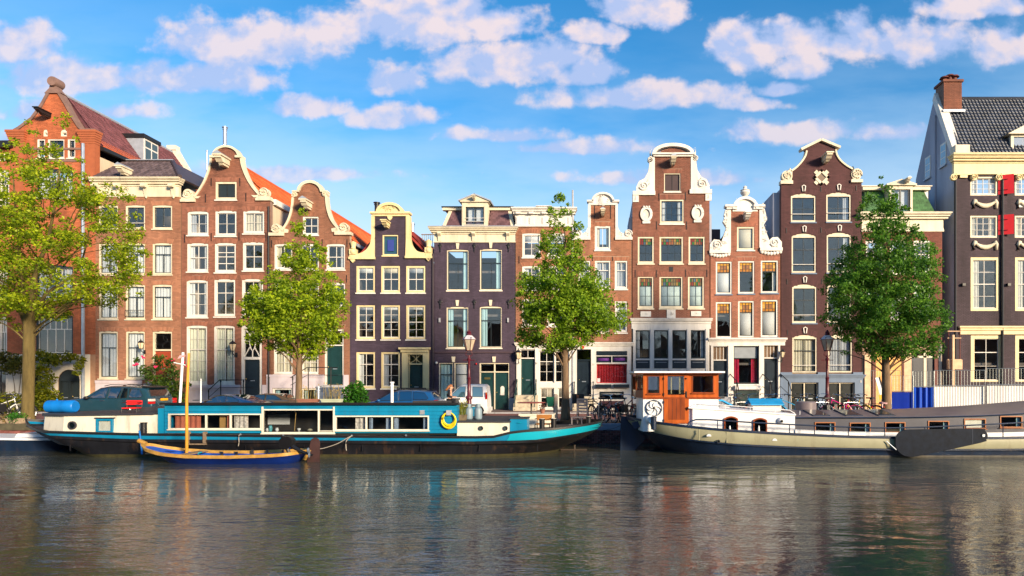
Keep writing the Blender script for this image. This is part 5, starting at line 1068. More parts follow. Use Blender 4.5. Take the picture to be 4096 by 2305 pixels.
mb = MB(); mb.ribbon(pts('L', [(300, 205), (490, 112)]), .14, FAC-.2, FAC+.36); mb.ribbon(pts('L', [(488, 112), (668, 186)]), .14, FAC-.2, FAC+.36); mb.build('gable_pediment', CREAM, h.o)
for c, sg, e in (((162, 448), 1, (98, 217, 495, 527)), ((832, 430), -1, (778, 890, 485, 512))):
    mb = MB(); scroll(mb, pt('L', *c), .33, sg, FAC-.13, FAC+.28); acanthus(mb, pt('L', *c), .34, .4, FAC-.12, 7, 6); r = rc('L', e[0], e[2], e[1], e[3]); mb.box(r[0], r[1], FAC-.15, FAC+.3, r[2], r[3]); p = pt('L', *c); mb.prism([(r[0]+.06, r[3]), (r[1]-.06, r[3]), (p[0]+sg*.34, p[1]+.3), (p[0]+sg*.2, p[1]+.5), (p[0], p[1])], FAC-.05, FAC+.25); mb.build('gable_scroll', CREAM, h.o, smooth=40)
c = pt('L', 495, 462); mb = MB()
for k in range(4):
    t = R(90*k); u = (math.cos(t), math.sin(t)); n_ = (math.cos(t+R(90)), math.sin(t+R(90)))
    mb.ribbon([(c[0]+u[0]*.50, c[1]+u[1]*.50), (c[0]+n_[0]*.50, c[1]+n_[1]*.50)], .15, FAC-.10, FAC+.02)
    e = R(45+90*k); mb.prism([(c[0]+r_*math.cos(e+d_), c[1]+r_*math.sin(e+d_)) for r_, d_ in ((.37, -.3), (.56, -.22), (.56, .22), (.37, .3))], FAC-.07, FAC+.01)
dd = mb.build('diamond_window', CREAM, h.o); MB().prism([(c[0]-.36, c[1]), (c[0], c[1]-.36), (c[0]+.36, c[1]), (c[0], c[1]+.36)], FAC-.04, FAC-.025).build('pane', mat('bronze_glass', (.22, .16, .11), .1), dd); MB().ribbon([(c[0]-.36, c[1]), (c[0], c[1]-.36), (c[0]+.36, c[1]), (c[0], c[1]+.36), (c[0]-.36, c[1])], .05, FAC-.055, FAC-.03).build('pane_frame', DARKF, dd)
hoist(h.o, pt('L', 525, 300), CREAM, 1.1, False, 1.0)
for v, kx, ky in (('L', 324, 568), ('L', 665, 558), ('L', 330, 960), ('L', 671, 952), ('M', 336, 96), ('M', 675, 90), ('M', 338, 585), ('M', 678, 580)):
    q = rc(v, kx-21, ky-35, kx+21, ky+35); kk = MB(); po = [(q[0]+.05, q[2]), (q[1]-.05, q[2]), (q[1], q[3]-.08), ((q[0]+q[1])/2, q[3]), (q[0], q[3]-.08)]; kk.ribbon(po + po[:2], .055, FAC-.09, FAC); kk.build('keystone', WHITE, h.o)
anchors(h.o, 'L', [(490, 575), (832, 565), (157, 975), (492, 970)], .32); anchors(h.o, 'M', [(163, 115), (500, 112), (168, 605)], .32)
for v, x0, x1, y in (('L', 205, 440, 815), ('L', 547, 780, 805), ('L', 212, 440, 1302), ('L', 550, 780, 1294), ('M', 218, 448, 436), ('M', 218, 448, 923), ('M', 562, 790, 921)):
    p, q = pt(v, x0, y), pt(v, x1, y); MB().tube([(p[0], FAC-.02, p[1]), (q[0], FAC-.02, q[1])], .022, 6).build('window_rail', WHITE, h.o)
MB().box(X(3099), X(3124), FAC+.4, FAC+8, 7, pt('L', 0, 590)[1]).build('rear_wing', GREYW, h.o)
roof_slope(h.o, (X(3285), FAC+.4, 15.2), (X(3285), FAC+11, 15.2), (X(3440), FAC+11, 12.9), (X(3440), FAC+.4, 12.9), BLUET); roof_slope(h.o, (X(3285), FAC+.4, 15.2), (X(3285), FAC+11, 15.2), (X(3130), FAC+11, 12.9), (X(3130), FAC+.4, 12.9), BLUET)
text(h.o, '8', *pt('M', 872, 1080), .2, WHITE, FAC-.11)

# --- house under repair with green mansard
h = House('green_mansard_house', 'dark russet house with cream cornice and green shingled mansard, ground floor boarded with plywood', X(3449), X(3768), BR_H11)
zc = pt('L', 0, 985)[1]; zg = Z(1362)
k11 = dict(frame=WHITE, bands=((.4, 2), (.6, 2)), lintel=.28, rise=.05, fw=.1, bot=.13, curtain='sides')
for x0, x1 in ((925, 1085), (1160, 1320), (1388, 1548)): h.win(rc('L', x0, 1065, x1, 1390), **k11); h.win(rc('M', x0, 145, x1, 490), **k11)
wall_split(h, [(X(3449), 0), (X(3768), 0), (X(3768), zc), (X(3449), zc)], zg); h.shell(zc, 10)
h.band('frieze', 'L', 888, 865, 1670, 985, CREAM, [(0, .16, .6), (.16, .3, .4), (.3, 1, .25)], .14); h.band('cornice', 'L', 880, 808, 1690, 865, CREAM, None, .46)
zb, zt = pt('L', 0, 808)[1], pt('L', 0, 550)[1]; xl, xr_ = pt('L', 905, 0)[0], pt('L', 1612, 0)[0]; yb, yt = FAC+.1, FAC+.8; ins = .42
roof_slope(h.o, (xl, yb, zb), (xr_, yb, zb), (xr_-ins, yt, zt), (xl+ins, yt, zt), GSLATE, 'mansard_slope')
for x, sg in ((xr_, -1), (xl, 1)): roof_slope(h.o, (x, yb, zb), (x, yb+7, zb), (x+sg*ins, yt+6, zt), (x+sg*ins, yt, zt), GSLATE, 'mansard_side')
dq = rc('L', 1150, 480, 1378, 808)
tiles(h.o, (xl, yt, zt), (1, 0, 0), (0, yb-yt, zb-zt), 15, 10, .30, .178, GSLATE, 'gs', flat=True, shift=1, name='shingle', clip=lambda u, v: .62-.42*v/1.75 < u < (xr_-xl)-.62+.42*v/1.75 and not (dq[0]-xl-.1 < u < dq[1]-xl+.1))
r = rc('L', 930, 525, 1590, 575); MB().box(r[0], r[1], yt-.3, yt+.15, r[2]+.12, r[3]).build('mansard_trim', CREAM, h.o); MB().box(r[0]-.1, r[1]+.1, yt-.36, yt+6, r[3], r[3]+.06).build('roof_edge', STONE, h.o)
MB().box(r[1]-.55, r[1], yt-.02, yt+1, zb+.2, r[2]+.12).build('roof_cheek', WHITE, h.o)
d = MB(); pz = pt('L', 0, 540)[1]
for x in (dq[0], dq[1]-.14): d.box(x, x+.14, FAC-.02, FAC+1.4, dq[2], pz)
d.box(dq[0]+.14, dq[1]-.14, FAC-.018, FAC+1.4, pz-.22, pz); dm = d.build('dormer', CREAM, h.o)
c_ = (dq[0]+dq[1])/2; MB().prism([(dq[0]-.2, pz+.001), (dq[1]+.2, pz+.001), (dq[1]+.2, pz+.08), (c_, dq[3]), (dq[0]-.2, pz+.08)], FAC-.16, FAC+1.6).build('dormer_pediment', CREAM, dm)
mb = MB()
for x in (dq[0]+.14, c_-.05, dq[1]-.22): mb.box(x, x+.09, FAC+.05, FAC+.12, dq[2], pz-.22)
mb.build('dormer_sash', DARKF, dm)
for x in (dq[0]+.2, c_): MB().box(x, x+(dq[1]-dq[0])/2-.2, FAC+.08, FAC+.086, dq[2], pz-.22).build('pane', GLASS, dm); MB().box(x, x+(dq[1]-dq[0])/2-.2, FAC+.25, FAC+.26, dq[2], pz-.22).build('blind', BLIND, dm)
hoist(h.o, (c_+.25, dq[3]-.18), CREAM, .6, True, .6)
# ground floor: steel props, plywood sheets, two dark doors
for px0, px1, py0, py1, m, nm in ((3456, 3481, 1420, 1562, PLY2, 'plywood_sheet'), (3500, 3545, 1404, 1556, PLY, 'plywood_sheet'), (3546, 3604, 1404, 1556, PLY, 'plywood_sheet'), (3612, 3642, 1408, 1556, PLY2, 'plywood_sheet')):
    q = S(px0, py0, px1, py1); MB().box(q[0], q[1], FAC-.12, FAC-.06, .02, q[3]).build(nm, m, h.o)
for px0, px1 in ((3486, 3498), (3604, 3612), (3733, 3746)): q = S(px0, 1372, px1, 1640); MB().box(q[0], q[1], FAC-.16, FAC-.02, .02, q[3]).build('steel_prop', RUST, h.o)
q = S(3455, 1362, 3772, 1374); MB().box(q[0], q[1], FAC-.2, FAC-.02, q[2], q[3]).build('steel_lintel', RUST, h.o)
for px0, px1 in ((3643, 3692), (3703, 3733)):
    q = S(px0, 1432, px1, 1640); d = MB().box(q[0], q[1], FAC-.06, FAC-.02, .02, q[3]).build('door', mat('dark_slate_door', (.03, .035, .045), .4), h.o); MB().box(q[0]+.1, q[1]-.1, FAC-.075, FAC-.06, q[2]+1.3, q[3]-.15).build('moulding', MATS['dark_slate_door'], d)
    p = S(px0, 1410, px1, 1424); MB().box(p[0], p[1], FAC-.05, FAC-.045, p[2], p[3]).build('transom_pane', GLASSD, h.o)
for px0, px1, py0, py1 in ((3692, 3703, 1404, 1640), (3640, 3756, 1424, 1432), (3752, 3764, 1378, 1640)): q = S(px0, py0, px1, py1); MB().box(q[0], q[1], FAC-.09, FAC-.0, max(q[2], .02), q[3]).build('door_frame', CREAM, h.o)
for z0, z1 in ((1325, 1338), (1352, 1360)): pass

# --- big black-brown house with side gable
h = House('side_gable_house', 'large black-brown brick house with blue-black pantile roof, red shutters, garlands and blue-grey side gable', X(3826), X(4340), BR_H12)
zc = pt('N', 0, 846)[1]; xL = X(3826)
out = [(xL, 0), (X(4340), 0), (X(4340), zc), (xL, zc)]
cols = [(562, 787), (920, 1145)]; dxo = (920-562)*.4965/.62078
k12 = dict(frame=YELLOW, sash=WHITE, fw=.11, bot=.11, sill=None)
for i in range(2):
    o_ = 358*i
    for yy in ((857, 1012), (1172, 1352)): h.win(rc('N', 566+o_, yy[0]+2, 786+o_, yy[1]), frame=CREAM, sash=WHITE, bands=((.33, 4), (.33, 4), (.34, 4)), thin=(0, 1), fw=.10, bot=.1, sill=None, curtain='sides', mull=.03)
    q = rc('O', 455, 47, 640, 393); w_ = (q[1]-q[0]); sh = X(3600+358*.4965*i)-X(3600)
    h.win((q[0]+sh, q[1]+sh, q[2], q[3]), frame=YELLOW, sash=WHITE, bands=((.25, 2), (.25, 2), (.25, 2), (.25, 2)), thin=(0, 2), fw=.17, bot=.17, sill=None, curtain='left', cm=STONE)
    q = rc('O', 456, 547, 664, 850); h.win((q[0]+sh, q[1]+sh, q[2], q[3]), frame=YELLOW, sash=WHITE, bands=((.33, 2), (.33, 2), (.34, 2)), fw=.24, bot=.1, sill=None, thin=(1,))
h.wall(out); h.shell(zc, 5, INSIDE); 
h.band('cornice', 'N', 430, 690, 1420, 740, YELLOW, None, .55); h.band('frieze', 'N', 435, 742, 1420, 845, YELLOW, [(0, .12, .8), (.12, .2, .5), (.2, .9, .2), (.9, 1, .6)], .16)
h.band('string_course', 'O', 385, 492, 1100, 545, YELLOW, [(0, .5, .3), (.5, .8, .6), (.8, 1, 1)], .26)
for x0 in (505, 868): 
    mb = MB(); r = rc('N', x0-62, 838, x0+62, 880); mb.box(r[0], r[1], FAC-.16, FAC, r[3]-.1, r[3])
    for sg in (-1, 1): scroll(mb, ((r[0]+r[1])/2+sg*.62, r[2]+.08), .2, -sg, FAC-.22, FAC)
    mb.box(r[0]+.25, r[1]-.25, FAC-.14, FAC, r[2]+.05, r[3]-.1); mb.build('ionic_capital', YELLOW, h.o, smooth=40)
for yy in (1085, 1418):
    for i in range(2):
        c = pt('N', 680+358*i, yy); mb = MB()
        for k in range(15): t = -1+2*k/14; mb.ball((c[0]+t*.56, FAC-.08, c[1]-.22*(1-t*t)+.12), (.10, .09, .08+.07*(1-t*t)), 7, 5)
        for sg in (-1, 1): mb.tube([(c[0]+sg*.58, FAC-.07, c[1]+.26), (c[0]+sg*.70, FAC-.07, c[1]+.08), (c[0]+sg*.69, FAC-.07, c[1]-.26)], [.12, .11, .08], 7)
        mb.build('carved_garland', CREAM, h.o, smooth=True)
for yy0, yy1 in ((850, 1005), (1172, 1330)):
    for i in range(2):
        r = rc('N', 786+358*i, yy0, 870+358*i, yy1); ang = R(22); w_ = .84; s = MB(); u = (math.cos(ang), -math.sin(ang)); x0 = r[0]+.02
        v = []
        for z in (r[2], r[3]):
            for (a_, t_) in ((0, 0), (w_, 0), (w_, .05), (0, .05)): v.append((x0+u[0]*a_+u[1]*-t_*0+t_*.6, FAC-.02+u[1]*a_+t_, z))
        s.add(v, [(0, 3, 2, 1), (4, 5, 6, 7), (0, 1, 5, 4), (1, 2, 6, 5), (2, 3, 7, 6), (3, 0, 4, 7)]); sh_ = s.build('shutter', REDS, h.o)
        m2 = MB()
        for z in (r[2]+.25, r[3]-.3): m2.tube([(x0, FAC-.04, z), (x0+u[0]*.5, FAC-.06+u[1]*.5, z)], .015, 5)
        m2.build('strap_hinge', BLACK, sh_)
MB().box(*S(4069, 802, 4130, 830)[:2], FAC-.05, FAC-.015, *S(4069, 802, 4130, 830)[2:]).build('white_plaque', WHITE, h.o)
for px in (3818, 4006): downpipe(h.o, X(px), .2, zc-.3, BLACK, .075, FAC-.09)
for px in (3850, 4030): q = S(px-6, 1135, px+6, 1145); MB().box(q[0], q[1], FAC-.2, FAC-.015, q[2], q[3]).build('wall_lamp', BLACK, h.o)
ze = pt('N', 0, 690)[1]; xs_ = X(3818); ry, rz = FAC+2.45, 20.15
mb = MB(); mb.prism([(FAC+.02, 0), (FAC+4.9, 0), (FAC+4.9, ze), (ry, rz+.1), (FAC+.02, ze)], xs_, xs_+.3, 'x'); mb.build('side_gable', GREYW, h.o)
mb = MB(); mb.prism([(FAC-.1, ze+.05), (FAC+.28, ze+.05), (ry+.1, rz-.05), (ry-.15, rz+.35)], xs_-.06, xs_+.5, 'x'); mb.build('gable_coping', WHITE, h.o)
MB().box(xs_-.12, xs_+.75, FAC-.35, FAC+.25, ze, ze+.55).build('coping_foot', CREAM, h.o)
for (vx, vy) in ((333, 682), (206, 787)):
    oy = FAC + (1.25 if vx > 300 else 3.2); pxx = 3600+vx*.4965; zz = EYE+(1515-(280+vy*.4965))*oy/FPX
    w = MB().box(xs_-.05, xs_+.02, oy-.35, oy+.35, zz-.72, zz+.72).build('window', WHITE, h.o)
    for k in range(2):
        for j in range(3): MB().box(xs_-.058, xs_-.048, oy-.29+.3*k, oy-.03+.3*k, zz-.62+.42*j, zz-.26+.42*j).build('pane', mat('sky_glass', (.25, .45, .6), .1), w)
    MB().box(xs_-.14, xs_+.02, oy-.42, oy+.42, zz-.80, zz-.722).build('sill', LEAD, w)
mb = MB(); mb.tube([(xs_-.05, FAC+2.2, 19.0), (xs_-.05, FAC+2.2, 11)], .05, 6); mb.build('stain_pipe', GREYW, h.o)
roof_slope(h.o, (xs_+.3, FAC-.2, ze), (X(4340), FAC-.2, ze), (X(4340), ry, rz), (xs_+.3, ry, rz), BLUET); roof_slope(h.o, (xs_+.3, FAC+4.9, ze), (X(4340), FAC+4.9, ze), (X(4340), ry, rz), (xs_+.3, ry, rz), BLUET)
tiles(h.o, (xs_+.35, ry, rz+.02), (1, 0, 0), (0, -(ry-FAC+.2), ze-rz), 34, 18, .225, .285, BLUET, 'bt')
MB().tube([(xs_+.3, ry, rz+.05), (X(4340), ry, rz+.05)], .13, 8).build('ridge_tiles', BLUET, h.o)
cb = brickmats('chimney', (.24, .085, .05), (.20, .13, .10)); c = MB().box(22.0, 23.15, 41.6, 42.6, 19.0, 20.9).build('chimney', cb[1], h.o)
brick_mesh([[(22.0, 19.0), (23.15, 19.0), (23.15, 20.9), (22.0, 20.9)]], 41.6, .2, .068).build('brick_courses', cb[0], c, kind='stuff'); MB().box(21.92, 23.23, 41.5, 42.7, 20.9, 21.05).build('chimney_cap', cb[0], c)
for x, z in ((22.3, 21.3), (22.65, 21.42), (22.95, 21.38)): MB().lathe([(.14, 21.05), (.14, z), (.30, z+.04), (.24, z+.14), (.02, z+.2)], (x, 42.1, 0), 12).build('chimney_cowl', RUST, c, smooth=35)
MB().box(21.9, 23.3, 41.45, 41.6, 18.95, 19.1).build('chimney_flashing', LEAD, c)
# dormer at the picture's edge
dxl = X(3600+905*.4965); z0, z1 = pt('N', 0, 665)[1], pt('N', 0, 520)[1]
d = MB(); d.box(dxl, dxl+2.2, FAC+.15, FAC+2.2, z0, z1); d = d.build('dormer', GREYW, h.o); f_ = MB(); f_.box(dxl-.05, dxl+.12, FAC+.05, FAC+.2, z0, z1); f_.box(dxl+.12, dxl+2.2, FAC+.052, FAC+.2, z1-.12, z1); f_.box(dxl+.12, dxl+2.2, FAC+.052, FAC+.2, z0, z0+.1); f_.build('dormer_frame', CREAM, d)
for k in range(3): MB().box(dxl+.16+.6*k, dxl+.72+.6*k, FAC+.12, FAC+.14, z0+.12, z1-.14).build('pane', GLASS, d)
MB().prism([(dxl-.35, z1+.001), (dxl+2.3, z1+.001), (dxl+1.1, z1+.75)], FAC-.15, FAC+2.2).build('dormer_pediment', CREAM, d)
# ---------------------------------------------------------------- ground, quay and water
QE = 27.6; WZ = -.84
def brickpave(name, c1, c2, mort, sc, w=.5, h=.25, rough=.85):
    m = bpy.data.materials.new(name); m.use_nodes = True; t = m.node_tree; lk = t.links.new; b = t.nodes['Principled BSDF']
    g = t.nodes.new('ShaderNodeNewGeometry'); br = t.nodes.new('ShaderNodeTexBrick'); br.inputs['Scale'].default_value = sc
    br.inputs['Color1'].default_value = (*c1, 1); br.inputs['Color2'].default_value = (*c2, 1); br.inputs['Mortar'].default_value = (*mort, 1)
    br.inputs['Brick Width'].default_value = w; br.inputs['Row Height'].default_value = h; br.inputs['Mortar Size'].default_value = .012
    lk(g.outputs['Position'], br.inputs['Vector']); no = t.nodes.new('ShaderNodeTexNoise'); no.inputs['Scale'].default_value = .8; no.inputs['Detail'].default_value = 6; lk(g.outputs['Position'], no.inputs['Vector'])
    mx = t.nodes.new('ShaderNodeMix'); mx.data_type = 'RGBA'; mx.blend_type = 'MULTIPLY'; mx.inputs[0].default_value = .6; lk(br.outputs[0], mx.inputs[6]); lk(no.outputs[0], mx.inputs[7]); lk(mx.outputs[2], b.inputs['Base Color']); b.inputs['Roughness'].default_value = rough
    return m
ROADM = brickpave('red_clinker_paving', (.36, .13, .10), (.28, .10, .085), (.14, .09, .08), 2.5); PAVEM = brickpave('grey_clinker_paving', (.30, .20, .17), (.24, .17, .15), (.15, .12, .1), 2.5)
QUAYM = brickpave('quay_clinkers', (.25, .16, .10), (.20, .14, .10), (.10, .09, .06), 2.5)
def struct(name, mb, m): return mb.build(name, m, None, kind='structure', label=name.replace('_', ' '))
struct('ground', MB().box(-700, 700, QE+.4, 1500, -1.2, -.12), mat('earth', (.16, .13, .10), .9))
struct('street', MB().box(-90, 90, 31.0, 37.0, -.118, -.07), ROADM)
struct('pavement', MB().box(-90, 90, 37.14, FAC+.35, -.118, -.001), PAVEM)
struct('quay_strip', MB().box(-90, 90, QE+.36, 30.86, -.118, -.02), QUAYM)
for y in (30.86, 37.0):
    for i in range(60): 
        x = -60+2.0*i
        if -48 < x < 34: k = MB().box(x, x+1.985, y, y+.14, -.118, .0 if y > 35 else -.018).build('kerb_stone', GRAN, None, kind='structure', label='granite kerb stone')
struct('canal_bed', MB().box(-700, 700, -2, QE+.4, -3.2, -3.0), mat('mud', (.05, .045, .03), .9))
# water
wm = bpy.data.materials.new('canal_water'); wm.use_nodes = True; t = wm.node_tree; lk = t.links.new; b = t.nodes['Principled BSDF']
b.inputs['Base Color'].default_value = (.085, .090, .068, 1); b.inputs['Roughness'].default_value = .015; b.inputs['IOR'].default_value = 2.2; b.inputs['Specular IOR Level'].default_value = .6
g = t.nodes.new('ShaderNodeNewGeometry'); prev = None
mp = t.nodes.new('ShaderNodeVectorMath'); mp.operation = 'MULTIPLY'; mp.inputs[1].default_value = (.10, .28, 1); lk(g.outputs['Position'], mp.inputs[0]); no = t.nodes.new('ShaderNodeTexNoise'); no.inputs['Scale'].default_value = 1; no.inputs['Detail'].default_value = 3; lk(mp.outputs[0], no.inputs['Vector'])
ruf = t.nodes.new('ShaderNodeMapRange'); ruf.inputs[1].default_value = .38; ruf.inputs[2].default_value = .62; ruf.inputs[3].default_value = .28; ruf.inputs[4].default_value = 1; lk(no.outputs[0], ruf.inputs[0])   # calm and ruffled patches
for sc, st, dist, det in (((.5, 1.1, 1), 1.0, .045, 2), ((2.2, 6.0, 1), 1.0, .022, 3), ((8, 19, 1), 1.0, .0075, 2)):
    mp = t.nodes.new('ShaderNodeVectorMath'); mp.operation = 'MULTIPLY'; mp.inputs[1].default_value = sc; lk(g.outputs['Position'], mp.inputs[0])
    no = t.nodes.new('ShaderNodeTexNoise'); no.inputs['Scale'].default_value = 1; no.inputs['Detail'].default_value = det; no.inputs['Distortion'].default_value = .4; lk(mp.outputs[0], no.inputs['Vector'])
    bp = t.nodes.new('ShaderNodeBump'); bp.inputs['Strength'].default_value = st; bp.inputs['Distance'].default_value = dist; lk(no.outputs[0], bp.inputs['Height'])
    if det != 2 or dist < .01: lk(ruf.outputs[0], bp.inputs['Strength'])
    if prev: lk(prev, bp.inputs['Normal'])
    prev = bp.outputs[0]
lk(prev, b.inputs['Normal'])
mb = MB(); mb.add([(-500, 2.9, WZ), (500, 2.9, WZ), (500, QE+.3, WZ), (-500, QE+.3, WZ)], [(0, 1, 2, 3)]); w = mb.build('water', wm, None, kind='structure', label='canal water')
# quay wall
q = thing('quay_wall', 'dark brick canal wall with long blue-grey coping stones', 'quay wall', (0, QE, WZ))
QB = mat('quay_brick', (.24, .085, .075), .75, var=.3, scale=1.5, bump=.3, bscale=60, attr=.4)
MB().box(-90, 90, QE+.02, QE+.4, -3.0, -.28).build('wall_core', mat('quay_mortar', (.42, .37, .32), .9, var=.3, scale=3), q)
bm_ = MB().box(-.108, .108, -.02, .02, -.036, .036); QBM = []
for i in range(4): bb = MB(); bb.v = bm_.v; bb.f = bm_.f; bb.a = [i/3]*8; QBM.append(bb.mesh('brick', QB))
rest = MB(); cnt = 0
for r in range(9):
    z = WZ-.1+.084*r
    for c in range(-190, 120):
        x = c*.228+(.114 if r % 2 else 0)
        vis = -.6 < x < 1.6
        if vis:
            o = bpy.data.objects.new('brick', random.choice(QBM)); COL.objects.link(o); o.parent = q; o.location = Vector((x, QE+rnd(-.004, .004), z)) - q.location; cnt += 1
        elif -28 < x < 20:
            rest.add([(x+a, QE+b_, z+c_) for a, b_, c_ in bm_.v], bm_.f); rest.a += [random.random()]*8
rest.build('brick_courses', QB, q, kind='stuff')
for i in range(-30, 30): MB().box(i*1.6, i*1.6+1.588, QE-.06, QE+.40, -.27, 0.0).build('coping_stone', mat('blue_coping_stone', (.26, .31, .40), .7, var=.2, scale=2, bump=.2) if i > -12 else mat('mossy_coping_stone', (.085, .075, .045), .9, var=.4, scale=4, bump=.4), q)
# the camera's own side of the canal
struct('near_quay', MB().box(-700, 700, -1500, 2.9, -3.0, -.05), PAVEM)
for i in range(20):  # unseen houses, added so the lower windows reflect something darker than sky
    x0 = -64+6.4*i; x1 = x0+6.38; hh = rnd(8.6, 10.2); c_ = (x0+x1)/2
    o = thing('added_opposite_house', 'unseen low brown brick house with white sashes, added on the near bank to darken window reflections', 'house', (c_, -12, 0), 'unseen houses added on the near bank')
    MB().prism([(x0, -.04), (x1, -.04), (x1, hh-2), (c_+1.2, hh), (c_-1.2, hh), (x0, hh-2)], -20, -12).build('front_wall', mat('opposite_brick_%d' % (i % 3), ((.24, .10, .06), (.16, .07, .05), (.30, .17, .11))[i % 3], .85), o)
    for r in range(6):
        xx = c_-1.9+1.9*(r % 3); zz = .9+3*(r//3); w_ = MB().box(xx-.6, xx+.6, -12, -11.94, zz, zz+2).build('window', WHITE, o); MB().box(xx-.5, xx+.5, -11.94, -11.93, zz+.1, zz+1.9).build('pane', GLASSD, w_)
# ---------------------------------------------------------------- boats
TEAL = mat('teal_paint', (.004, .20, .37), .38, var=.18, scale=1.8, bump=.15, bscale=9, streak=1, rust=.22); TEALB = mat('lit_bow_and_fittings_teal', (.006, .34, .46), .28, var=.1, scale=1.5, bump=.1, bscale=8)  # second tone has the sun on the bow mixed in; fittings share it
TAR = mat('tarred_hull', (.010, .010, .013), .45, var=.45, scale=2.5, bump=.3, bscale=5, streak=1, bdist=.03, rust=.55); HULLW = mat('yellowed_white_paint', (.74, .70, .58), .45, var=.10, scale=2.5, bump=.15, bscale=8, streak=1, rust=.3)
DECK = mat('dark_deck', (.035, .037, .045), .6, var=.25, bump=.2, bscale=20); ROOFF = mat('roof_felt', (.06, .065, .075), .75, var=.3, bump=.3, bscale=30)
WHITEB = mat('cool_white_enamel', (.80, .81, .82), .36, var=.08, bump=.08, bscale=8, streak=1, rust=.12); NAVYH = mat('navy_hull', (.010, .024, .058), .42, var=.35, scale=2, bump=.2, bscale=6, streak=1, rust=.3)
SAGE = mat('sage_beige_band', (.35, .34, .22), .42, var=.1, scale=2, bump=.2, bscale=5, rust=.25); SLATEP = mat('slate_grey_cabin', (.065, .068, .088), .42, var=.12, bump=.08, bscale=10); ROOFP = mat('mauve_grey_roof', (.17, .14, .15), .33, var=.12, bump=.05, bscale=8)
WOOD = mat('varnished_mahogany', (.45, .10, .018), .28, var=.28, scale=7, streak=1, coat=.4); WOODD = mat('dark_mahogany', (.26, .055, .014), .3, var=.3, scale=7, streak=1, coat=.4)
def lerp_tab(tab, s):
    for (a, va), (b_, vb) in zip(tab, tab[1:]):
        if s <= b_: return va+(vb-va)*(s-a)/max(1e-6, b_-a)
    return tab[-1][1]
def hull_rings(x0, x1, beam, yc, levels, sl, sr, n=44, sharp=False):
    """levels: list of (z table or number, left overhang, right overhang, beam factor) -> closed plan loops"""
    rings = []
    for zt, ol, orr, bf in levels:
        a, b_ = x0+ol, x1-orr; near = []; farr = []
        for i in range(n+1):
            s = .5-.5*math.cos(math.pi*i/n); e = 1.
            if s < sl: e = 1-((sl-s)/sl)**1.3 if sharp else math.sqrt(max(0, 1-((sl-s)/sl)**2.2))
            elif s > 1-sr: e = math.sqrt(max(0, 1-((s-1+sr)/sr)**2.2))
            z = zt if isinstance(zt, (int, float)) else lerp_tab(zt, s); hb = beam*bf*e+.02; x = a+(b_-a)*s
            near.append((x, yc-hb, z)); farr.append((x, yc+hb, z))
        rings.append(near+farr[::-1])
    return rings
def loft_part(name, rings, m, parent, smooth=45, cap=False): return MB().loft(rings, True, cap).build(name, m, parent, smooth=smooth)
YC = 25.12
hb = thing('houseboat', 'long teal houseboat with black hull, plank-sided cabin and cream aft cabin', 'houseboat', (-11, YC, WZ))
zg = [(0, .33), (.04, .20), (.12, .06), (.25, -.02), (.5, -.09), (.815, -.13), (.835, -.10), (.85, .02), (.87, .08), (.93, .15), (1, .30)]; zt_ = [(0, .17), (.05, .06), (.12, -.07), (.25, -.20), (.5, -.235), (.80, -.28), (.9, -.23), (1, .02)]
x0, x1 = -22.2, .12
lev = lambda z, t, bf: (z, 2.15*t**1.25, 1.75*t**1.2, bf)
off = lambda tab, d: [(s, z+d) for s, z in tab]
Rg = hull_rings(x0, x1, 2.3, YC, [lev(zg, 0, 1), lev([(s, (lerp_tab(zg, s)+z)/2) for s, z in zt_], .07, 1.004), lev(zt_, .15, 1.0), lev(off(zt_, -.012), .15, 1.02), lev(off(zt_, -.10), .22, 1.02), lev(off(zt_, -.14), .25, .995), lev([(0, -.25), (.1, -.42), (.5, -.48), (1, -.35)], .5, .985), lev([(0, -.5), (1, -.55)], .74, .97), lev(WZ+.09, .93, .95), lev(WZ+.02, .97, .94), lev(WZ-.25, 1.15, .9)], .125, .17, sharp=True)
loft_part('teal_strake', Rg[0:3], TEAL, hb); loft_part('rubbing_strake', Rg[2:6], TAR, hb); loft_part('hull', Rg[5:9], TAR, hb); loft_part('waterline_growth', Rg[8:], mat('algae_band', (.06, .055, .02), .7, var=.4, scale=6), hb, cap=False)
# bow bulwark plating; sunlight on the bow is put into its brighter colour
k0 = [i for i, p in enumerate(Rg[0][:45]) if p[0] > -3.3]
near = [[(p[0], p[1]-.012, p[2]-.004) for p in (Rg[j][i] for i in k0)] for j in (0, 1, 2)]; MB().loft(near, False).build('lit_bow_plating', TEALB, hb, smooth=True)
gr = [[(p[0], p[1]+(.0 if j == 0 else .10)*(1 if p[1] < YC else -1), p[2]+(.045 if j < 2 else 0)) for p in Rg[0]] for j in (0, 1)]
inner = [(p[0]*(1-.004)-.03, YC+(p[1]-YC)*.955, p[2]) for p in Rg[0]]
top = lambda ring, d: [(p[0], p[1], p[2]+d) for p in ring]
outr = [(p[0], YC+(p[1]-YC)*1.012, p[2]) for p in Rg[0]]
MB().loft([top(outr, -.05), top(outr, .03), top(inner, .03), top(inner, -.12)], True).build('gunwale', BLACK, hb, smooth=40)
dk = [(p[0], YC+(p[1]-YC)*.96, min(p[2]-.10, .1)) for p in Rg[0]]; mb = MB(); n_ = len(dk)//2
for i in range(n_-1): mb.add([dk[i], dk[i+1], dk[len(dk)-2-i], dk[len(dk)-1-i]], [(0, 1, 2, 3)])
mb.build('deck', DECK, hb)
def bx(px0, px1, py0, py1, y): return (X(px0, y), X(px1, y), Z(py1, y), Z(py0, y))
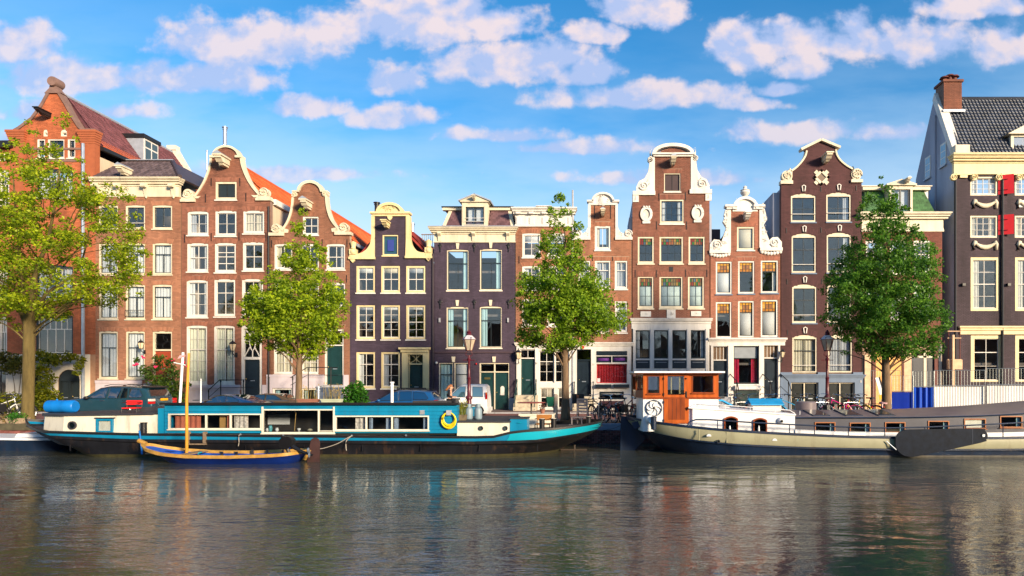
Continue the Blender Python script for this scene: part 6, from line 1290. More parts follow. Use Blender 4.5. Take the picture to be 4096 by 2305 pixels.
# main cabin
cy = 23.35; c = bx(658, 1828, 1617, 1733, cy); cab = MB().box(c[0]+.02, c[1]-.02, cy+.03, 26.9, c[2], c[3]-.02)
wins = []
def qr(a, b_, c_, d, y=cy): r = rc('Q', a, b_, c_, d); return bx(520+a*.34938, 520+c_*.34938, 1580+b_*.34938, 1580+d*.34938, y)
strip1 = qr(440, 215, 1507, 395); big = qr(1512, 163, 2342, 440); g2 = lambda a, b_, c_, d: bx(1380+a*.41387, 1380+c_*.41387, 1250+b_*.41387, 1250+d*.41387, cy); strip2 = g2(-97, 998, 812, 1142)
cabin = slab([(c[0]+.02, c[2]), (c[1]-.02, c[2]), (c[1]-.02, c[3]), (c[0]+.02, c[3])], [archpoly((r[0]+.01, r[1]-.01, r[2]+.01, r[3]-.01), 0) for r in (strip1, big, strip2)], cy+.02, cy+.06).build('cabin_wall', TEAL, hb)
mb = MB(); mb.box(c[0]+.02, c[0]+.07, cy+.06, 26.9, c[2], c[3]-.24); mb.build('cabin_wall', TEAL, hb); MB().box(c[1]-.07, c[1]-.02, cy+.06, 26.9, c[2], c[3]-.24).build('cabin_wall', TEAL, hb); MB().box(c[0]+.02, c[1]-.02, 26.9, 26.95, c[2], c[3]-.24).build('cabin_wall', TEAL, hb)
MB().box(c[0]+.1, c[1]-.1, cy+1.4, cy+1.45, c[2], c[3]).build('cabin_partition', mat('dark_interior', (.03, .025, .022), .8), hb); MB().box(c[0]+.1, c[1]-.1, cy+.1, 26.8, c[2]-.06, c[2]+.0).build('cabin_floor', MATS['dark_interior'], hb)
nrow = 8; hrow = (c[3]-c[2])/nrow
for r in range(nrow):
    z0, z1 = c[2]+hrow*r, c[2]+hrow*(r+1)-.012; xs = [c[0], c[1]]
    segs = []; z = (z0+z1)/2; cuts = sorted((w_[0], w_[1]) for w_ in (strip1, big, strip2) if w_[2] < z1-.01 and w_[3] > z0+.01); a = c[0]
    for u, v in cuts+[(c[1], c[1])]:
        if u-a > .05: segs.append((a, u))
        a = max(a, v)
    for a, b_ in segs:
        mb = MB(); mb.prism([(cy-.004, z0), (cy+.02, z0), (cy+.02, z1), (cy+.010, z1)], a, b_, 'x'); mb.build('plank', TEAL, hb)
    for k in range(2): MB().box((c[0]-.0 if k == 0 else c[1]-.02), (c[0]+.02 if k == 0 else c[1]+.004), cy+.02, 26.8 if r < 6 else 23.9, z0, z1).build('plank', TEAL, hb)
def boat_window(r, divs, m=HULLW, y=cy, fw=.045, name='cabin_window', parent=hb, gl=GLASS):
    mb = MB(); mb.box(r[0], r[0]+fw, y-.02, y+.06, r[2], r[3]); mb.box(r[1]-fw, r[1], y-.02, y+.06, r[2], r[3]); mb.box(r[0]+fw, r[1]-fw, y-.019, y+.059, r[3]-fw, r[3]); mb.box(r[0]+fw, r[1]-fw, y-.019, y+.059, r[2], r[2]+fw)
    for d in divs: mb.box(d-fw/2, d+fw/2, y-.018, y+.058, r[2]+fw, r[3]-fw)
    w_ = mb.build(name, m, parent); xs = [r[0]+fw]+list(divs)+[r[1]-fw]
    for a, b_ in zip(xs, xs[1:]): MB().box(a, b_, y+.03, y+.036, r[2]+fw-.01, r[3]-fw+.01).build('pane', gl, w_)
    MB().box(r[0]-.03, r[1]+.03, y-.06, y+.0, r[2]-.03, r[2]).build('sill', m, w_); return w_
qx = lambda a: X(520+a*.34938, cy)
w1 = boat_window(strip1, [qx(870), qx(1150)]); w2 = boat_window(big, [qx(2160)]); w3 = boat_window(strip2, [X(1465, cy), X(1568, cy)])
MB().box(qx(2180), qx(2320), cy-.028, cy-.0, big[2]+.07, big[2]+.10).build('vent_rail', HULLW, w2)
for px in (1512, 2328): r = qr(px, 135, px+16, 445); MB().box(r[0], r[1], cy-.04, cy+.0, r[2], r[3]).build('corner_post', HULLW, w2)
def cur(r, x0, x1, m, par): mb = MB(); curtain_sheet(mb, x0, x1, r[2]+.03, r[3]-.03, cy+.14); mb.build('curtain', m, par, smooth=True)
STRIPE = mat('striped_curtain', (.62, .55, .48), .9, var=.5, scale=14)
cur(strip1, qx(490), qx(780), CURTO, w1); cur(strip1, qx(1095), qx(1135), CURTO, w1); cur(strip1, qx(1165), qx(1330), STRIPE, w1); MB().box(qx(970), qx(1095), cy+.3, cy+.35, strip1[2], strip1[3]-.05).build('wooden_panel', mat('pine', (.45, .25, .08), .5), w1)
GREYC = mat('grey_blue_curtain', (.24, .30, .40), .9, var=.3, scale=12)
for a, b_, m in ((90, 200, STRIPE), (222, 255, GREYC), (385, 442, GREYC), (466, 510, GREYC), (745, 790, GREYC)): cur(strip2, X(1380+a*.41387, cy), X(1380+b_*.41387, cy), m, w3)
# pots on the sill of the big window: things of their own
def pot(px, py1, hpx, prof, m, label, y=cy+.25, name='vase', cat='vase'):
    h_ = hpx*y/FPX; x = X(px, y); z = big[2]+.045; MB().lathe([(r*h_, z+t*h_) for r, t in prof], (x, y, 0), 12).build(name, m, None, smooth=40, label=label, category=cat)
VB = mat('turquoise_glaze', (.10, .38, .42), .25, var=.2); VW = mat('white_glaze', (.70, .70, .68), .3, var=.1)
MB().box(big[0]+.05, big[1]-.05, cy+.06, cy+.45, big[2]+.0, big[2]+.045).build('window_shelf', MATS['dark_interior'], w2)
pot(1082, 0, 24, [(.24, 0), (.32, .5), (.28, .85), (.2, 1)], VB, 'tall turquoise vase on the big houseboat window shelf'); pot(1069, 0, 14, [(.25, 0), (.45, .4), (.3, .8), (.12, 1)], VW, 'squat cream lidded jar left of the turquoise vase')
pot(1108, 0, 15, [(.3, 0), (.5, .45), (.3, .85), (.35, 1)], VW, 'white jug right of the turquoise vase', name='jug', cat='jug'); pot(1196, 0, 13, [(.2, 0), (.22, .3), (.5, .5), (.52, 1)], VW, 'pale green goblet beside crossed bamboo sticks', name='goblet', cat='goblet'); pot(1240, 0, 12, [(.3, 0), (.9, .45), (.5, .9), (.1, 1)], mat('sand_glaze', (.45, .40, .28), .5), 'sand-coloured squat pot at the right end of the shelf', name='pot', cat='pot')
MB().tube([(X(1178, cy+.3), cy+.3, big[2]+.05), (X(1184, cy+.3), cy+.3, big[3]-.1)], .01, 5).build('bamboo_stick', mat('bamboo', (.55, .32, .08), .5), w2)
pic = qr(1580, 222, 1830, 338, cy+1.38); MB().box(pic[0], pic[1], cy+1.36, cy+1.38, pic[2], pic[3]).build('picture', BLIND, w2)
rf = MB(); rf.prism([(cy-.10, c[3]-.01), (27.0, c[3]-.22), (27.0, c[3]-.16), (cy-.10, c[3]+.055)], c[0]-.08, c[1]+.06, 'x'); rf.build('cabin_roof', ROOFF, hb); MB().box(c[0]-.10, c[1]+.08, cy-.13, cy-.10, c[3]-.02, c[3]+.06).build('roof_edge', BLACK, hb)
r = bx(1666, 1800, 1606, 1620, 24.4); mb = MB(); mb.add([(r[0], 23.9, c[3]+.01), (r[1], 23.9, c[3]+.01), (r[1], 25.2, c[3]-.06), (r[0], 25.2, c[3]-.06), (r[0], 23.9, c[3]+.10), (r[1], 23.9, c[3]+.10), (r[1], 25.2, c[3]+.07), (r[0], 25.2, c[3]+.07)], [(0, 3, 2, 1), (4, 5, 6, 7), (0, 1, 5, 4), (1, 2, 6, 5), (2, 3, 7, 6), (3, 0, 4, 7)]); mb.build('roof_hatch', DECK, hb)
zr = c[3]-.03
flue(hb, X(1568, 24.4), 24.4, zr, 1.80, .055, WHITEB, 'stove_pipe'); flue(hb, X(1273, 24.6), 24.6, zr, 1.62, .07, ZINC, 'stove_pipe'); flue(hb, X(1825, 24.6), 24.6, zr, 1.18, .10, DECK, 'stove_pipe')
mb = MB(); xm = X(727, 24.5); mb.tube([(xm-.07, 24.5, zr), (xm+.05, 24.5, Z(1410, 24.5))], .045, 8); m_ = mb.build('white_pole', WHITEB, hb); MB().tube([(X(700, 24.5), 24.44, Z(1451, 24.5)), (X(746, 24.5), 24.44, Z(1461, 24.5))], .02, 6).build('crosstree', WHITEB, m_); MB().tube([(X(803, 24.5), 24.5, zr), (X(804, 24.5), 24.5, Z(1515, 24.5))], [.03, .018], 6).build('white_pole', WHITEB, hb)
mb = MB(); fl = [(X(745, 24.5), 24.45, Z(1420, 24.5)), (X(722, 24.5), 24.45, Z(1422, 24.5)), (X(716, 24.5), 24.40, Z(1437, 24.5)), (X(740, 24.5), 24.5, Z(1428, 24.5))]; mb.add(fl+[(p[0], p[1]+.012, p[2]) for p in fl], [(0, 1, 2, 3), (7, 6, 5, 4)]); mb.build('pennant', mat('faded_pink_cloth', (.62, .35, .36), .8), m_)
r = g2(723, 943, 770, 985); mb = MB()
for k in range(4): mb.box(r[0], r[1], cy-.03, cy-.0, r[2]+(r[3]-r[2])*k/4, r[2]+(r[3]-r[2])*(k+.7)/4)
mb.build('vent_grille', GRAN, hb)
# aft cabin
pl = [(-16.0, 23.32), (-19.3, 23.32), (-20.35, 23.75), (-21.25, 24.8), (-21.25, 25.5), (-20.3, 26.6), (-16.0, 26.9)]
zt2 = lambda x: .55+(.62-.55)*(x+21)/5
mb = MB(); n_ = len(pl); mb.add([(p[0], p[1], -.15) for p in pl]+[(p[0]*.998, YC+(p[1]-YC)*.97, zt2(p[0])) for p in pl], [(i, (i+1) % n_, (i+1) % n_+n_, i+n_) for i in range(n_)][::1]); mb.build('aft_cabin', HULLW, hb)
mb = MB(); mb.add([(p[0]-.04, YC+(p[1]-YC)*1.0, zt2(p[0])) for p in pl]+[(p[0]-.04, YC+(p[1]-YC)*1.0, zt2(p[0])+.06) for p in pl], [tuple(range(n_)), tuple(range(2*n_-1, n_-1, -1))]+[(i, (i+1) % n_, (i+1) % n_+n_, i+n_) for i in range(n_)]); mb.build('aft_cabin_roof', DECK, hb)
r = bx(630, 660, 1634, 1732, 23.4); MB().box(r[0], r[1], 23.42, 26.9, -.1, r[3]).build('bulkhead', TEAL, hb); MB().box(r[0]-1.5, r[0], 24.6, 26.8, .6, r[3]-.02).build('companion_hood', DECK, hb)
px_ = (X(289, 23.32), Z(1702, 23.32))
def porthole(x, z, rad, y, parent, m=DECK):
    mb = MB(); mb.ribbon([(x+rad*math.cos(R(t*18)), z+rad*math.sin(R(t*18))) for t in range(21)], rad*.3, y-.04, y+.02); p = mb.build('porthole', m, parent); MB().disc((x, z), rad*.98, y-.012, y+.01, 16).build('pane', GLASSD, p)
porthole(px_[0], px_[1], .15, 23.33, hb)
r = bx(388, 454, 1676, 1730, 23.33); boat_window(r, [], TEAL, 23.29, .06, 'aft_window'); MB().box(r[0]-.05, r[1]+.05, 23.26, 23.36, r[3]+.02, r[3]+.05).build('drip_hood', DECK, hb)
# fore cabin
fc = bx(1828, 2037, 1690, 1744, 23.42); MB().box(fc[0], fc[1], 23.42, 26.7, -.2, fc[3]).build('fore_cabin', HULLW, hb); MB().box(fc[0]-.05, fc[1]+.05, 23.36, 26.76, fc[3], fc[3]+.055).build('fore_cabin_roof', DECK, hb)
for a in (670, 963): porthole(X(1700+a*.33385, 23.42), Z(1520+580*.33385, 23.42), .085, 23.42, hb)
r = bx(2040, 2108, 1676, 1730, 23.5); MB().box(r[0], r[1], 23.5, 24.3, -.15, r[3]).build('gas_locker', TEAL, hb); MB().box(r[0]-.03, r[1]+.03, 23.46, 24.34, r[3], r[3]+.035).build('locker_lid', DECK, hb); MB().tube([(X(2070, 23.45), 23.45, Z(1691, 23.45)), (X(2085, 23.45), 23.45, Z(1691, 23.45))], .012, 5).build('locker_handle', TEALB, hb)
r = bx(2080, 2212, 1657, 1720, 25.6); MB().box(r[0], r[1], 25.6, 26.6, -.2, r[3]-.06).build('steering_box', HULLW, hb); MB().box(r[0]-.05, r[1]+.03, 25.55, 26.65, r[3]-.06, r[3]).build('steering_box_lid', HULLW, hb)
x = X(2125, 25.9); MB().lathe([(.03, .5), (.03, .95)], (x, 25.9, 0), 8).build('wheel_column', BLACK, hb); mb = MB(); mb.lathe([(.55, .95), (.57, .965), (.55, .98)], (x, 25.9, 0), 24); mb.build('steering_wheel', mat('brown_red_wheel', (.30, .06, .05), .5), hb)
for px, yy in ((2178-10, 24.1), (2214, 24.3), (2355, 25.6), (575, 23.15)):
    z0 = -.1 if px < 600 else .0; x = X(px, yy); h_ = .38 if px > 600 else .42; b_ = MB().lathe([(.10, z0), (.10, z0+h_), (.115, z0+h_+.01), (.115, z0+h_+.04), (.0, z0+h_+.05)], (x, yy, 0), 12).build('bollard', BLACK, hb, smooth=35); MB().lathe([(.10, z0+h_+.05), (.10, z0+h_+.06)], (x, yy, 0), 12).build('bollard_cap', HULLW, b_) if px > 600 else None
mb = MB(); pts_ = [(X(1700+1790*.33385, 24.8)+.0, 24.9, WZ-.2), (X(1700+1790*.33385, 24.8), 24.9, -.45)]; mb.tube([(p[0], p[1], min(p[2], -.62)) for p in pts_], .04, 6); mb.box(-1.5, -.5, 24.85, 24.95, -.83, -.77); mb.build('rudder', mat('wet_timber', (.05, .035, .025), .6), hb)
# ladder step frame, ropes
mb = MB(); lx = [qx(770), qx(800), qx(955), qx(985)]; yy = 22.72
for a in (0, 2): mb.box(lx[a], lx[a+1], yy, yy+.12, Z(1776, yy), Z(1728, yy))
mb.box(lx[0], lx[3], yy, yy+.10, Z(1780, yy), Z(1775, yy)); mb.build('boarding_step', mat('weathered_oak', (.24, .17, .11), .8, var=.3, scale=12), hb)
ROPE = mat('grey_rope', (.40, .36, .30), .9, var=.2, bump=.4, bscale=120)
def hang(name, pts3, r_, m, par=hb, **k): return MB().tube(smooth_path3(pts3), r_, 6).build(name, m, par, smooth=True, **k)
def smooth_path3(p, n=5):
    out = []; q = [p[0]]+list(p)+[p[-1]]
    for i in range(1, len(q)-2):
        for k in range(n):
            t = k/n; a, b_, c_, d = [Vector(z) for z in q[i-1:i+3]]; out.append(tuple(.5*((2*b_)+(c_-a)*t+(2*a-5*b_+4*c_-d)*t*t+(3*b_-a-3*c_+d)*t**3)))
    return out+[tuple(p[-1])]
yy = 22.66; P3 = lambda px, py, y=yy: (X(px, y), y, Z(py, y))
hang('mooring_rope', [P3(1408, 1743), P3(1390, 1752), P3(1350, 1775), P3(1300, 1792), P3(1272, 1797)], .016, ROPE); hang('rope_tail', [P3(1404, 1745), P3(1385, 1765), P3(1384, 1790), P3(1386, 1803)], .016, ROPE); hang('rope_tail', [P3(962, 1738), P3(955, 1745), P3(956, 1770), P3(953, 1785)], .014, ROPE)
hang('blue_rope', [P3(557, 1724, 22.75), P3(560, 1740, 22.7), P3(566, 1790, 22.6), P3(568, 1818, 22.5)], .03, mat('bright_blue_rope', (.01, .16, .50), .7))
for px, py in ((962, 1738), (1407, 1743), (1624, 1742), (1133, 1740)): MB().lathe([(.03, -.01), (.035, 0), (.03, .01)], (X(px, 22.7), 22.70, Z(py, 22.7)), 10, 'y').build('mooring_eye', ZINC, hb)
for k in range(9): x = -18.6+2.05*k; MB().box(x, x+.025, 22.795, 22.83, -.62, -.40).build('plate_seam', TAR, hb)

# --- wooden sloop
yc2 = 21.55; sl = thing('wooden_sloop', 'open wooden sloop with blue hull, varnished gunwale and yellow mast moored alongside', 'sailboat', (-12.5, yc2, WZ))
YW = mat('varnished_pine', (.55, .30, .06), .45, var=.3, scale=5, bump=.1); BLUEH = mat('royal_blue_hull', (.006, .03, .22), .4, var=.2, scale=3, bump=.1); BLUEI = mat('bright_blue_interior', (.012, .10, .50), .5, var=.15)
zs = [(0, -.22), (.06, -.34), (.18, -.46), (.35, -.53), (.6, -.545), (.85, -.50), (1, -.44)]; zl = off(zs, -.10)
SR = hull_rings(-15.15, -9.75, .72, yc2, [(zs, 0, 0, 1), (zl, .06, .02, 1.03), (off(zs, -.12), .1, .03, .99), ([(0, -.5), (.3, -.68), (1, -.68)], .45, .12, .93), (WZ-.0, .95, .25, .80), (WZ-.2, 1.4, .5, .5)], .36, .10, 30)
loft_part('gunwale_strake', SR[0:2], YW, sl); loft_part('hull', SR[1:], BLUEH, sl); inn = [[(-12.45+(p[0]+12.45)*fx, yc2+(p[1]-yc2)*f_, p[2]+d) for p in SR[0]] for f_, d, fx in ((.90, .0, .97), (.86, -.10, .95), (.60, -.30, .80))]
MB().loft([SR[0], inn[0], inn[1]], True).build('gunwale_cap', YW, sl); MB().loft(inn[1:], True).build('inner_lining', BLUEI, sl); mb = MB(); d2 = inn[2]; n_ = len(d2)//2
for i in range(n_-1): mb.add([d2[i], d2[i+1], d2[len(d2)-2-i], d2[len(d2)-1-i]], [(0, 1, 2, 3)])
mb.build('floorboards', BLUEI, sl)
mx_ = X(747, yc2); MB().tube([(mx_, yc2, -.8), (mx_, yc2, Z(1600, yc2)), (mx_+.07, yc2, Z(1413, yc2))], [.05, .046, .038], 10).build('mast', mat('yellow_spar', (.66, .30, .025), .4, var=.15), sl, smooth=40)
for px0, px1 in ((752, 800), (598, 640)): xx = X(px0, yc2); wt_ = .6 if px0 > 700 else .2; MB().box(xx, xx+.32, yc2-wt_, yc2+wt_, -.56, -.53).build('thwart', mat('grey_teak', (.36, .24, .13), .6, var=.3, scale=8), sl)
for px in (700, 850, 910, 975, 1035, 1100): xx = X(px, yc2); MB().box(xx-.025, xx+.025, yc2+.50, yc2+.58, -.78, -.50).build('rib', DECK, sl)
MB().box(X(840, yc2), X(980, yc2), yc2+.2, yc2+.25, -.52, -.49).build('oar', YW, sl); MB().tube([(-15.05, yc2, -.24), (-15.3, yc2, -.13)], .07, 8).build('stem_head', YW, sl)
xr = -9.72; MB().prism([(xr, WZ-.1), (xr+.42, WZ-.1), (xr+.43, -.2), (xr+.39, -.08), (xr+.27, -.03), (xr+.16, -.08), (xr+.12, -.25)], yc2-.03, yc2+.03).build('rudder', mat('red_brown_rudder', (.06, .028, .026), .6, var=.3, rust=.4), sl); MB().prism([(xr-.12, -.75), (xr+.1, -.42), (xr+.16, -.46), (xr-.02, -.78)], yc2-.05, yc2+.05).build('sternpost', YW, sl)
om = thing('outboard_motor', 'black outboard motor tilted up on the wooden sloop stern', 'outboard motor', (-10.1, yc2-.3, -.4)); x = X(1150, yc2-.4); mb = MB(); mb.prism([(x-.21, -.30), (x+.0, -.38), (x+.19, -.27), (x+.20, -.06), (x+.08, .05), (x-.12, .04), (x-.22, -.08)], yc2-.54, yc2-.26); mb.build('cowling', mat('gloss_black', (.012, .012, .014), .2), om); MB().tube([(x+.15, yc2-.4, -.28), (x+.5, yc2-.45, -.46), (x+.85, yc2-.5, -.56)], [.07, .05, .035], 7).build('shaft', BLACK, om); MB().tube([(x-.05, yc2-.4, -.25), (x+.05, yc2-.38, -.52)], .06, 6).build('clamp_bracket', BLACK, om); mb = MB()
for k in range(3): t_ = R(120*k); mb.ball((x+.72+.03*k, yc2-.52+.09*math.cos(t_), -.47+.09*math.sin(t_)), (.03, .07, .09), 6, 4)
mb.build('propeller', ZINC, om)
hang('teal_rope', [(X(793, 20.8), 20.80, -.52), (X(797, 20.78), 20.74, -.46), (X(803, 20.8), 20.85, -.44)], .02, TEALB, sl)

# --- small white topped launch at the left
la = thing('small_launch', 'low dark motor launch with white deck moored behind the houseboat', 'motorboat', (-22.4, 25.6, WZ)); LR = hull_rings(-26.2, -20.4, .85, 25.6, [([(0, -.28), (1, -.38)], 0, 0, 1), ([(0, -.36), (1, -.45)], .05, .05, 1.02), (-.46, .1, .1, 1.0), (WZ-.05, .3, .3, .9)], .3, .25, 24)
loft_part('white_gunwale', LR[0:2], WHITEB, la); loft_part('hull', LR[1:], NAVYH, la); d2 = LR[0]; mb = MB(); n_ = len(d2)//2
for i in range(n_-1): mb.add([d2[i], d2[i+1], d2[len(d2)-2-i], d2[len(d2)-1-i]], [(0, 1, 2, 3)])
mb.build('deck', WHITEB, la); MB().prism([(-22.6, -.34), (-20.9, -.34), (-20.95, -.24), (-22.5, -.20)], 25.1, 26.1).build('cabin_top', WHITEB, la); MB().box(-23.6, -23.0, 24.72, 24.75, -.52, -.46).build('name_board', GRAN, la)

# --- barge with wheelhouse
bg = thing('wheelhouse_barge', 'barge with mahogany wheelhouse, white cabin, sage band, navy hull and dark leeboard', 'barge', (11, YC, WZ))
x0, x1 = 1.0, 25.0; zg = [(0, .46), (.03, .38), (.08, .25), (.14, .12), (.22, .0), (.32, -.11), (.42, -.155), (.55, -.16), (.68, -.08), (.8, .05), (1, .5)]; zb_ = [(0, .10), (.03, -.05), (.08, -.22), (.15, -.36), (.25, -.47), (.4, -.535), (.55, -.535), (.7, -.48), (.85, -.36), (1, 0)]
lv = lambda z, t, bf: (z, 1.5*t**1.2, 1.8*t, bf)
BR_ = hull_rings(x0, x1, 2.35, YC, [lv(zg, 0, 1), lv([(s, lerp_tab(zg, s)*.45+z*.55) for s, z in zb_], .1, 1.015), lv(zb_, .25, .995), lv(off(zb_, -.01), .25, 1.015), lv(off(zb_, -.06), .3, 1.015), lv(off(zb_, -.08), .33, .99), lv([(0, -.4), (.2, -.62), (1, -.62)], .6, .97), lv(WZ+.06, .93, .95), lv(WZ+.01, .97, .94), lv(WZ-.2, 1.15, .9)], .16, .2)
loft_part('sage_band', BR_[0:3], SAGE, bg); loft_part('rubbing_strake', BR_[2:6], NAVYH, bg); loft_part('hull', BR_[5:8], NAVYH, bg); loft_part('waterline_growth', BR_[7:], mat('grey_waterline', (.16, .15, .13), .7, var=.4, scale=5), bg)
outr = [(p[0], YC+(p[1]-YC)*1.012, p[2]) for p in BR_[0]]; inner = [(p[0], YC+(p[1]-YC)*.955, p[2]) for p in BR_[0]]
MB().loft([top(outr, -.045), top(outr, .035), top(inner, .035), top(inner, -.1)], True).build('gunwale', NAVYH, bg, smooth=40)
dk = [(p[0], YC+(p[1]-YC)*.96, p[2]-.06) for p in BR_[0]]; mb = MB(); n_ = len(dk)//2
for i in range(n_-1): mb.add([dk[i], dk[i+1], dk[len(dk)-2-i], dk[len(dk)-1-i]], [(0, 1, 2, 3)])
mb.build('deck', DECK, bg)
MB().prism([(.78, WZ-.1), (1.25, WZ-.1), (1.75, -.4), (1.45, .1), (1.2, .42), (.8, .48)], YC-.12, YC+.12).build('rudder', NAVYH, bg)
wy = 23.62
def sb(a, b_, c_, d, y=wy): return bx(2460+a*.34938, 2460+c_*.34938, 1480+b_*.34938, 1480+d*.34938, y)
# lower house
lo = sb(322, 322, 1185, 620); xl = X(2543, 24.2)
MB().prism([(lo[0], wy), (lo[1], wy), (lo[1], 26.5), (lo[0], 26.5), (xl+.12, 26.0), (xl+.12, 24.25)], .0, lo[3], 'z').build('lower_house', WHITEB, bg)
# wheelhouse walls: frames, panels, glass
up = sb(322, 35, 1185, 322); wh0 = sb(370, 65, 515, 275); wd = sb(557, 38, 845, 615); wdw = sb(602, 70, 790, 285); wr = sb(882, 60, 1130, 265)
slab([(up[0], up[2]), (up[1], up[2]), (up[1], up[3]), (up[0], up[3])], [archpoly(r_, 0) for r_ in (wh0, wr)]+[archpoly((wd[0], wd[1], up[2]+.001, wd[3]), 0)], wy, wy+.07).build('wheelhouse_wall', WOOD, bg)
MB().prism([(xl, 24.25), (lo[0], wy), (lo[0]+.05, wy+.07), (xl+.08, 24.3)], up[2], up[2]+.28, 'z').build('wheelhouse_wall', WOODD, bg); MB().prism([(xl, 24.25), (lo[0], wy), (lo[0]+.05, wy+.07), (xl+.08, 24.3)], up[3]-.12, up[3], 'z').build('wheelhouse_wall', WOODD, bg)
for t_ in (0, .5, .93): x_, y_ = xl+(lo[0]-xl)*t_, 24.25+(wy-24.25)*t_; MB().box(x_, x_+.05, y_+.01, y_+.07, up[2]+.28, up[3]-.12).build('window_post', WOODD, bg)
mb = MB(); mb.add([(xl+.03, 24.27, up[2]+.28), (lo[0]+.02, wy+.03, up[2]+.28), (lo[0]+.02, wy+.03, up[3]-.12), (xl+.03, 24.27, up[3]-.12)], [(0, 1, 2, 3)]); mb.build('side_pane', GLASS, bg)
MB().box(xl, xl+.07, 24.3, 26.0, up[2], up[2]+.28).build('wheelhouse_wall', WOODD, bg); MB().box(xl, xl+.07, 24.3, 26.0, up[3]-.12, up[3]).build('wheelhouse_wall', WOODD, bg); MB().box(lo[1]-.07, lo[1], wy+.07, 26.5, up[2], up[3]).build('wheelhouse_wall', WOODD, bg)
slab([(xl, up[2]), (up[1], up[2]), (up[1], up[3]), (xl, up[3])], [archpoly((up[0]+.2+.95*k, up[0]+.95+.95*k, up[2]+.25, up[3]-.12), 0) for k in range(2)], 26.45, 26.52).build('wheelhouse_wall', WOODD, bg)
for r_ in (wh0, wr):
    w_ = boat_window(r_, [], WOODD, wy-.0, .03, 'wheelhouse_window', bg)
MB().box(up[0]-.02, up[1]+.05, wy-.05, wy, up[2]-.03, up[2]+.03).build('sill_rail', WOODD, bg)
dd = slab([(wd[0], wd[2]), (wd[1], wd[2]), (wd[1], wd[3]), (wd[0], wd[3])], [archpoly(wdw, 0)], wy-.03, wy+.02).build('wheelhouse_door', WOOD, bg); MB().box(wdw[0], wdw[1], wy, wy+.006, wdw[2], wdw[3]).build('pane', GLASS, dd)
mb = MB(); pq = sb(608, 325, 800, 570); mb.box(pq[0], pq[1], wy-.035, wy-.03, pq[2], pq[3]); mb.build('door_panel', WOODD, dd)
for k in range(1, 4): x = pq[0]+(pq[1]-pq[0])*k/4; MB().box(x-.004, x+.004, wy-.038, wy-.034, pq[2], pq[3]).build('panel_groove', BLACK, dd)
MB().box(*sb(806, 245, 822, 320)[:2], wy-.05, wy-.03, *sb(806, 245, 822, 320)[2:]).build('lock_plate', BLACK, dd); MB().tube([(sb(770, 0, 1, 1)[0], wy-.08, sb(0, 272, 1, 273)[3]), (sb(812, 0, 1, 1)[0], wy-.08, sb(0, 270, 1, 271)[3])], .014, 5).build('handle', BLACK, dd)
for a, b_ in ((812, 100), (822, 455)): MB().ball((sb(a, 0, a+1, 1)[0], wy-.05, sb(0, b_, 1, b_+1)[3]), .03).build('door_knob', BLACK, dd)
for b_ in (85, 265, 355, 565): MB().box(sb(553, 0, 1, 1)[0], sb(563, 0, 1, 1)[0], wy-.05, wy-.03, sb(0, b_+15, 1, 1)[2] if False else sb(0, b_, 1, b_+28)[2], sb(0, b_, 1, b_+28)[3]).build('hinge', BLACK, dd)
for k, (a, b_) in enumerate(((487, 512), (643, 655), (738, 788))):
    r_ = sb(a, 80, b_, 270); mb = MB(); n2 = 12
    for j in range(n2): z = r_[2]+(r_[3]-r_[2])*j/n2; mb.box(r_[0], r_[1], wy+.10+.02*(j % 2), wy+.13, z, z+(r_[3]-r_[2])/n2*.7)
    mb.build('louvre_blind', mat('cream_louvre', (.60, .50, .25), .6), bg)
MB().box(up[0]+.3, up[1]-.3, 25.2, 25.3, up[2]-.2, up[2]+.25).build('wheelhouse_bench', MATS['dark_interior'], bg)
rq = sb(185, 8, 1243, 36); MB().prism([(rq[0]+.1, wy-.28), (rq[1], wy-.28), (rq[1], 26.8), (rq[0], 26.6), (rq[0]-.05, 24.2)], up[3], up[3]+.06, 'z').build('wheelhouse_roof', WHITEB, bg); MB().prism([(rq[0]+.2, wy-.2), (rq[1]-.1, wy-.2), (rq[1]-.1, 26.7), (rq[0]+.1, 26.5), (rq[0]+.02, 24.3)], up[3]-.04, up[3]-.002, 'z').build('roof_soffit', WOODD, bg)
# wheel ornament
wc = (X(2460+445*.34938, wy), Z(1480+437*.34938, wy)); mb = MB(); mb.ribbon([(wc[0]+.27*math.cos(R(t*12)), wc[1]+.27*math.sin(R(t*12))) for t in range(31)], -.028, wy-.06, wy-.02); wo_ = mb.build('spoked_wheel', NAVYH, bg)
for k in range(6): t0 = R(60*k); MB().tube([(wc[0]+(.04+.22*j/8)*math.cos(t0-1.1*j/8), wy-.04, wc[1]+(.04+.22*j/8)*math.sin(t0-1.1*j/8)) for j in range(9)], [.016+.012*math.sin(j/8*3.1) for j in range(9)], 6).build('spoke', WHITEB, wo_)
MB().ball((wc[0], wy-.05, wc[1]), (.05, .03, .05)).build('hub', BLACK, wo_)
MB().lathe([(.10, .1), (.10, .52), (.11, .53), (.11, .56), (0, .57)], (X(2615, 23.3), 23.3, 0), 12).build('bollard', NAVYH, bg, smooth=35); mb = MB(); mb.ball((X(2598, 23.5), 23.5, .46), (.14, .1, .16), 8, 6); mb.ball((X(2606, 23.4), 23.42, .36), (.10, .1, .10), 8, 6)
pb = mb.build('plastic_bag', WHITEB, None, smooth=True, label='crumpled white plastic bag beside the barge bollard', category='bag')
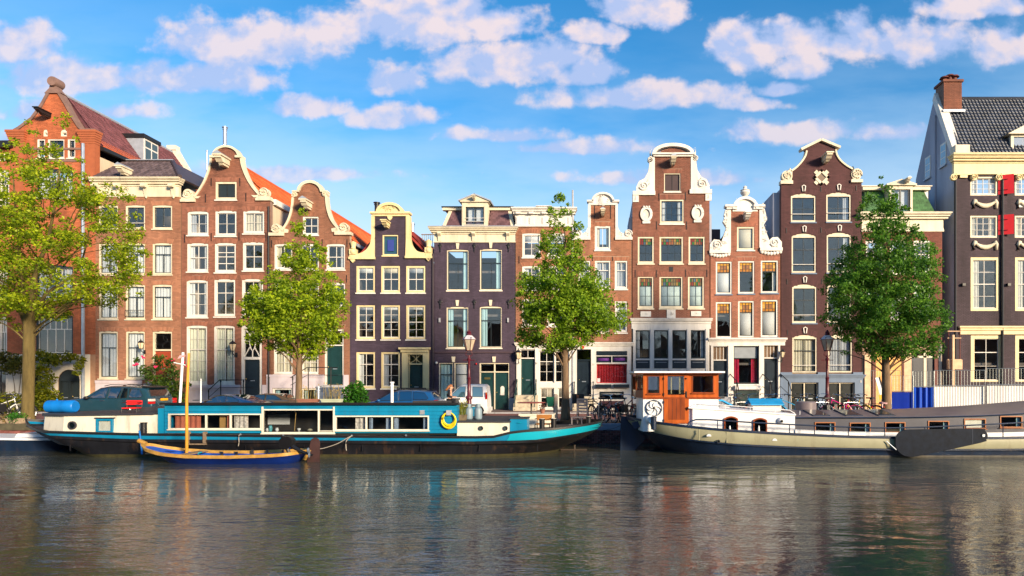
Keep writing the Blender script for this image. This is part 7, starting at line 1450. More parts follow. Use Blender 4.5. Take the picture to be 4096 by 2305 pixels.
# white cabin
wcq = sb(850, 440, 2060, 735, 23.5); xa, xb = wcq[0], wcq[1]
pa = [(xa+.12, 23.52), (xb, 23.52), (xb, 26.7), (xa+.12, 26.7), (xa, 26.5), (xa, 23.72)]
ztop = lambda x: .85-.26*(x-xa)/(xb-xa)
aw = [sb(1245, 530, 1405, 725, 23.5), sb(1578, 548, 1738, 738, 23.5)]
slab([(xa+.12, -.25), (xb, -.25), (xb, ztop(xb)), (xa+.12, ztop(xa))], [archpoly((r_[0], r_[1], r_[2], r_[3]), .09) for r_ in aw], 23.5, 23.56).build('white_cabin', WHITEB, bg)
mb = MB(); mb.prism([(xa+.12, 23.52), (xa, 23.72), (xa, 26.5), (xa+.12, 26.7), (xa+.16, 26.7), (xa+.16, 23.56)], -.25, .85, 'z'); mb.build('cabin_end', WHITEB, bg, smooth=30); MB().box(xb-.05, xb, 23.56, 26.7, -.25, .59).build('cabin_end', WHITEB, bg)
mb = MB(); v = []
for x, z in ((xa-.03, ztop(xa)), (xb+.03, ztop(xb))): v += [(x, 23.46, z), (x, 26.75, z), (x, 26.75, z+.05), (x, 23.46, z+.05)]
mb.add(v, [(0, 1, 2, 3), (7, 6, 5, 4), (0, 4, 5, 1), (1, 5, 6, 2), (2, 6, 7, 3), (3, 7, 4, 0)]); mb.build('cabin_roof', WHITEB, bg)
MB().box(xa+.2, xb-.1, 24.6, 24.65, -.2, .5).build('cabin_partition', MATS['dark_interior'], bg)
for r_ in aw:
    mb = MB(); po = archpoly(r_, .09); mb.ribbon(po+[po[0]], .05, 23.44, 23.55); w_ = mb.build('arched_window', WOODD, bg); MB().prism(po, 23.52, 23.526).build('pane', GLASSD, w_)
RAILW = WHITEB; zz = lambda x: ztop(x)+.05
mb = MB(); mb.tube([(xa+.1, 23.5, zz(xa)+.02), (xa+.3, 23.5, zz(xa)+.13), (xb-.2, 23.5, zz(xb)+.14), (xb, 23.5, zz(xb)+.02)], .016, 6); mb.build('roof_rail', WHITEB, bg)
for k in range(5): x = xa+.9*k+.4; MB().tube([(x, 23.5, zz(x)-.01), (x, 23.5, zz(x)+.13)], .013, 5).build('rail_stanchion', WHITEB, bg)
MB().ball((X(3124, 23.45), 23.45, Z(1683, 23.45)), (.12, .10, .12), 10, 7).build('vent_cowl', WHITEB, bg, smooth=True); MB().ball((X(3127, 23.38), 23.37, Z(1685, 23.38)), (.06, .05, .05), 8, 5).build('vent_mouth', BLACK, bg)
for a in (1315, 1647): x = X(2460+a*.34938, 23.1); MB().lathe([(.035, -.1), (.03, .2), (.01, .25)], (x, 23.1, 0), 8).build('fender_post', WHITEB, bg)
# hold cabin
hx0, hx1 = xb, 23.2; hy = 23.72; hz = [(xb, .50), (9.5, .50), (11.5, .51), (14, .57), (16, .68), (18, .85), (23.2, 1.3)]; rz_ = [(xb, .70), (9.5, .71), (11.5, .74), (14, .86), (16, 1.02), (18, 1.2), (23.2, 1.6)]
xs = [hx0+(hx1-hx0)*i/24 for i in range(25)]
T_ = lambda a, b_, c_, d, y=hy: bx(3200+a*.34783, 3200+c_*.34783, 1480+b_*.34783, 1480+d*.34783, y)
hw = [T_(168, 600, 405, 720), T_(570, 605, 810, 725), T_(975, 600, 1210, 720), T_(1470, 585, 1712, 700), T_(1885, 560, 2135, 677), T_(2297, 530, 2552, 662)]
slab([(x, -.25) for x in (hx0, hx1)]+[(x, lerp_tab(hz, x)) for x in xs[::-1]], [archpoly(r_, 0) for r_ in hw], hy, hy+.05).build('hold_cabin', SLATEP, bg)
MB().loft([[(x, hy-.03, lerp_tab(hz, x)-.01), (x, hy-.03, lerp_tab(hz, x)+.03), (x, hy+1.55, lerp_tab(rz_, x)), (x, hy+2.9, lerp_tab(hz, x)+.03), (x, hy+2.9, lerp_tab(hz, x)-.01)] for x in xs], False).build('hold_roof', ROOFP, bg, smooth=25)
MB().tube([(x, hy-.05, lerp_tab(hz, x)+.0) for x in xs], .028, 6).build('roof_moulding', NAVYH, bg); MB().loft([[(x, 26.6, -.2), (x, 26.6, lerp_tab(hz, x))] for x in xs], False).build('hold_cabin_far', SLATEP, bg); MB().box(hx0+.1, hx1, 25.0, 25.05, -.2, .48).build('cabin_partition', mat('pale_interior', (.25, .22, .18), .8), bg)
for i, r_ in enumerate(hw):
    w_ = boat_window(r_, [], mat('teak_frame', (.36, .13, .045), .4, var=.2), hy-.01, .035, 'teak_window', bg)
    if i in (4,): MB().box(r_[0]+.03, r_[1]-.03, hy+.06, hy+.07, r_[2]+.03, r_[3]-.03).build('blind', mat('warm_white_blind', (.9, .84, .68), .7), w_)
    else: MB().box(r_[1]-.16, r_[1]-.03, hy+.08, hy+.09, r_[2]+.03, r_[3]-.03).build('blind', CURTB, w_)
for i, a in enumerate((0, 375, 750)):
    xA, xB = X(3200+a*.34783, 25.1), X(3200+(a+150)*.34783, hy+.1); wd_ = T_(0, 0, 205, 1)[1]-T_(0, 0, 1, 1)[0]
    x0_ = X(3200+(a+150)*.34783, hy+.15); x1_ = X(3200+(a+348)*.34783, hy+.15); v = []
    for (x, y) in ((x0_, hy+.12), (x1_, hy+.12), (x1_-.0, hy+1.42), (x0_, hy+1.42)):
        t_ = (y-hy)/1.55; z = lerp_tab(hz, x)+.03+(lerp_tab(rz_, x)-lerp_tab(hz, x)-.03)*t_; v.append((x, y, z))
    mb = MB(); mb.add([(p[0], p[1], p[2]+.03) for p in v]+[(p[0], p[1], p[2]-.01) for p in v], [(0, 1, 2, 3), (0, 4, 5, 1), (1, 5, 6, 2), (2, 6, 7, 3), (3, 7, 4, 0)]); s_ = mb.build('skylight', NAVYH, bg); mb = MB(); q4 = [(p[0]+(.04 if k in (0, 3) else -.04), p[1]+(.04 if k < 2 else -.04), p[2]+.034) for k, p in enumerate(v)]; mb.add(q4, [(0, 1, 2, 3)]); mb.build('skylight_glass', mat('mirror_glass', (.10, .12, .12), .06, metal=.6, var=.2), s_)
# rail, coaming, leeboard
cp = [(x, 23.2, lerp_tab(zg, (x-1)/24)+.02) for x in xs]; MB().loft([[(x, 23.45, lerp_tab(zg, (x-1)/24)-.05), (x, 23.45, lerp_tab(zg, (x-1)/24)+.13)] for x in xs], False).build('white_coaming', WHITEB, bg)
rl = [P3(2748, 1712, 23.0), P3(2783, 1679, 23.0), P3(3000, 1690, 23.0), P3(3360, 1708, 23.0), P3(3583, 1712, 23.0), P3(3850, 1703, 23.0), P3(4096, 1690, 23.0), P3(4300, 1672, 23.0)]
MB().tube(smooth_path3(rl, 3), .026, 8).build('deck_rail', NAVYH, bg)
for a in (2870, 3158, 3258, 3394, 3539, 3699, 3863, 4012):
    p = P3(a, 1700, 23.0); zt3 = [q for q in smooth_path3(rl, 6)]; zr3 = min(zt3, key=lambda q: abs(q[0]-p[0]))[2]; s = (p[0]-1)/24; MB().tube([(p[0], 23.0, lerp_tab(zg, s)), (p[0], 23.0, zr3)], .017, 6).build('rail_post', NAVYH, bg)
lb = [(1092, 780), (1130, 722), (1200, 690), (1300, 684), (2050, 674), (2115, 695), (2150, 748), (2132, 800), (2065, 838), (1360, 988), (1270, 996), (1190, 985), (1130, 940), (1095, 880)]
ly = 22.62; lp = [(X(3200+a*.34783, ly), Z(1480+b_*.34783, ly)) for a, b_ in lb]; l_ = MB().prism(smooth_path(lp+[lp[0]], 3)[:-1], ly-.05, ly).build('leeboard', mat('blue_black_leeboard', (.006, .011, .022), .6, var=.4, scale=5, bump=.25, bscale=15, spec=.15), bg)
b0 = (X(3200+2095*.34783, ly), Z(1480+753*.34783, ly)); MB().lathe([(.05, -.09), (.05, -.04)], (b0[0], ly, b0[1]), 10, 'y').build('pivot_bolt', ZINC, l_); xx = X(3200+1975*.34783, ly); MB().box(xx-.008, xx+.008, ly-.056, ly-.048, Z(1480+855*.34783, ly)+.02, Z(1480+680*.34783, ly)).build('iron_strap', NAVYH, l_)
mb = MB(); mb.tube([P3(3545, 1765, 22.66), P3(3585, 1800, 22.6)], .02, 6); mb.build('leeboard_chain', ZINC, bg)
for a, b_ in ((1075, 752), (1828, 803)): mb = MB(); xq, zq = X(2460+a*.34938, 22.72), Z(1480+b_*.34938, 22.72)-.03; MB().prism(arc(xq, zq, .085, .085, 0, 180, 8), 22.70, 22.76).build('scupper', WHITEB, bg)
porthole(X(2460+1185*.34938, 22.74), Z(1480+818*.34938, 22.74), .055, 22.74, bg)
for a in (963, 1278): x = X(2460+a*.34938, 22.74); s = (x-1)/24; MB().tube([(x, 22.76, lerp_tab(zb_, s)+.02), (x, 22.75, lerp_tab(zg, s)-.06)], .022, 6).build('plate_rib', SAGE, bg)
MB().lathe([(.40, .62), (.40, .98), (.37, 1.02), (0, 1.02)], (X(3223, 25.6), 25.6, 0), 20).build('roof_drum', ROOFP, bg, smooth=35)
MB().prism([(1.15, .28), (1.55, .40), (1.62, .2), (1.3, .05)], 24.05, 24.2).build('hawse_fairlead', NAVYH, bg)
# blue covered box on the barge roof
bxq = thing('covered_deck_box', 'pale deck box under a bright blue cover on the white barge cabin roof', 'deck box', (X(3050, 25.6), 25.6, .75)); x0_, x1_ = X(2992, 25.6), X(3122, 25.6); MB().box(x0_+.1, x1_-.08, 25.2, 26.0, .66, .92).build('box', mat('pale_board', (.62, .58, .50), .7), bxq)
mb = MB(); mb.prism([(25.05, .90), (25.6, 1.10), (26.15, .90), (26.15, .94), (25.6, 1.14), (25.05, .94)], x0_, x1_, 'x'); mb.build('cover', mat('bright_blue_tarp', (.01, .30, .62), .5, var=.15, bump=.2, bscale=6), bxq)
bx2 = thing('gabled_deck_locker', 'white locker with gabled blue-edged lid behind the wheelhouse', 'locker', (X(2910, 26.3), 26.3, .6)); x0_, x1_ = X(2874, 26.3), X(2918, 26.3); MB().box(x0_, x1_, 26.0, 26.7, .2, .80).build('box', WHITEB, bx2); mb = MB(); mb.prism([(x0_-.05, 1.02), (x0_+.1, 1.02), (x1_+.08, .80), (x1_+.08, .86), (x0_+.1, 1.08), (x0_-.05, 1.08)], 25.9, 26.8); mb.build('lid', MATS['bright_blue_tarp'], bx2)
MB().tube([P3(2413, 1722, 25.5), P3(2450, 1716, 25.8), P3(2500, 1696, 25.2)], .008, 4).build('mooring_line', BLACK, None, label='thin dark mooring line between the two boats', category='rope')
# ---------------------------------------------------------------- trees and plants
def leafmat(name, col, var=.45):
    if name in MATS: return MATS[name]
    m = mat(name, col, .5, var=.2, scale=1.2, attr=var, trans=.55, spec=.3); t = m.node_tree
    sc = next(n for n in t.nodes if n.type == 'VECT_MATH' and n.operation == 'SCALE'); at = next(n for n in t.nodes if n.type == 'ATTRIBUTE'); mx = t.nodes.new('ShaderNodeMix'); mx.data_type = 'RGBA'
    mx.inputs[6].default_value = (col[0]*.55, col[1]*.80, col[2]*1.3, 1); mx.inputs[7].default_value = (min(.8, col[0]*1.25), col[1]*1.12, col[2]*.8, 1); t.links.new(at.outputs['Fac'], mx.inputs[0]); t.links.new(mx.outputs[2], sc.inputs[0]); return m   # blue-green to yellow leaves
def leaf_mesh(centers, radii, counts, size, rng, flat=.75, droop=.0):
    """leaf-sized bent faces scattered round the clump centres"""
    P = []; Vv = []
    for c, r, k in zip(centers, radii, counts):
        d = rng.normal(size=(k, 3)); d /= np.linalg.norm(d, axis=1)[:, None]; rad = rng.random(k)**.45
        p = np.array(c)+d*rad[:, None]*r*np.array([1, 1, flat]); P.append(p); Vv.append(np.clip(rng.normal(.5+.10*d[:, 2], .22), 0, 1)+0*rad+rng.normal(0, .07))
    P = np.concatenate(P); v = np.clip(np.concatenate(Vv), 0, 1); n = len(P)
    nr = rng.normal(size=(n, 3))*.75+np.array([.15, -.25, .8]); nr /= np.linalg.norm(nr, axis=1)[:, None]
    t = rng.normal(size=(n, 3)); t -= (t*nr).sum(1)[:, None]*nr; t /= np.linalg.norm(t, axis=1)[:, None]; b = np.cross(nr, t)
    L = (size*(.6+.8*rng.random(n)))[:, None]; W = L*.32
    verts = np.stack([P-t*L*.5, P+b*W+nr*W*.25, P+t*L*.5-nr*L*.12, P-b*W+nr*W*.25], 1).reshape(-1, 3)
    me = bpy.data.meshes.new('leaves'); me.vertices.add(4*n); me.vertices.foreach_set('co', verts.astype(np.float32).ravel())
    me.loops.add(4*n); me.loops.foreach_set('vertex_index', np.arange(4*n, dtype=np.int32)); me.polygons.add(n); me.polygons.foreach_set('loop_start', np.arange(0, 4*n, 4, dtype=np.int32))
    me.update(); at = me.attributes.new('v', 'FLOAT', 'POINT'); at.data.foreach_set('value', np.repeat(v, 4).astype(np.float32)); return me
BARK = mat('grey_brown_bark', (.17, .11, .065), .9, var=.4, scale=6, bump=.8, bscale=22, bdist=.03, streak=1); BARKL = mat('mossy_bark', (.125, .092, .030), .9, var=.45, scale=5, bump=.8, bscale=18, bdist=.03, streak=1)
def tree(label, px, y, rows, trunk_r, m, bark, seed, nclump=230, per=95, size=.15, lean=0., depthf=.8, fork=None):
    rng = np.random.default_rng(seed); sc = FPX/y; x0 = X(px, y); o = thing('street_tree', label, 'tree', (x0, y, -.02), 'trees along the quay')
    R_ = sorted([(EYE+(1515-py)/sc, (a-px)/sc, (b-px)/sc) for py, a, b in rows]); zs = np.array([r[0] for r in R_]); lf = np.array([r[1] for r in R_]); rt = np.array([r[2] for r in R_])
    z0, z1 = zs[0], zs[-1]; C = []; rad = []; cnt = []
    wt = (rt-lf)+.15; zz = np.linspace(z0, z1, 400); ww = np.interp(zz, zs, wt)**1.55; ww /= ww.sum()
    for i in range(nclump):
        z = rng.choice(zz, p=ww); a, b = np.interp(z, zs, lf), np.interp(z, zs, rt); c, h = (a+b)/2, (b-a)/2
        th = rng.random()*2*math.pi; rr = rng.random()**.5*1.0; cr = min(.50, .20+h*.13)*rng.uniform(.5, 1.15); hh = max(.05, h-cr*.45)
        if i % 4 == 0: rr = rng.uniform(.9, 1.12); cr *= .55
        C.append((x0+c+hh*rr*math.cos(th), y+hh*depthf*rr*math.sin(th), z+rng.normal(0, .08))); rad.append(cr); cnt.append(int(per*1.7*(cr/.42)**1.7)+10)
    me = leaf_mesh(C, rad, cnt, size, rng); me.materials.append(m); me.name = 'crown'
    co = bpy.data.objects.new('crown', me); COL.objects.link(co); co.parent = o; co.location = -Vector(o.location)
    tz = z0+(z1-z0)*.78; xt = x0+np.interp(tz, zs, (lf+rt)/2)*.7; n = 9; path = []
    for i in range(n+1):
        t = i/n; path.append((x0+(xt-x0)*t**1.5+.06*math.sin(t*7+seed)*t, y+.05*math.sin(t*5+seed*2)*t, -.05+(tz+.05)*t))
    rr = [trunk_r*(1.35 if i == 0 else 1)*(1-.9*(i/n)**1.1) + .012 for i in range(n+1)]
    if fork is None: MB().tube(smooth_path3(path, 3), [np.interp(i/3, range(n+1), rr) for i in range(3*n+1)], 10).build('trunk', bark, o, smooth=True)
    else:
        fz = fork; pth = [(x0, y, -.05), (x0-.02, y, .5), (x0+.02, y, fz*.5), (x0+.05, y, fz-.3), (x0+.06, y, fz+.3)]; MB().tube(smooth_path3(pth, 3), [trunk_r*(1.35-.12*i if i < 3 else 1.0-.012*(i-3)) for i in range(13)], 12).build('trunk', bark, o, smooth=True)
        for (dx_, dz_, r0) in ((-1.9, 3.4, .62), (1.25, 7.2, .72), (2.9, 4.2, .5), (-.6, 6.4, .55)):
            MB().tube(smooth_path3([(x0+.04, y, fz-.7), (x0+dx_*.10, y, fz+.05), (x0+dx_*.30, y-.1, fz+dz_*.26), (x0+dx_*.65, y+.15*dx_, fz+dz_*.55), (x0+dx_, y+.3*rnd(-1, 1), fz+dz_)], 4), [trunk_r*r0*(1-.8*i/16) for i in range(17)], 8).build('limb', bark, o, smooth=True)
    mb = MB(); idx = rng.choice(len(C), min(60, len(C)), replace=False); far = MB()
    for i in idx:
        c = C[i]; zb = max(z0*.55+.3, min(tz-.1, c[2]-rng.uniform(.4, 1.3)-.25*abs(c[0]-x0))); t = zb/tz; px_ = x0+(xt-x0)*t**1.5
        if fork is not None and zb > fork: px_ = px_+(c[0]-px_)*.35
        r0 = .012+trunk_r*.22*(1-t); mb.tube(smooth_path3([(px_, y, zb), (px_+(c[0]-px_)*.45, y+(c[1]-y)*.45, zb+(c[2]-zb)*.62), c], 3), [r0*(1-.75*k/6) for k in range(7)], 5)
    mb.build('branches', bark, o, smooth=True, kind='stuff'); return o
tree('broad yellow-green locust tree with mossy forked trunk in front of the orange-red brick house', 113, 29.3, [(448, 245, 275), (470, 215, 292), (500, 105, 285), (553, 50, 293), (627, 30, 325), (700, -40, 420), (760, -120, 500), (826, -160, 515), (950, -180, 525), (1074, -190, 545), (1139, -190, 520), (1190, -180, 470), (1240, -120, 390), (1275, -60, 210), (1297, -20, 110)], .235, leafmat('locust_leaf', (.36, .44, .015)), BARKL, 11, 470, 52, .12, fork=4.6)
tree('slim bright green street tree behind the potted plants on the houseboat roof', 1195, 29.3, [(835, 1196, 1212), (870, 1180, 1232), (920, 1160, 1262), (1000, 1114, 1300), (1060, 1095, 1325), (1120, 1060, 1345), (1180, 1000, 1390), (1240, 975, 1400), (1310, 980, 1385), (1355, 1010, 1365), (1395, 1060, 1300), (1420, 1110, 1270)], .15, leafmat('lime_leaf', (.36, .47, .02)), BARK, 5, 380, 58, .118)
tree('mid-green street tree with wide lower boughs beside the leaning rocking chair', 2262, 29.4, [(768, 2232, 2256), (792, 2195, 2272), (843, 2175, 2308), (895, 2165, 2340), (981, 2142, 2360), (1050, 2135, 2370), (1100, 2080, 2430), (1136, 2045, 2450), (1188, 2055, 2470), (1239, 2075, 2510), (1297, 2085, 2500), (1347, 2068, 2430), (1385, 2070, 2370), (1412, 2120, 2290)], .18, leafmat('elm_leaf', (.26, .40, .025)), BARK, 8, 400, 58, .118)
tree('dense dark green street tree beside the blue fence sheets', 3545, 29.5, [(700, 3522, 3538), (748, 3500, 3562), (810, 3445, 3625), (892, 3412, 3640), (975, 3392, 3725), (1078, 3328, 3750), (1121, 3318, 3775), (1204, 3285, 3785), (1266, 3288, 3790), (1349, 3340, 3775), (1403, 3372, 3740), (1428, 3450, 3650)], .20, leafmat('deep_elm_leaf', (.12, .27, .03)), BARK, 21, 500, 62, .118)
def foliage(name, label, cat, blobs, m, size=.12, seed=1, stems=None, flowers=None, group=None, den=260):
    rng = np.random.default_rng(seed); C, Rr, K = [], [], []
    for (x, y, z, r) in blobs: C.append((x, y, z)); Rr.append(r); K.append(int(den*(r/.5)**2)+15)
    base = (float(np.mean([c[0] for c in C])), float(np.mean([c[1] for c in C])), min(0, min(c[2] for c in C)) if False else -.02); o = thing(name, label, cat, base, group)
    me = leaf_mesh(C, Rr, K, size, rng, .9); me.materials.append(m); f = bpy.data.objects.new('foliage', me); COL.objects.link(f); f.parent = o; f.location = -Vector(base)
    if stems:
        mb = MB()
        for s in stems: mb.tube(smooth_path3(s, 3), [.03-.02*i/(3*(len(s)-1)) for i in range(3*(len(s)-1)+1)], 5)
        mb.build('stems', BARK, o, kind='stuff')
    if flowers:
        for (x, y, z, r) in flowers: b_ = MB(); [b_.ball((x+rng.normal(0, r*.3), y+rng.normal(0, r*.3), z+rng.normal(0, r*.3)), r*.6, 7, 5) for _ in range(4)]; b_.build('flower', mat('rose_pink', (.75, .02, .12), .5, var=.2), o, smooth=True)
    return o
BUSH = leafmat('bush_leaf', (.085, .15, .02)); BUSHY = leafmat('yellow_bush_leaf', (.25, .26, .012)); FERN = leafmat('fern_leaf', (.06, .22, .02))
def blob_px(l, y): return [(X(px, y), y+rnd(-.3, .3), Z(py, y), r) for px, py, r in l]
foliage('rose_bush', 'tall leafy rose bush with pink blooms beside the red-brown door', 'bush', blob_px([(570, 1480, .35), (590, 1500, .4), (620, 1470, .35), (650, 1440, .4), (670, 1480, .45), (690, 1450, .3), (620, 1530, .5), (660, 1530, .6), (690, 1560, .6), (720, 1540, .4), (640, 1580, .7), (690, 1600, .7), (720, 1590, .5), (735, 1540, .25), (540, 1440, .2), (700, 1500, .4)], 38.3), BUSH, .14, 3, [[(X(640, 38.3), 38.3, 0), (X(630, 38.3), 38.3, 1.5), (X(600, 38.3), 38.3, 2.8)], [(X(670, 38.3), 38.3, 0), (X(680, 38.3), 38.3, 1.8), (X(660, 38.3), 38.3, 3.2)]], blob_px([(560, 1430, .09), (552, 1458, .10), (525, 1462, .07), (684, 1445, .10), (625, 1468, .08), (744, 1450, .08), (738, 1466, .07)], 37.9))
foliage('climbing_plant', 'yellow-green climber on the white plaster basement', 'climber', blob_px([(150, 1425, .5), (190, 1440, .5), (230, 1440, .45), (175, 1480, .55), (260, 1430, .35), (195, 1520, .5), (185, 1560, .6), (160, 1600, .8), (190, 1620, .8), (215, 1590, .6), (150, 1640, .7), (200, 1650, .6), (310, 1440, .3), (325, 1465, .3), (318, 1490, .25), (285, 1425, .25)], 38.9), BUSHY, .15, 6, [[(X(190, 39.2), 39.2, 0), (X(185, 39.2), 39.2, 1.6), (X(220, 39.2), 39.2, 3.2)]])
foliage('climbing_plant', 'olive climber with bare stems beside the mossy forked trunk', 'climber', blob_px([(10, 1425, .5), (45, 1440, .55), (80, 1450, .45), (20, 1470, .5), (60, 1478, .4), (100, 1440, .4), (-20, 1440, .5)], 39.0), leafmat('olive_leaf', (.16, .16, .03)), .14, 9, [[(X(60, 39.3), 39.3, 0), (X(58, 39.3), 39.3, 1.5), (X(40, 39.3), 39.3, 2.8)], [(X(66, 39.3), 39.3, .1), (X(80, 39.3), 39.3, 1.6), (X(85, 39.3), 39.3, 2.9)]])
foliage('hedge_bush', 'low yellowish hedge behind the parked white bicycle', 'bush', blob_px([(0, 1600, .6), (40, 1605, .6), (80, 1610, .5), (20, 1635, .6), (60, 1640, .55)], 36.5), BUSHY, .13, 12)
foliage('fern_bush', 'lush green fern bush between the lilac plinth and blue estate car', 'bush', blob_px([(1395, 1600, .45), (1420, 1585, .4), (1430, 1540, .28), (1445, 1575, .35), (1400, 1570, .35), (1440, 1610, .5), (1390, 1625, .5), (1425, 1560, .3), (1412, 1545, .22)], 35.6), FERN, .16, 15)
foliage('trough_plant', 'bright green clump spilling over the stone trough', 'plant', blob_px([(62, 1662, .22), (80, 1664, .22), (95, 1668, .18), (50, 1668, .2), (72, 1672, .25)], 27.9), FERN, .07, 18, den=400)
def trough(px0, px1, py0, py1, label, y=27.95):
    a, b, z0, z1 = X(px0, y), X(px1, y), -.0, Z(py0, y); mb = MB(); mb.loft([[(a+.06*s+(b-a-.12*s)*u, y-.25+.06*s+(.5-.12*s)*v, z) for u, v in ((0, 0), (1, 0), (1, 1), (0, 1))] for z, s in ((z0, 1), (z1, 0), (z1, 1), (z1-.06, 1.2))], True, True); mb.build('stone_trough', mat('mossy_trough', (.36, .27, .19), .9, var=.4, scale=5, bump=.4, bscale=14), None, label=label, category='planter')
trough(38, 103, 1672, 1708, 'mossy stone trough holding the bright green clump'); trough(-40, 30, 1680, 1708, 'long mossy stone trough with dry stalks on the quay edge')
foliage('dry_plant', 'dry straw-coloured stalks in the long mossy trough', 'plant', blob_px([(0, 1672, .2), (15, 1668, .2), (25, 1674, .15)], 27.9), leafmat('dry_leaf', (.34, .25, .10)), .10, 19)

# ---------------------------------------------------------------- vehicles
GLC = glassmat('car_glass', (.28, .48, .55), .26)
TYRE = mat('tyre_rubber', (.012, .012, .013), .8); RIM = mat('alloy_rim', (.45, .46, .48), .3, metal=.9)
def car(name, label, cat, x0, ln, yc, wd, top, belt, paint, wins, wheels, flip=False, zb=.17, wr=.31, tum=.30, rear=None, plate=True, lampm=None, z0=-.07, extras=None):
    """x0 = left end; the side profile `top` runs from the left end to the right end in metres"""
    o = thing(name, label, cat, (x0+ln/2, yc, z0)); w = wd/2; st = sorted(set([p[0] for p in top]+[ln*i/26 for i in range(27)])); st = [min(max(s, 0), ln) for s in st]
    ring = []
    for s in st:
        t = lerp_tab(top, s)+z0; e = 1-.10*max(0, 1-s/(ln*.12))**2-.10*max(0, 1-(ln-s)/(ln*.12))**2; b = min(belt+z0, t-.04); ww = w*e; zz = z0+zb
        half = [(ww*.90, zz), (ww*.985, zz+.12), (ww, zz+(b-zz)*.55), (ww*.985, b-.03), (ww*.95, b)]
        if t > belt+z0+.08: k = t-b; half += [(ww*.95-k*tum*.9, t-.07), (ww*.95-k*tum-.10, t-.015), (ww*.4, t)]
        else: half += [(ww*.93, min(t, b+.02)), (ww*.8, t-.005), (ww*.4, t)]
        ring.append([(x0+s, yc-h[0], h[1]) for h in half]+[(x0+s, yc+h[0], h[1]) for h in half[::-1]])
    mb = MB(); mb.loft(ring, True, True); mb.build('body', paint, o, smooth=42)
    ys = lambda z: w*.95-max(0, z-belt)*tum*.93
    for poly in wins:
        for sg in (-1, 1):
            mb = MB(); v = [(x0+px, yc+sg*(ys(pz)+.010), pz+z0) for px, pz in poly]; mb.add(v, [tuple(range(len(v)))]); mb.build('side_window', GLC, o)
            mb = MB(); cl = v+[v[0]]; mb.tube(cl, .012, 4, False); mb.build('window_trim', BLACK, o)
    def cross(a, b, name, inset=.12):     # windscreen or rear window between two points of the profile
        mb = MB(); v = [(x0+a[0], yc-(ys(a[1])-inset), a[1]+z0), (x0+a[0], yc+(ys(a[1])-inset), a[1]+z0), (x0+b[0], yc+(ys(b[1])-inset-.05), b[1]+z0), (x0+b[0], yc-(ys(b[1])-inset-.05), b[1]+z0)]; n = Vector(v[1])-Vector(v[0]); n = n.cross(Vector(v[2])-Vector(v[0])).normalized(); n = n if n.z > 0 else -n
        mb.add([tuple(Vector(p)+n*.014) for p in v], [(0, 1, 2, 3)]); mb.build(name, GLC, o)
    if extras:
        for a, b, nm in extras: cross(a, b, nm)
    for s in wheels:
        for sg in (-1, 1):
            c = (x0+s, yc+sg*(w-.10), z0+wr); mb = MB(); mb.lathe([(wr*.62, -.10), (wr*.95, -.10), (wr, -.05), (wr, .05), (wr*.95, .10), (wr*.62, .10)], c, 24, 'y'); t_ = mb.build('wheel', TYRE, o, smooth=40)
            mb = MB(); mb.lathe([(wr*.64, -.085), (wr*.64, .085)], c, 24, 'y')
            for k in range(10): a = R(36*k); mb.tube([(c[0], c[1]+sg*.09, c[2]), (c[0]+wr*.6*math.cos(a), c[1]+sg*.09, c[2]+wr*.6*math.sin(a))], .022, 4)
            mb.build('rim', RIM, t_)
            mb = MB(); mb.ribbon(arc(c[0], c[2], wr*1.12, wr*1.12, 0, 180, 12), .05, c[1]-.02 if sg > 0 else yc-w-.012, yc+w+.012 if sg > 0 else c[1]+.02); mb.build('wheel_arch', BLACK, o)
    return o
def carbit(o, name, m, x0, x1, y0, y1, z0, z1): return MB().box(x0, x1, y0, y1, z0, z1).build(name, m, o)
SUVP = mat('dark_teal_metallic', (.018, .065, .10), .25, metal=.3, var=.1, coat=1.); BLUEP = mat('deep_blue_metallic', (.01, .05, .16), .25, metal=.3, var=.1, coat=1.); BLUE2 = mat('mid_blue_metallic', (.012, .09, .26), .3, metal=.3, var=.1, coat=.8); BROWNP = mat('bronze_metallic', (.15, .095, .05), .3, metal=.5, var=.1, coat=.8); VANP = mat('van_white', (.78, .79, .80), .35, var=.04, coat=.4)
TAIL = mat('red_lamp', (.45, .01, .01), .2); TAILO = mat('orange_lamp', (.6, .13, .02), .2); PLATE = mat('amber_plate', (.85, .38, .01), .5); CHROME = mat('chrome', (.6, .62, .65), .12, metal=1)
sx, sy = -26.9, 32.9
o = car('parked_suv', 'dark teal estate-style off-roader parked behind the blue barrel', 'car', sx, 4.85, sy, 1.95, [(0, .66), (.06, .80), (.25, .90), (1.25, 1.02), (1.45, 1.05), (2.15, 1.54), (2.6, 1.63), (3.4, 1.63), (4.3, 1.57), (4.48, 1.53), (4.72, 1.08), (4.82, .98), (4.85, .5)], .99, SUVP, [[(1.72, 1.03), (2.28, 1.50), (2.62, 1.54), (2.55, 1.03)], [(2.68, 1.03), (2.72, 1.54), (3.30, 1.53), (3.20, 1.03)], [(3.28, 1.03), (3.38, 1.52), (3.58, 1.50), (3.62, 1.05)], [(3.72, 1.05), (3.68, 1.49), (4.18, 1.44), (4.36, 1.16), (4.3, 1.06)]], (.95, 3.85), wr=.36, extras=[((1.48, 1.08), (2.12, 1.52), 'windscreen'), ((4.70, 1.12), (4.50, 1.48), 'rear_window')])
xr = sx+4.85; yn = sy-.975
for z in (.75, .88): carbit(o, 'tail_lamp', TAIL if z < .8 else mat('clear_lamp', (.7, .6, .55), .2), xr-.16, xr+.005, yn+.01, yn+.3, z-.07, z-.07+.11); carbit(o, 'tail_lamp', TAIL, xr-.16, xr+.005, sy+.67, sy+.965, z-.07, z+.04)
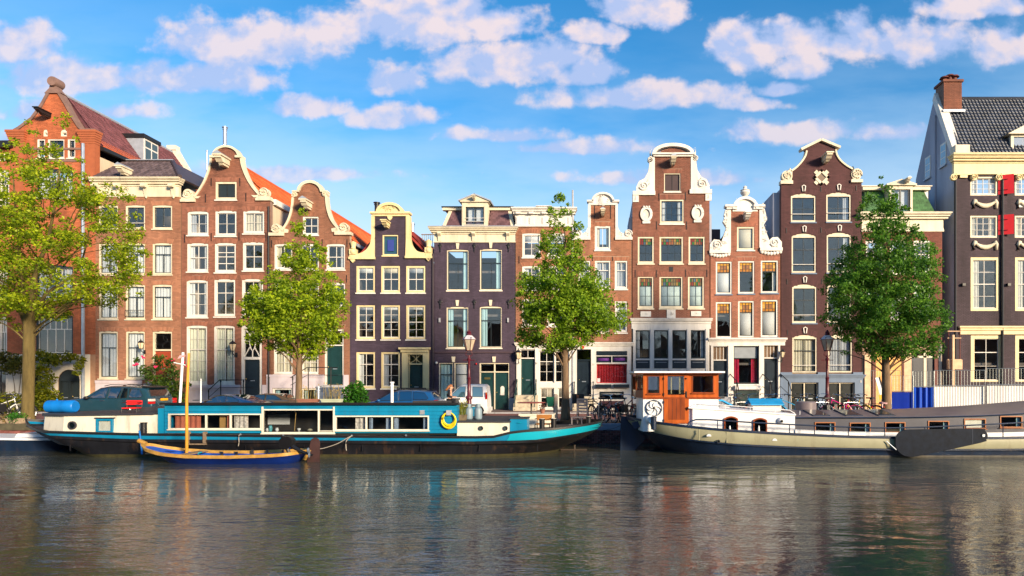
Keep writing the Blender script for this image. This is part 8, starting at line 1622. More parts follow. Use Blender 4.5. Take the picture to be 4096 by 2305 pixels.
carbit(o, 'number_plate', PLATE, xr-.01, xr+.02, sy-.27, sy+.25, .82, .93); carbit(o, 'tailgate_strip', CHROME, xr-.01, xr+.012, sy-.4, sy+.4, .95, .97); carbit(o, 'bumper', BLACK, xr-.1, xr+.05, sy-.9, sy+.9, .25, .55)
for y_ in (sy-.62, sy+.62): MB().tube([(sx+2.3, y_, 1.55), (sx+2.6, y_, 1.62), (sx+3.9, y_, 1.60), (sx+4.2, y_, 1.53)], .02, 6).build('roof_rail', BLACK, o)
MB().ball((sx+1.75, yn-.10, .98), (.13, .12, .085), 10, 6).build('door_mirror', BLACK, o, smooth=True)
for a in (2.45, 3.55): MB().tube([(sx+a-.10, yn-.02, .84), (sx+a+.12, yn-.02, .84)], .014, 5).build('door_handle', CHROME, o)
MB().prism([(sx+4.2, 1.50), (sx+4.62, 1.47), (sx+4.60, 1.51), (sx+4.2, 1.56)], sy-.7, sy+.7).build('roof_spoiler', BLACK, o)
sx = -20.9
o = car('parked_coupe', 'deep blue coupe with chrome window line seen over the houseboat roof', 'car', sx, 4.35, 32.6, 1.8, [(0, .50), (.1, .60), (1.0, .72), (1.3, .76), (2.0, 1.14), (2.4, 1.22), (2.8, 1.20), (3.5, .98), (4.0, .84), (4.3, .76), (4.35, .4)], .76, BLUEP, [[(1.52, .80), (2.10, 1.12), (2.42, 1.16), (2.56, 1.15), (2.5, .82)], [(2.58, .82), (2.64, 1.14), (2.95, 1.07), (3.24, .92), (3.22, .84)]], (.75, 3.5), extras=[((1.33, .79), (1.97, 1.12), 'windscreen'), ((3.5, .99), (2.85, 1.18), 'rear_window')])
MB().tube([(sx+1.48, 31.70, .72), (sx+2.08, 31.80, 1.07), (sx+2.45, 31.82, 1.11), (sx+2.95, 31.80, 1.03), (sx+3.30, 31.73, .84)], .014, 5).build('chrome_trim', CHROME, o)
MB().ball((sx+1.55, 31.62, .74), (.10, .09, .07), 10, 6).build('door_mirror', BLUEP, o, smooth=True)
o = car('parked_saloon', 'bronze saloon parked behind the deep blue coupe', 'car', X(905, 35.2), 4.3, 35.2, 1.75, [(0, .5), (.1, .62), (1.0, .76), (1.3, .8), (1.9, 1.12), (2.3, 1.2), (3.0, 1.18), (3.7, .92), (4.2, .82), (4.3, .4)], .80, BROWNP, [[(1.55, .84), (2.0, 1.11), (2.5, 1.14), (2.48, .84)], [(2.55, .84), (2.57, 1.14), (3.0, 1.11), (3.4, .88)]], (.75, 3.4), extras=[((1.33, .82), (1.88, 1.1), 'windscreen'), ((3.7, .94), (3.05, 1.15), 'rear_window')])
sx = X(1452, 32.3)-.55
o = car('parked_estate', 'mid-blue estate car with roof rails parked before the violet neck gable', 'car', sx, 4.35, 33.0, 1.75, [(0, .55), (.1, .66), (.9, .84), (1.15, .88), (1.9, 1.30), (2.3, 1.42), (3.2, 1.43), (3.9, 1.36), (4.1, 1.05), (4.28, .92), (4.35, .4)], .86, BLUE2, [[(1.28, .90), (1.92, 1.29), (2.30, 1.34), (2.28, .91)], [(2.35, .91), (2.38, 1.34), (2.98, 1.34), (3.0, .92)], [(3.07, .95), (3.05, 1.33), (3.62, 1.28), (3.82, 1.02), (3.75, .95)]], (.8, 3.5), extras=[((1.18, .91), (1.88, 1.28), 'windscreen'), ((4.09, 1.08), (3.93, 1.33), 'rear_window')])
for y_ in (32.4, 33.6): MB().tube([(sx+2.1, y_, 1.33), (sx+2.35, y_, 1.40), (sx+3.6, y_, 1.38), (sx+3.85, y_, 1.32)], .02, 6).build('roof_rail', BLACK, o)
carbit(o, 'tail_lamp', TAIL, sx+4.12, sx+4.30, 32.14, 32.3, .62, .86); MB().ball((sx+1.4, 32.05, .84), (.10, .09, .07), 10, 6).build('door_mirror', BLUE2, o, smooth=True); carbit(o, 'rear_wiper', BLACK, sx+4.10, sx+4.13, 32.9, 33.3, .97, .99)
MB().ball((X(1672, 32.6), 32.7, 1.05), (.10, .10, .13), 10, 7).build('balloon_toy', mat('toy_white', (.8, .5, .55), .5, var=.5, scale=6), None, smooth=True, label='pink and white toy inside the blue estate rear window', category='toy')
sx = X(1748, 34.0)
o = car('parked_van', 'small white microvan parked before the double green doors', 'van', sx, 2.62, 34.7, 1.45, [(0, .55), (.08, .78), (.45, .98), (1.12, 1.60), (1.35, 1.70), (2.45, 1.70), (2.55, 1.62), (2.60, 1.0), (2.62, .45)], 1.0, VANP, [[(.62, 1.02), (1.20, 1.56), (1.48, 1.58), (1.48, 1.02)], [(1.86, 1.04), (1.86, 1.56), (2.36, 1.54), (2.40, 1.04)]], (.5, 2.15), wr=.28, tum=.16, extras=[((.50, 1.04), (1.08, 1.54), 'windscreen')])
carbit(o, 'tail_lamp', TAIL, sx+2.54, sx+2.63, 33.97, 34.06, .85, 1.1); carbit(o, 'tail_lamp', TAILO, sx+2.53, sx+2.62, 33.97, 34.06, 1.1, 1.2); MB().tube([(sx+1.55, 33.965, .95), (sx+1.68, 33.965, .95)], .016, 5).build('door_handle', BLACK, o); MB().box(sx+1.66, sx+1.675, 33.97, 33.98, .3, 1.55).build('door_seam', BLACK, o); MB().ball((sx+.62, 33.86, 1.05), (.09, .08, .10), 10, 6).build('door_mirror', BLACK, o, smooth=True); carbit(o, 'bumper', VANP, sx+2.5, sx+2.68, 34.05, 35.35, .2, .4)

# ---------------------------------------------------------------- bicycles
def make_bike(name, label, col, group, basket=False, crate=False):
    o = thing(name, label, 'bicycle', (0, 0, 0), group); m = mat(col[0], col[1], .35, var=.1, coat=.3); wr = .34; ax = (-.53, .53)
    for k, s in enumerate(ax):
        mb = MB(); pth = [(s+wr*math.cos(R(t*15)), 0, wr+wr*math.sin(R(t*15))) for t in range(25)]; mb.tube(pth, .022, 6, False); w_ = mb.build('wheel', TYRE, o); w_.location = (0, 0, 0)
        mb = MB(); mb.tube([(s+(wr-.03)*math.cos(R(t*15)), 0, wr+(wr-.03)*math.sin(R(t*15))) for t in range(25)], .010, 5, False); mb.build('rim', RIM, w_)
        mb = MB(); [mb.tube([(s, 0, wr), (s+(wr-.03)*math.cos(R(t*30)), 0, wr+(wr-.03)*math.sin(R(t*30)))], .004, 3, False) for t in range(12)]; mb.lathe([(.03, -.05), (.03, .05)], (s, 0, wr), 8, 'y'); mb.build('spokes', RIM, w_)
        mb = MB(); mb.ribbon(arc(s, wr, wr+.03, wr+.03, 10, 170 if k else 190, 14), .012, -.028, .028); mb.build('mudguard', m, o)
    sh, st, bb, hd = (-.2, 0, .82), (-.28, 0, .95), (-.08, 0, .30), (.36, 0, .90)
    mb = MB(); [mb.tube([a, b], .017, 7) for a, b in ((bb, st), (bb, (.40, 0, .72)), ((-.22, 0, .66), hd), (bb, (-.53, 0, .34)), ((-.24, 0, .74), (-.53, .03, .34)), ((-.24, 0, .74), (-.53, -.03, .34)), ((.36, 0, .96), (.42, 0, .66)))]; mb.build('frame', m, o)
    mb = MB(); [mb.tube([(.42, 0, .68), (.44, s*.05, .60), (.53, s*.05, .34)], .013, 6) for s in (-1, 1)]; mb.build('fork', m, o)
    mb = MB(); mb.tube([(.36, 0, .94), (.33, 0, 1.10)], .013, 6); mb.tube(smooth_path3([(.02, -.29, 1.08), (.16, -.28, 1.12), (.30, -.16, 1.13), (.34, 0, 1.09), (.30, .16, 1.13), (.16, .28, 1.12), (.02, .29, 1.08)], 3), .012, 6); h_ = mb.build('handlebar', CHROME, o)
    for s in (-1, 1): MB().tube([(.0, s*.29, 1.075), (.12, s*.285, 1.11)], .019, 6).build('grip', BLACK, h_)
    MB().ball((.40, 0, .98), (.05, .05, .05), 8, 6).build('headlamp', CHROME, o)
    mb = MB(); mb.prism([(-.42, -.10), (-.40, .10), (-.22, .06), (-.10, .02), (-.10, -.02), (-.22, -.06)], .955, 1.01, 'z'); mb.tube([(-.28, 0, .93), (-.29, 0, .97)], .02, 6); mb.build('saddle', BLACK, o)
    mb = MB(); mb.tube([(-.32, 0, .76), (-.78, .07, .76), (-.80, 0, .76), (-.78, -.07, .76), (-.32, 0, .76)], .008, 4); [mb.tube([(-.53, s*.06, .34), (-.66, s*.06, .76)], .007, 4) for s in (-1, 1)]; mb.build('carrier', BLACK, o)
    mb = MB(); mb.lathe([(.09, -.005), (.09, .005)], (-.08, -.03, .30), 14, 'y'); mb.tube([(-.08, -.06, .30), (.03, -.06, .17)], .01, 5); mb.tube([(-.08, .06, .30), (-.19, .06, .43)], .01, 5); mb.box(-.02, .08, -.14, -.06, .155, .18); mb.box(-.24, -.14, .06, .14, .42, .445); mb.build('crankset', BLACK, o)
    MB().box(-.86, -.84, -.02, .02, .60, .66).build('rear_lamp', TAIL, o)
    if crate:
        mb = MB(); [mb.tube([(.42, -.2, z), (.80, -.2, z), (.80, .2, z), (.42, .2, z), (.42, -.2, z)], .010, 4) for z in (.72, .82, .92)]; [mb.tube([(a, b, .72), (a, b, .92)], .008, 4) for a in (.42, .61, .80) for b in (-.2, .2)]; mb.build('front_rack', BLACK, o)
    if basket: MB().box(-.75, -.42, -.22, -.09, .42, .74).build('pannier', BLACK, o); MB().box(-.75, -.42, .09, .22, .42, .74).build('pannier', BLACK, o)
    return o
GB = 'bicycles parked along the quay'
BK = {'k': ('black_bike_paint', (.014, .015, .018)), 'b': ('sky_blue_bike_paint', (.03, .30, .55)), 'p': ('magenta_bike_paint', (.62, .01, .22)), 'y': ('yellow_bike_paint', (.65, .48, .01)), 'g': ('grey_bike_paint', (.16, .18, .21)), 'w': ('white_bike_paint', (.7, .7, .68)), 'r': ('dark_red_bike_paint', (.14, .012, .02)), 'o': ('olive_bike_paint', (.08, .09, .05)), 'l': ('pale_blue_bike_paint', (.35, .50, .58))}
BIKES = [(2393, 28.75, 118, 'k', 'black bicycle with wire front rack beside the rocking chair', dict(crate=True), 1), (2432, 28.9, -62, 'k', 'black roadster leaning between the two steel stands', {}, -1), (2462, 28.5, 8, 'g', 'grey bicycle with turquoise lock on the steel stand', {}, 1), (2515, 28.9, 60, 'r', 'dark red bicycle with black pannier', dict(basket=True), 1), (2550, 29.0, 70, 'o', 'olive bicycle half hidden behind the wheelhouse', {}, 1),
 (2905, 29.2, 15, 'g', 'grey bicycle with chrome bars by the roller shutter', {}, 1), (2955, 29.3, 100, 'k', 'black bicycle with upright bars before the roller shutter', {}, 1), (3010, 29.2, 95, 'k', 'black bicycle with child seat rail before the crimson curtains', {}, 1), (3062, 29.2, 80, 'b', 'sky-blue bicycle behind the blue covered deck box', {}, 1), (3110, 29.3, 55, 'b', 'sky-blue bicycle with curved bars before the navy door', {}, 1), (3165, 29.1, 170, 'b', 'sky-blue bicycle with black saddle beside the barge roof drum', {}, 1), (3210, 29.5, 80, 'l', 'pale blue bicycle before the black-green double doors', {}, 1),
 (3262, 29.2, 150, 'k', 'black bicycle with brown saddle left of the maroon lamp post', {}, 1), (3295, 29.0, 100, 'g', 'grey bicycle with black panniers at the maroon lamp post', dict(basket=True), 1), (3365, 28.9, 172, 'p', 'magenta bicycle leaning on a steel stand', {}, 1), (3385, 29.4, 60, 'k', 'black bicycle behind the magenta one', {}, 1), (3415, 29.2, 120, 'y', 'yellow bicycle with chrome bars', {}, 1), (3455, 29.1, 130, 'k', 'black bicycle with wicker basket beside the leaning boards', dict(crate=True), 1), (12, 29.4, 60, 'w', 'white bicycle parked by the mossy forked trunk', {}, 1), (55, 29.6, 75, 'k', 'black bicycle between the white one and the mossy trunk', dict(basket=True), 1)]
for px, y, rot, c, lab, kw, d in BIKES:
    b = make_bike('bicycle', lab, BK[c], GB, **kw); b.location = (X(px, y), y, -.02); b.rotation_euler = (R(rnd(-5, 5)), 0, R(rot))
    s_ = 1.1; b.scale = (s_, s_, s_)
STEEL = mat('brushed_steel', (.50, .50, .50), .3, metal=.9, var=.1)
for px, y, rot, lab in ((2401, 28.6, 80, 'steel bicycle stand beside the black front-rack bicycle'), (2471, 28.7, 75, 'steel bicycle stand with turquoise lock'), (2975, 29.0, 10, 'steel bicycle stand before the roller shutter'), (3085, 29.0, 15, 'steel bicycle stand behind the blue covered deck box'), (3285, 29.0, 12, 'steel bicycle stand left of the maroon lamp post'), (3405, 28.7, 12, 'steel bicycle stand behind the magenta bicycle')):
    a = R(rot); u = (math.cos(a)*.36, math.sin(a)*.36); x = X(px, y); MB().tube(smooth_path3([(x-u[0], y-u[1], -.02), (x-u[0], y-u[1], .74), (x-u[0]*.8, y-u[1]*.8, .86), (x+u[0]*.8, y+u[1]*.8, .86), (x+u[0], y+u[1], .74), (x+u[0], y+u[1], -.02)], 3), .026, 8).build('bicycle_stand', STEEL, None, smooth=True, label=lab, category='bike stand', group='steel bicycle stands')
x, y = X(2477, 28.55), 28.5; mb = MB(); [mb.tube([(x+.09*math.cos(R(t*30)), y+.05*math.sin(R(t*30)), .35+.05*k+.01*math.sin(t)) for t in range(13)], .012, 5) for k in range(5)]; mb.build('bicycle_lock', mat('turquoise_cable', (.02, .35, .40), .5), None, smooth=True, label='coiled turquoise cable lock on the steel stand', category='lock')

# ---------------------------------------------------------------- street lamps
MAROON = mat('maroon_enamel', (.085, .010, .018), .35, var=.2, bump=.1)
def street_lamp(px, y, label):
    x = X(px, y); o = thing('street_lamp', label, 'street lamp', (x, y, -.02), 'maroon lantern posts')
    MB().lathe([(.24, -.02), (.24, .12), (.18, .2), (.20, .42), (.14, .55), (.11, .95), (.16, 1.0), (.16, 1.06), (.09, 1.15), (.075, 1.9), (.095, 1.95), (.065, 2.0), (.055, 2.75), (.085, 2.8), (.085, 2.86), (.05, 2.9), (.05, 3.0)], (x, y, 0), 14).build('post', MAROON, o, smooth=40)
    MB().tube([(x-.28, y, 2.78), (x+.28, y, 2.78)], .018, 6).build('ladder_bar', MAROON, o)
    mb = MB(); [mb.tube(smooth_path3([(x+s*.04, y, 2.95), (x+s*.16, y, 3.05), (x+s*.10, y, 3.18), (x+s*.13, y, 3.22)], 3), .016, 6) for s in (-1, 1)]; mb.build('lyre', MAROON, o)
    zt = 3.22; n = 6; ring = lambda r, z: [(x+r*math.cos(R(60*k)), y+r*math.sin(R(60*k)), z) for k in range(n)]
    mb = MB(); mb.loft([ring(.14, zt), ring(.29, zt+.52)], True); l = mb.build('lantern_panes', mat('lamp_glass', (.58, .50, .38), .15, var=.25, scale=5, trans=.3), o)
    mb = MB(); [mb.tube([a, b], .016, 5) for a, b in zip(ring(.145, zt), ring(.295, zt+.52))]; [mb.tube(ring(r_, z_)+[ring(r_, z_)[0]], .018, 5) for r_, z_ in ((.145, zt), (.30, zt+.52))]; mb.build('lantern_frame', MAROON, o)
    mb = MB(); mb.loft([ring(.33, zt+.52), ring(.27, zt+.58), ring(.15, zt+.70), ring(.10, zt+.72)], True, True); mb.build('lantern_roof', mat('pale_lamp_roof', (.50, .48, .52), .4, var=.2), o)
    mb = MB(); mb.lathe([(.10, zt+.72), (.13, zt+.76), (.09, zt+.82), (.11, zt+.86), (.05, zt+.92), (.02, zt+.97)], (x, y, 0), 10); mb.build('lantern_finial', MAROON, o, smooth=40)
    for p in ring(.31, zt+.54): MB().ball((p[0], p[1], p[2]+.04), .03, 6, 4).build('roof_knob', MAROON, o)
street_lamp(1876, 30.2, 'maroon lantern post before the white microvan'); street_lamp(3309, 30.2, 'maroon lantern post before the blue-grey basement')

# ---------------------------------------------------------------- quay furniture
y = 28.2; x = X(2222, y); MB().lathe([(.10, -.02), (.095, 1.2), (.07, 1.25)], (x, y, 0), 10).build('mooring_post', mat('weathered_post', (.30, .24, .19), .85, var=.3, scale=8, bump=.3), None, smooth=40, label='weathered grey timber post beside the green litter bin', category='post')
o = thing('litter_bin', 'dark green litter bin hung on the timber post', 'litter bin', (x-.22, y, .72)); MB().loft([[(x-.22+sx_*w_, y+sy_*w_, z) for sx_, sy_ in ((-1, -1), (1, -1), (1, 1), (-1, 1))] for z, w_ in ((.72, .12), (1.10, .16), (1.10, .14), (.95, .13))], True, True).build('bin_body', mat('bin_green', (.01, .12, .07), .45), o); MB().box(x-.40, x-.04, y-.18, y+.18, 1.10, 1.13).build('bin_rim', MATS['bin_green'], o)
y = 28.6; x = X(2311, y); o = thing('notice_board', 'black notice board on a rusty brown post', 'sign', (x, y, 0)); MB().box(x-.05, x+.05, y-.05, y+.05, -.02, 1.2).build('post', mat('rust_brown_post', (.22, .07, .03), .7, var=.2), o); MB().box(x-.25, x+.28, y+.05, y+.08, .82, 1.25).build('board', BLACK, o)
def cyl_thing(name, label, cat, x, y, z0, prof, m, extra=None): 
    o = thing(name, label, cat, (x, y, z0)); MB().lathe(prof, (x, y, z0), 16).build('body', m, o, smooth=40); return o
GAS = mat('grey_gas_bottle', (.20, .27, .32), .45, var=.12)
for i, px in enumerate((1876, 1913)):
    yy = 24.35; x = X(px, yy); z0 = .40; o = cyl_thing('gas_bottle', ('grey gas bottle beside the planter of grass on the fore cabin roof', 'grey gas bottle nearer the bow on the fore cabin roof')[i], 'gas bottle', x, yy, z0, [(.12, 0), (.14, .02), (.145, .06), (.145, .34), (.12, .41), (.05, .45), (.03, .46)], GAS)
    mb = MB(); mb.ribbon(arc(x, z0+.50, .085, .07, -180, 0, 8), .01, yy-.06, yy+.06); mb.lathe([(.085, z0+.44), (.09, z0+.57)], (x, yy, 0), 14); mb.build('collar', GAS, o)
# blue barrel lying on the aft cabin roof
yy = 25.0; x0_, x1_ = X(192, yy), X(303, yy); o = thing('blue_barrel', 'bright blue plastic barrel lying on the aft cabin roof', 'barrel', ((x0_+x1_)/2, yy, .6)); MB().lathe([(.20, 0), (.235, .02), (.24, .06), (.237, .3), (.243, .33), (.237, .36), (.237, .7), (.243, .73), (.237, .76), (.24, (x1_-x0_)-.05), (.20, x1_-x0_)], (x0_, yy, .60+.25), 20, 'x').build('drum', mat('barrel_blue', (.005, .17, .55), .4, var=.1), o, smooth=40); MB().lathe([(.205, -.012), (.205, .0)], (x0_, yy, .85), 20, 'x').build('drum_end', mat('barrel_blue_end', (.01, .06, .42), .5), o); MB().tube([(x0_+.35, yy, 1.08), (x0_+.35, yy, 1.14)], .03, 8).build('bung', MATS['barrel_blue'], o)
# chairs
REDV = mat('red_canvas', (.65, .006, .008), .6, var=.08); 
def frame_chair(name, label, x, y, z, w, d, sh, bh, rot, seat_m, fr, slats=0, rock=False):
    o = thing(name, label, 'chair', (0, 0, 0)); 
    for sx_ in (-1, 1):
        for sy_ in (-1, 1): MB().tube([(sx_*w/2, sy_*d/2, 0), (sx_*w/2, sy_*d/2, sh if sy_ < 0 else bh)], .018 if not rock else .028, 6).build('leg', fr, o)
        MB().tube([(sx_*w/2, -d/2, sh+.2), (sx_*w/2, d/2, sh+.2)], .016 if not rock else .026, 6).build('armrest', fr, o)
        if rock: MB().tube([(sx_*w/2, -d*.9, .03), (sx_*w/2, -d*.4, -.02), (sx_*w/2, d*.4, -.02), (sx_*w/2, d*.9, .05)], .025, 6).build('rocker', fr, o)
    MB().box(-w/2, w/2, -d/2, d/2, sh-.02, sh+.02).build('seat', seat_m, o)
    if slats:
        for k in range(slats): z_ = sh+.18+(bh-sh-.25)*k/(slats-1); MB().box(-w/2, w/2, d/2-.02, d/2+.02, z_, z_+.09).build('back_slat', fr, o)
    else: MB().box(-w/2-.02, w/2+.02, d/2-.015, d/2+.015, sh+.12, bh).build('backrest', seat_m, o)
    o.location = (x, y, z); o.rotation_euler = (0, 0, R(rot)); return o
frame_chair('folding_chair', 'red canvas chair folded down on the aft cabin roof', X(527, 24.4), 24.4, .66, .50, .40, .16, .44, 12, REDV, BLACK)
frame_chair('leather_chair', 'tan leather tube-frame chair on the houseboat foredeck', X(2173, 24.7), 24.7, -.08, .55, .45, .28, .62, -5, mat('tan_leather', (.42, .17, .04), .5, var=.2), BLACK)
frame_chair('rocking_chair', 'weathered grey slat-back rocking chair at the houseboat bow', X(2318, 26.1), 26.1, .05, .46, .45, .32, 1.05, -28, mat('weathered_chair_wood', (.20, .18, .19), .8, var=.3), MATS['weathered_chair_wood'], slats=5, rock=True)
# hose
mb = MB(); hx, hz = X(1795, 23.25), Z(1675, 23.25)
for k in range(7): rr = .19+.012*k; mb.tube([(hx+rr*math.cos(R(t*15))+.01*math.sin(k), 23.28-.018*(k % 3)-.01*k*.3, hz-.012*k+rr*1.12*math.sin(R(t*15))) for t in range(25)], .016, 6, False)
mb.build('garden_hose', mat('yellow_hose', (.75, .60, .01), .45, var=.1), None, smooth=True, label='coil of yellow garden hose hung on the teal cabin wall', category='hose')
MB().box(hx-.08, hx+.08, 23.2, 23.34, hz+.12, hz+.30).build('hose_hook', GRAN, hb)
# planters
STRAW = leafmat('straw_leaf', (.42, .34, .12)); TERR = mat('terracotta_box', (.28, .12, .08), .7, var=.2); CELA = mat('celadon_box', (.46, .50, .36), .6, var=.15)
def planter(px0, px1, y, z, h, m, label, plab, leaf, tall, seed, n=40):
    a, b = X(px0, y), X(px1, y); o = thing('planter_box', label, 'planter', ((a+b)/2, y, z)); MB().loft([[(a+.03*s+(b-a-.06*s)*u, y-.12+.02*s+(.24-.04*s)*v, zz) for u, v in ((0, 0), (1, 0), (1, 1), (0, 1))] for zz, s in ((z, 1), (z+h, 0), (z+h, .8), (z+h-.03, 1))], True, True).build('box', m, o); MB().box(a-.015, b+.015, y-.13, y-.118, z+h-.03, z+h+.004).build('rim', m, o)
    rng = random.Random(seed); mb = MB()
    for i in range(n):
        x = rng.uniform(a+.05, b-.05); yy = y+rng.uniform(-.08, .08); t = tall*rng.uniform(.4, 1); dx_ = rng.uniform(-.15, .15)*tall*1.5; mb.tube([(x, yy, z+h-.02), (x+dx_*.3, yy, z+h+t*.6), (x+dx_, yy+rng.uniform(-.05, .05), z+h+t)], [.007, .005, .003], 3, False); mb.a += [rng.random()]*9
        if rng.random() < .25: mb.ball((x+dx_, yy, z+h+t), .022, 5, 3); mb.a += [.9]*20
    mb.build('dry_stalks', leaf, None, label=plab, category='plant', kind='stuff') if False else mb.build('stalks', leaf, o, kind='stuff')
planter(1193, 1276, 23.95, 1.05, .12, TERR, 'terracotta planter of dry stalks on the houseboat roof', '', STRAW, .55, 3); planter(1287, 1369, 23.95, 1.05, .12, CELA, 'celadon planter of dry stalks on the houseboat roof', '', STRAW, .60, 4); planter(1834, 1867, 23.75, .40, .20, mat('mossy_crate', (.16, .12, .07), .85, var=.4, scale=8), 'mossy wooden crate of tall grass at the cabin corner', '', leafmat('grass_leaf', (.28, .30, .05)), .55, 5, 60)
yy = 26.1; x = X(2170, yy); cyl_thing('plant_pot', 'round terracotta pot with a dry plant beside the steering wheel', 'plant pot', x, yy, .52, [(.07, 0), (.11, .16), (.12, .17), (.1, .18)], TERR)
foliage('potted_plant', 'brownish potted plant beside the steering wheel', 'plant', [(x, yy, .80, .14)], leafmat('heather_leaf', (.22, .12, .08)), .06, 33, den=900)
# clutter on the houseboat roof
for px0, px1, yy, lab in ((1090, 1140, 24.6, 'warped grey board on the roof behind the blue coupe'), (1060, 1105, 25.0, 'dark plank lying across the roof left of the planters'), (770, 830, 25.2, 'dark plank lying beside the slim white pole')): MB().prism([(X(px0, yy), 1.06), (X(px1, yy), 1.06), (X(px1, yy), 1.085), (X(px0, yy), 1.10)], yy, yy+.3).build('loose_board', ROOFF, None, label=lab, category='board')

# ---------------------------------------------------------------- building site
SHEETW = mat('white_corrugated_sheet', (.76, .74, .71), .5, metal=0., var=.15, scale=2, streak=1); SHEETB = mat('blue_corrugated_sheet', (.008, .07, .50), .4, var=.12, streak=1); GALV = mat('galvanised_tube', (.38, .42, .42), .45, metal=.6, var=.15)
def fence_unit(label, px0, px1, y0, y1, m, zt, zm, amp, lam, mesh=True):
    a, b = Vector((X(px0, y0), y0, 0)), Vector((X(px1, y1), y1, 0)); d = (b-a); ln = d.length; u = d.normalized(); n = Vector((u.y, -u.x, 0)); o = thing('site_fence', label, 'fence panel', tuple((a+b)/2), 'construction fence panels')
    k = max(8, int(ln/lam*8)); mb = MB(); v = []
    for i in range(k+1):
        t = i/k; p = a+d*t; off_ = amp*math.copysign(min(1, abs(math.sin(t*ln/lam*2*math.pi))*1.6), math.sin(t*ln/lam*2*math.pi)); q_ = p+n*off_; v += [(q_.x, q_.y, -.02), (q_.x, q_.y, zt)]
    mb.add(v, [(2*i, 2*i+2, 2*i+3, 2*i+1) for i in range(k)]); mb.build('corrugated_sheet', m, o)
    mb = MB(); g = n*.06; A, B = a+g, b+g; mb.tube([(A.x, A.y, 0), (A.x, A.y, zm), (B.x, B.y, zm), (B.x, B.y, 0)], .022, 6); mb.tube([(A.x, A.y, zt+.03), (B.x, B.y, zt+.03)], .018, 6); mb.build('tube_frame', GALV, o)
    if mesh:
        mb = MB(); 
        for i in range(1, int(ln/.13)): p = A+u*(.13*i); mb.tube([(p.x, p.y, zt), (p.x, p.y, zm)], .0042, 3, False)
        for i in range(1, 9): z = zt+(zm-zt)*i/9; mb.tube([(A.x, A.y, z), (B.x, B.y, z)], .0042, 3, False)
        mb.build('wire_mesh', GALV, o, kind='stuff')
    for p in (a, b): MB().box(p.x-.12, p.x+.12, p.y-.3, p.y+.3, -.02, .12).build('foot_block', GRAN, o)
fence_unit('blue corrugated site fence beside the dense dark tree', 3650, 3735, 31.9, 31.6, SHEETB, 1.50, 2.28, .045, .26); fence_unit('white corrugated site fence between the blue sheet and the dark brick house', 3737, 3938, 31.6, 31.0, SHEETW, 1.55, 2.32, .0045, .115); fence_unit('white corrugated site fence before the yellow-framed windows', 3946, 4180, 31.0, 30.3, SHEETW, 1.60, 2.40, .0045, .115)
fence_unit('flat dark blue site panel with a tube frame', 3566, 3652, 31.5, 31.2, mat('flat_blue_panel', (.005, .03, .36), .4, var=.08), 1.28, 2.05, .002, .5); fence_unit('open wire site fence before the plywood sheets', 3482, 3600, 34.4, 34.2, GALV, .02, 2.35, .0, .5)
y = 30.4; x = X(3520, y); o = thing('leaning_boards', 'white boards with a raw timber batten leaning on the dense dark tree', 'boards', (x, y, 0))
mb = MB(); mb.prism([(X(3501, y), Z(1512, y)), (X(3536, y), Z(1505, y)), (X(3560, y), Z(1612, y)), (X(3530, y), Z(1615, y))], y, y+.03); mb.build('board', WHITEB, o); mb = MB(); mb.prism([(X(3517, y), Z(1505, y)), (X(3523, y), Z(1504, y)), (X(3552, y), Z(1600, y)), (X(3545, y), Z(1602, y))], y-.06, y-.01); mb.build('batten', PLY, o); mb = MB(); mb.prism([(X(3514, y), Z(1582, y)), (X(3543, y), Z(1574, y)), (X(3547, y), Z(1592, y)), (X(3518, y), Z(1600, y))], y-.04, y-.012); mb.build('yellow_sign', mat('sign_yellow', (.72, .40, .01), .5), o)
mb = MB(); y2 = 29.28; x = X(3545, y2); [mb.tube([(x+.2*math.cos(R(t*20)), 29.5+.2*math.sin(R(t*20)), .80+.04*k+.02*math.sin(t*.8)) for t in range(19)], .02, 4, False) for k in range(2)]; mb.tube([(x-.17, 29.3, .8), (x-.2, 29.25, .3), (x-.14, 29.25, .05)], .035, 4); mb.build('barrier_tape', mat('red_white_tape', (.75, .45, .45), .5, var=.6, scale=14), None, label='red and white barrier tape tied round the dense dark tree', category='tape')
# skip, timber and scaffold by the side gable
o = thing('scaffold', 'rusty scaffold tubes with planks against the blue-grey side gable', 'scaffold', (X(3795), FAC-.6, 0)); 
for px in (3777, 3822): MB().tube([(X(px), FAC-.5, 0), (X(px), FAC-.5, Z(1315))], .03, 6).build('upright', RUST, o)
for py in (1328, 1355, 1440): MB().tube([(X(3772), FAC-.52, Z(py)), (X(3826), FAC-.52, Z(py))], .03, 6).build('ledger', PLY2, o)
MB().box(X(3776), X(3830), FAC-.55, FAC-.3, Z(1478), Z(1440)).build('plank', PLY2, o); MB().box(X(3786), X(3794), FAC-.7, FAC-.62, 0, Z(1343)).build('timber_upright', PLY2, o)

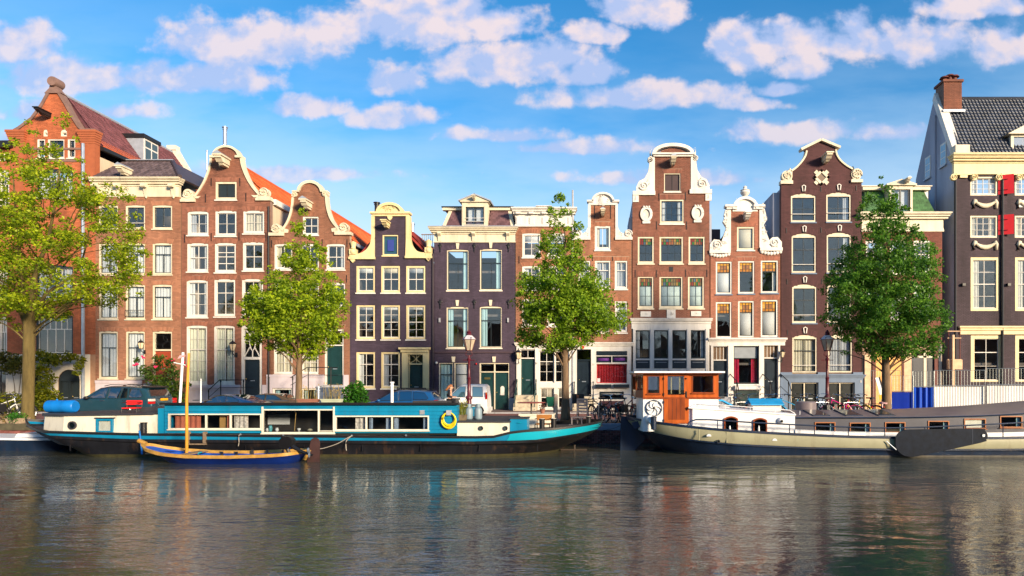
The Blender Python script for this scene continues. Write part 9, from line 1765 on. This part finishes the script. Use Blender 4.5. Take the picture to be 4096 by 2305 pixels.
# ---------------------------------------------------------------- people
def skin_mesh(name, verts, edges, radii, root=0, sub=2):
    me = bpy.data.meshes.new(name); me.from_pydata(verts, edges, []); ob = bpy.data.objects.new(name, me); COL.objects.link(ob)
    md = ob.modifiers.new('skin', 'SKIN'); ob.modifiers.new('sub', 'SUBSURF').levels = sub; sv = me.skin_vertices[0].data
    for i, r in enumerate(radii): sv[i].radius = (r, r) if isinstance(r, (int, float)) else r; sv[i].use_root = (i == root)
    dg = bpy.context.evaluated_depsgraph_get(); out = bpy.data.meshes.new_from_object(ob.evaluated_get(dg)); bpy.data.objects.remove(ob); out.shade_smooth(); out.name = name; return out
SKIN = mat('skin', (.55, .32, .22), .5, var=.08); 
def person(label, loc, rot, coat, legs, hair, longhair, stride=.28):
    o = thing('person', label, 'person', (0, 0, 0)); S_ = 1.0
    J = dict(pel=(0, 0, .92), wai=(0, 0, 1.05), che=(.02, 0, 1.28), nec=(.03, 0, 1.43), hed=(.05, 0, 1.53), top=(.06, 0, 1.64))
    for s, n in ((1, 'L'), (-1, 'R')):
        f = stride*s; J.update({'hip'+n: (0, .09*s, .88), 'kne'+n: (f*.55+.05, .09*s, .48), 'ank'+n: (f-.04*(s < 0), .09*s, .09), 'toe'+n: (f+.16, .10*s, .035), 'sho'+n: (.0, .17*s, 1.38), 'elb'+n: (-.04 if s > 0 else .02, .23*s, 1.12), 'wri'+n: (.18, .17*s, 1.06), 'pal'+n: (.25, .155*s, 1.07)})
    K = list(J); ix = {k: i for i, k in enumerate(K)}; E = [('pel', 'wai'), ('wai', 'che'), ('che', 'nec'), ('nec', 'hed'), ('hed', 'top')]
    for n in 'LR': E += [('pel', 'hip'+n), ('hip'+n, 'kne'+n), ('kne'+n, 'ank'+n), ('ank'+n, 'toe'+n), ('che', 'sho'+n), ('sho'+n, 'elb'+n), ('elb'+n, 'wri'+n), ('wri'+n, 'pal'+n)]
    rad = dict(pel=.13, wai=.115, che=.13, nec=.05, hed=.095, top=.075, hip=.09, kne=.055, ank=.04, toe=.035, sho=.055, elb=.04, wri=.028, pal=.036)
    r_ = [rad[k] if k in rad else rad[k[:3]] for k in K]; V = [J[k] for k in K]; Ed = [(ix[a], ix[b]) for a, b in E]
    def add(nm, keys, mul, m, root):
        kk = [k for k in K if k in keys]; jx = {k: i for i, k in enumerate(kk)}; me = skin_mesh(nm, [J[k] for k in kk], [(jx[a], jx[b]) for a, b in E if a in jx and b in jx], [r_[ix[k]]*mul+.008 for k in kk], jx[root]); me.materials.append(m); ob = bpy.data.objects.new(nm, me); COL.objects.link(ob); ob.parent = o; return ob
    add('body', K, 1, SKIN, 'pel'); add('coat', ['pel', 'wai', 'che', 'shoL', 'shoR', 'elbL', 'elbR', 'wriL', 'wriR', 'hipL', 'hipR'], 1.16, coat, 'pel'); add('trousers', ['pel', 'hipL', 'hipR', 'kneL', 'kneR', 'ankL', 'ankR'], 1.10, legs, 'pel')
    for n in 'LR':
        a = J['ank'+n]; MB().loft([[(a[0]+dx_, a[1]+w_*s, z) for s in (-1, 1) for z in ((.0, h_) if s < 0 else (h_, .0))] for dx_, w_, h_ in ((-.07, .035, .07), (.0, .045, .10), (.12, .045, .06), (.20, .03, .035))], True, True).build('shoe', BLACK, o)
        p = J['pal'+n]
        for k in range(4): MB().tube([(p[0]+.01, p[1]-.024+.016*k, p[2]), (p[0]+.055, p[1]-.024+.016*k, p[2]+.004), (p[0]+.075-.004*abs(k-1), p[1]-.024+.016*k, p[2]-.022)], [.009, .008, .007], 5).build('finger', SKIN, o)
        MB().tube([(p[0]-.01, p[1]-.03, p[2]+.01), (p[0]+.03, p[1]-.045, p[2]+.02)], .009, 5).build('thumb', SKIN, o)
    h = J['hed']; mb = MB(); mb.ball((h[0]-.015, 0, h[2]+.065), (.108, .095, .115), 12, 8)
    if longhair: [mb.tube([(h[0]-.05, yy, h[2]+.10), (h[0]-.14, yy*1.2, h[2]-.0), (h[0]-.22, yy*1.3, h[2]-.10), (h[0]-.33, yy*1.1, h[2]-.13)], [.06, .06, .045, .012], 7) for yy in (-.05, 0, .05)]
    mb.build('hair', hair, o, smooth=True)
    mb = MB(); mb.ball((h[0]+.105, 0, h[2]+.01), (.022, .016, .026), 7, 5); mb.build('nose', SKIN, o, smooth=True)
    for s in (-1, 1): MB().ball((h[0]+.088, .035*s, h[2]+.035), (.012, .014, .009), 7, 5).build('eye', BLACK, o); MB().ball((h[0]-.0, .098*s, h[2]+.01), (.022, .012, .032), 7, 5).build('ear', SKIN, o)
    MB().box(h[0]+.086, h[0]+.098, -.025, .025, h[2]-.045, h[2]-.036).build('mouth', mat('lips', (.4, .12, .1), .5), o)
    o.location = loc; o.rotation_euler = (0, 0, R(rot)); return o
person('woman in a dark coat walking with loose auburn hair beside the white microvan', (X(1800, 32.6), 32.6, -.07), 0, mat('dark_navy_coat', (.012, .014, .024), .8), mat('black_trousers', (.012, .012, .014), .8), mat('auburn_hair', (.28, .11, .045), .6, var=.2), True)
person('short-haired person standing behind the white microvan roof', (X(1921, 36.4), 36.4, -.07), 120, mat('grey_jacket', (.12, .12, .13), .8), MATS['black_trousers'], mat('brown_hair', (.10, .05, .03), .7), False, .03)
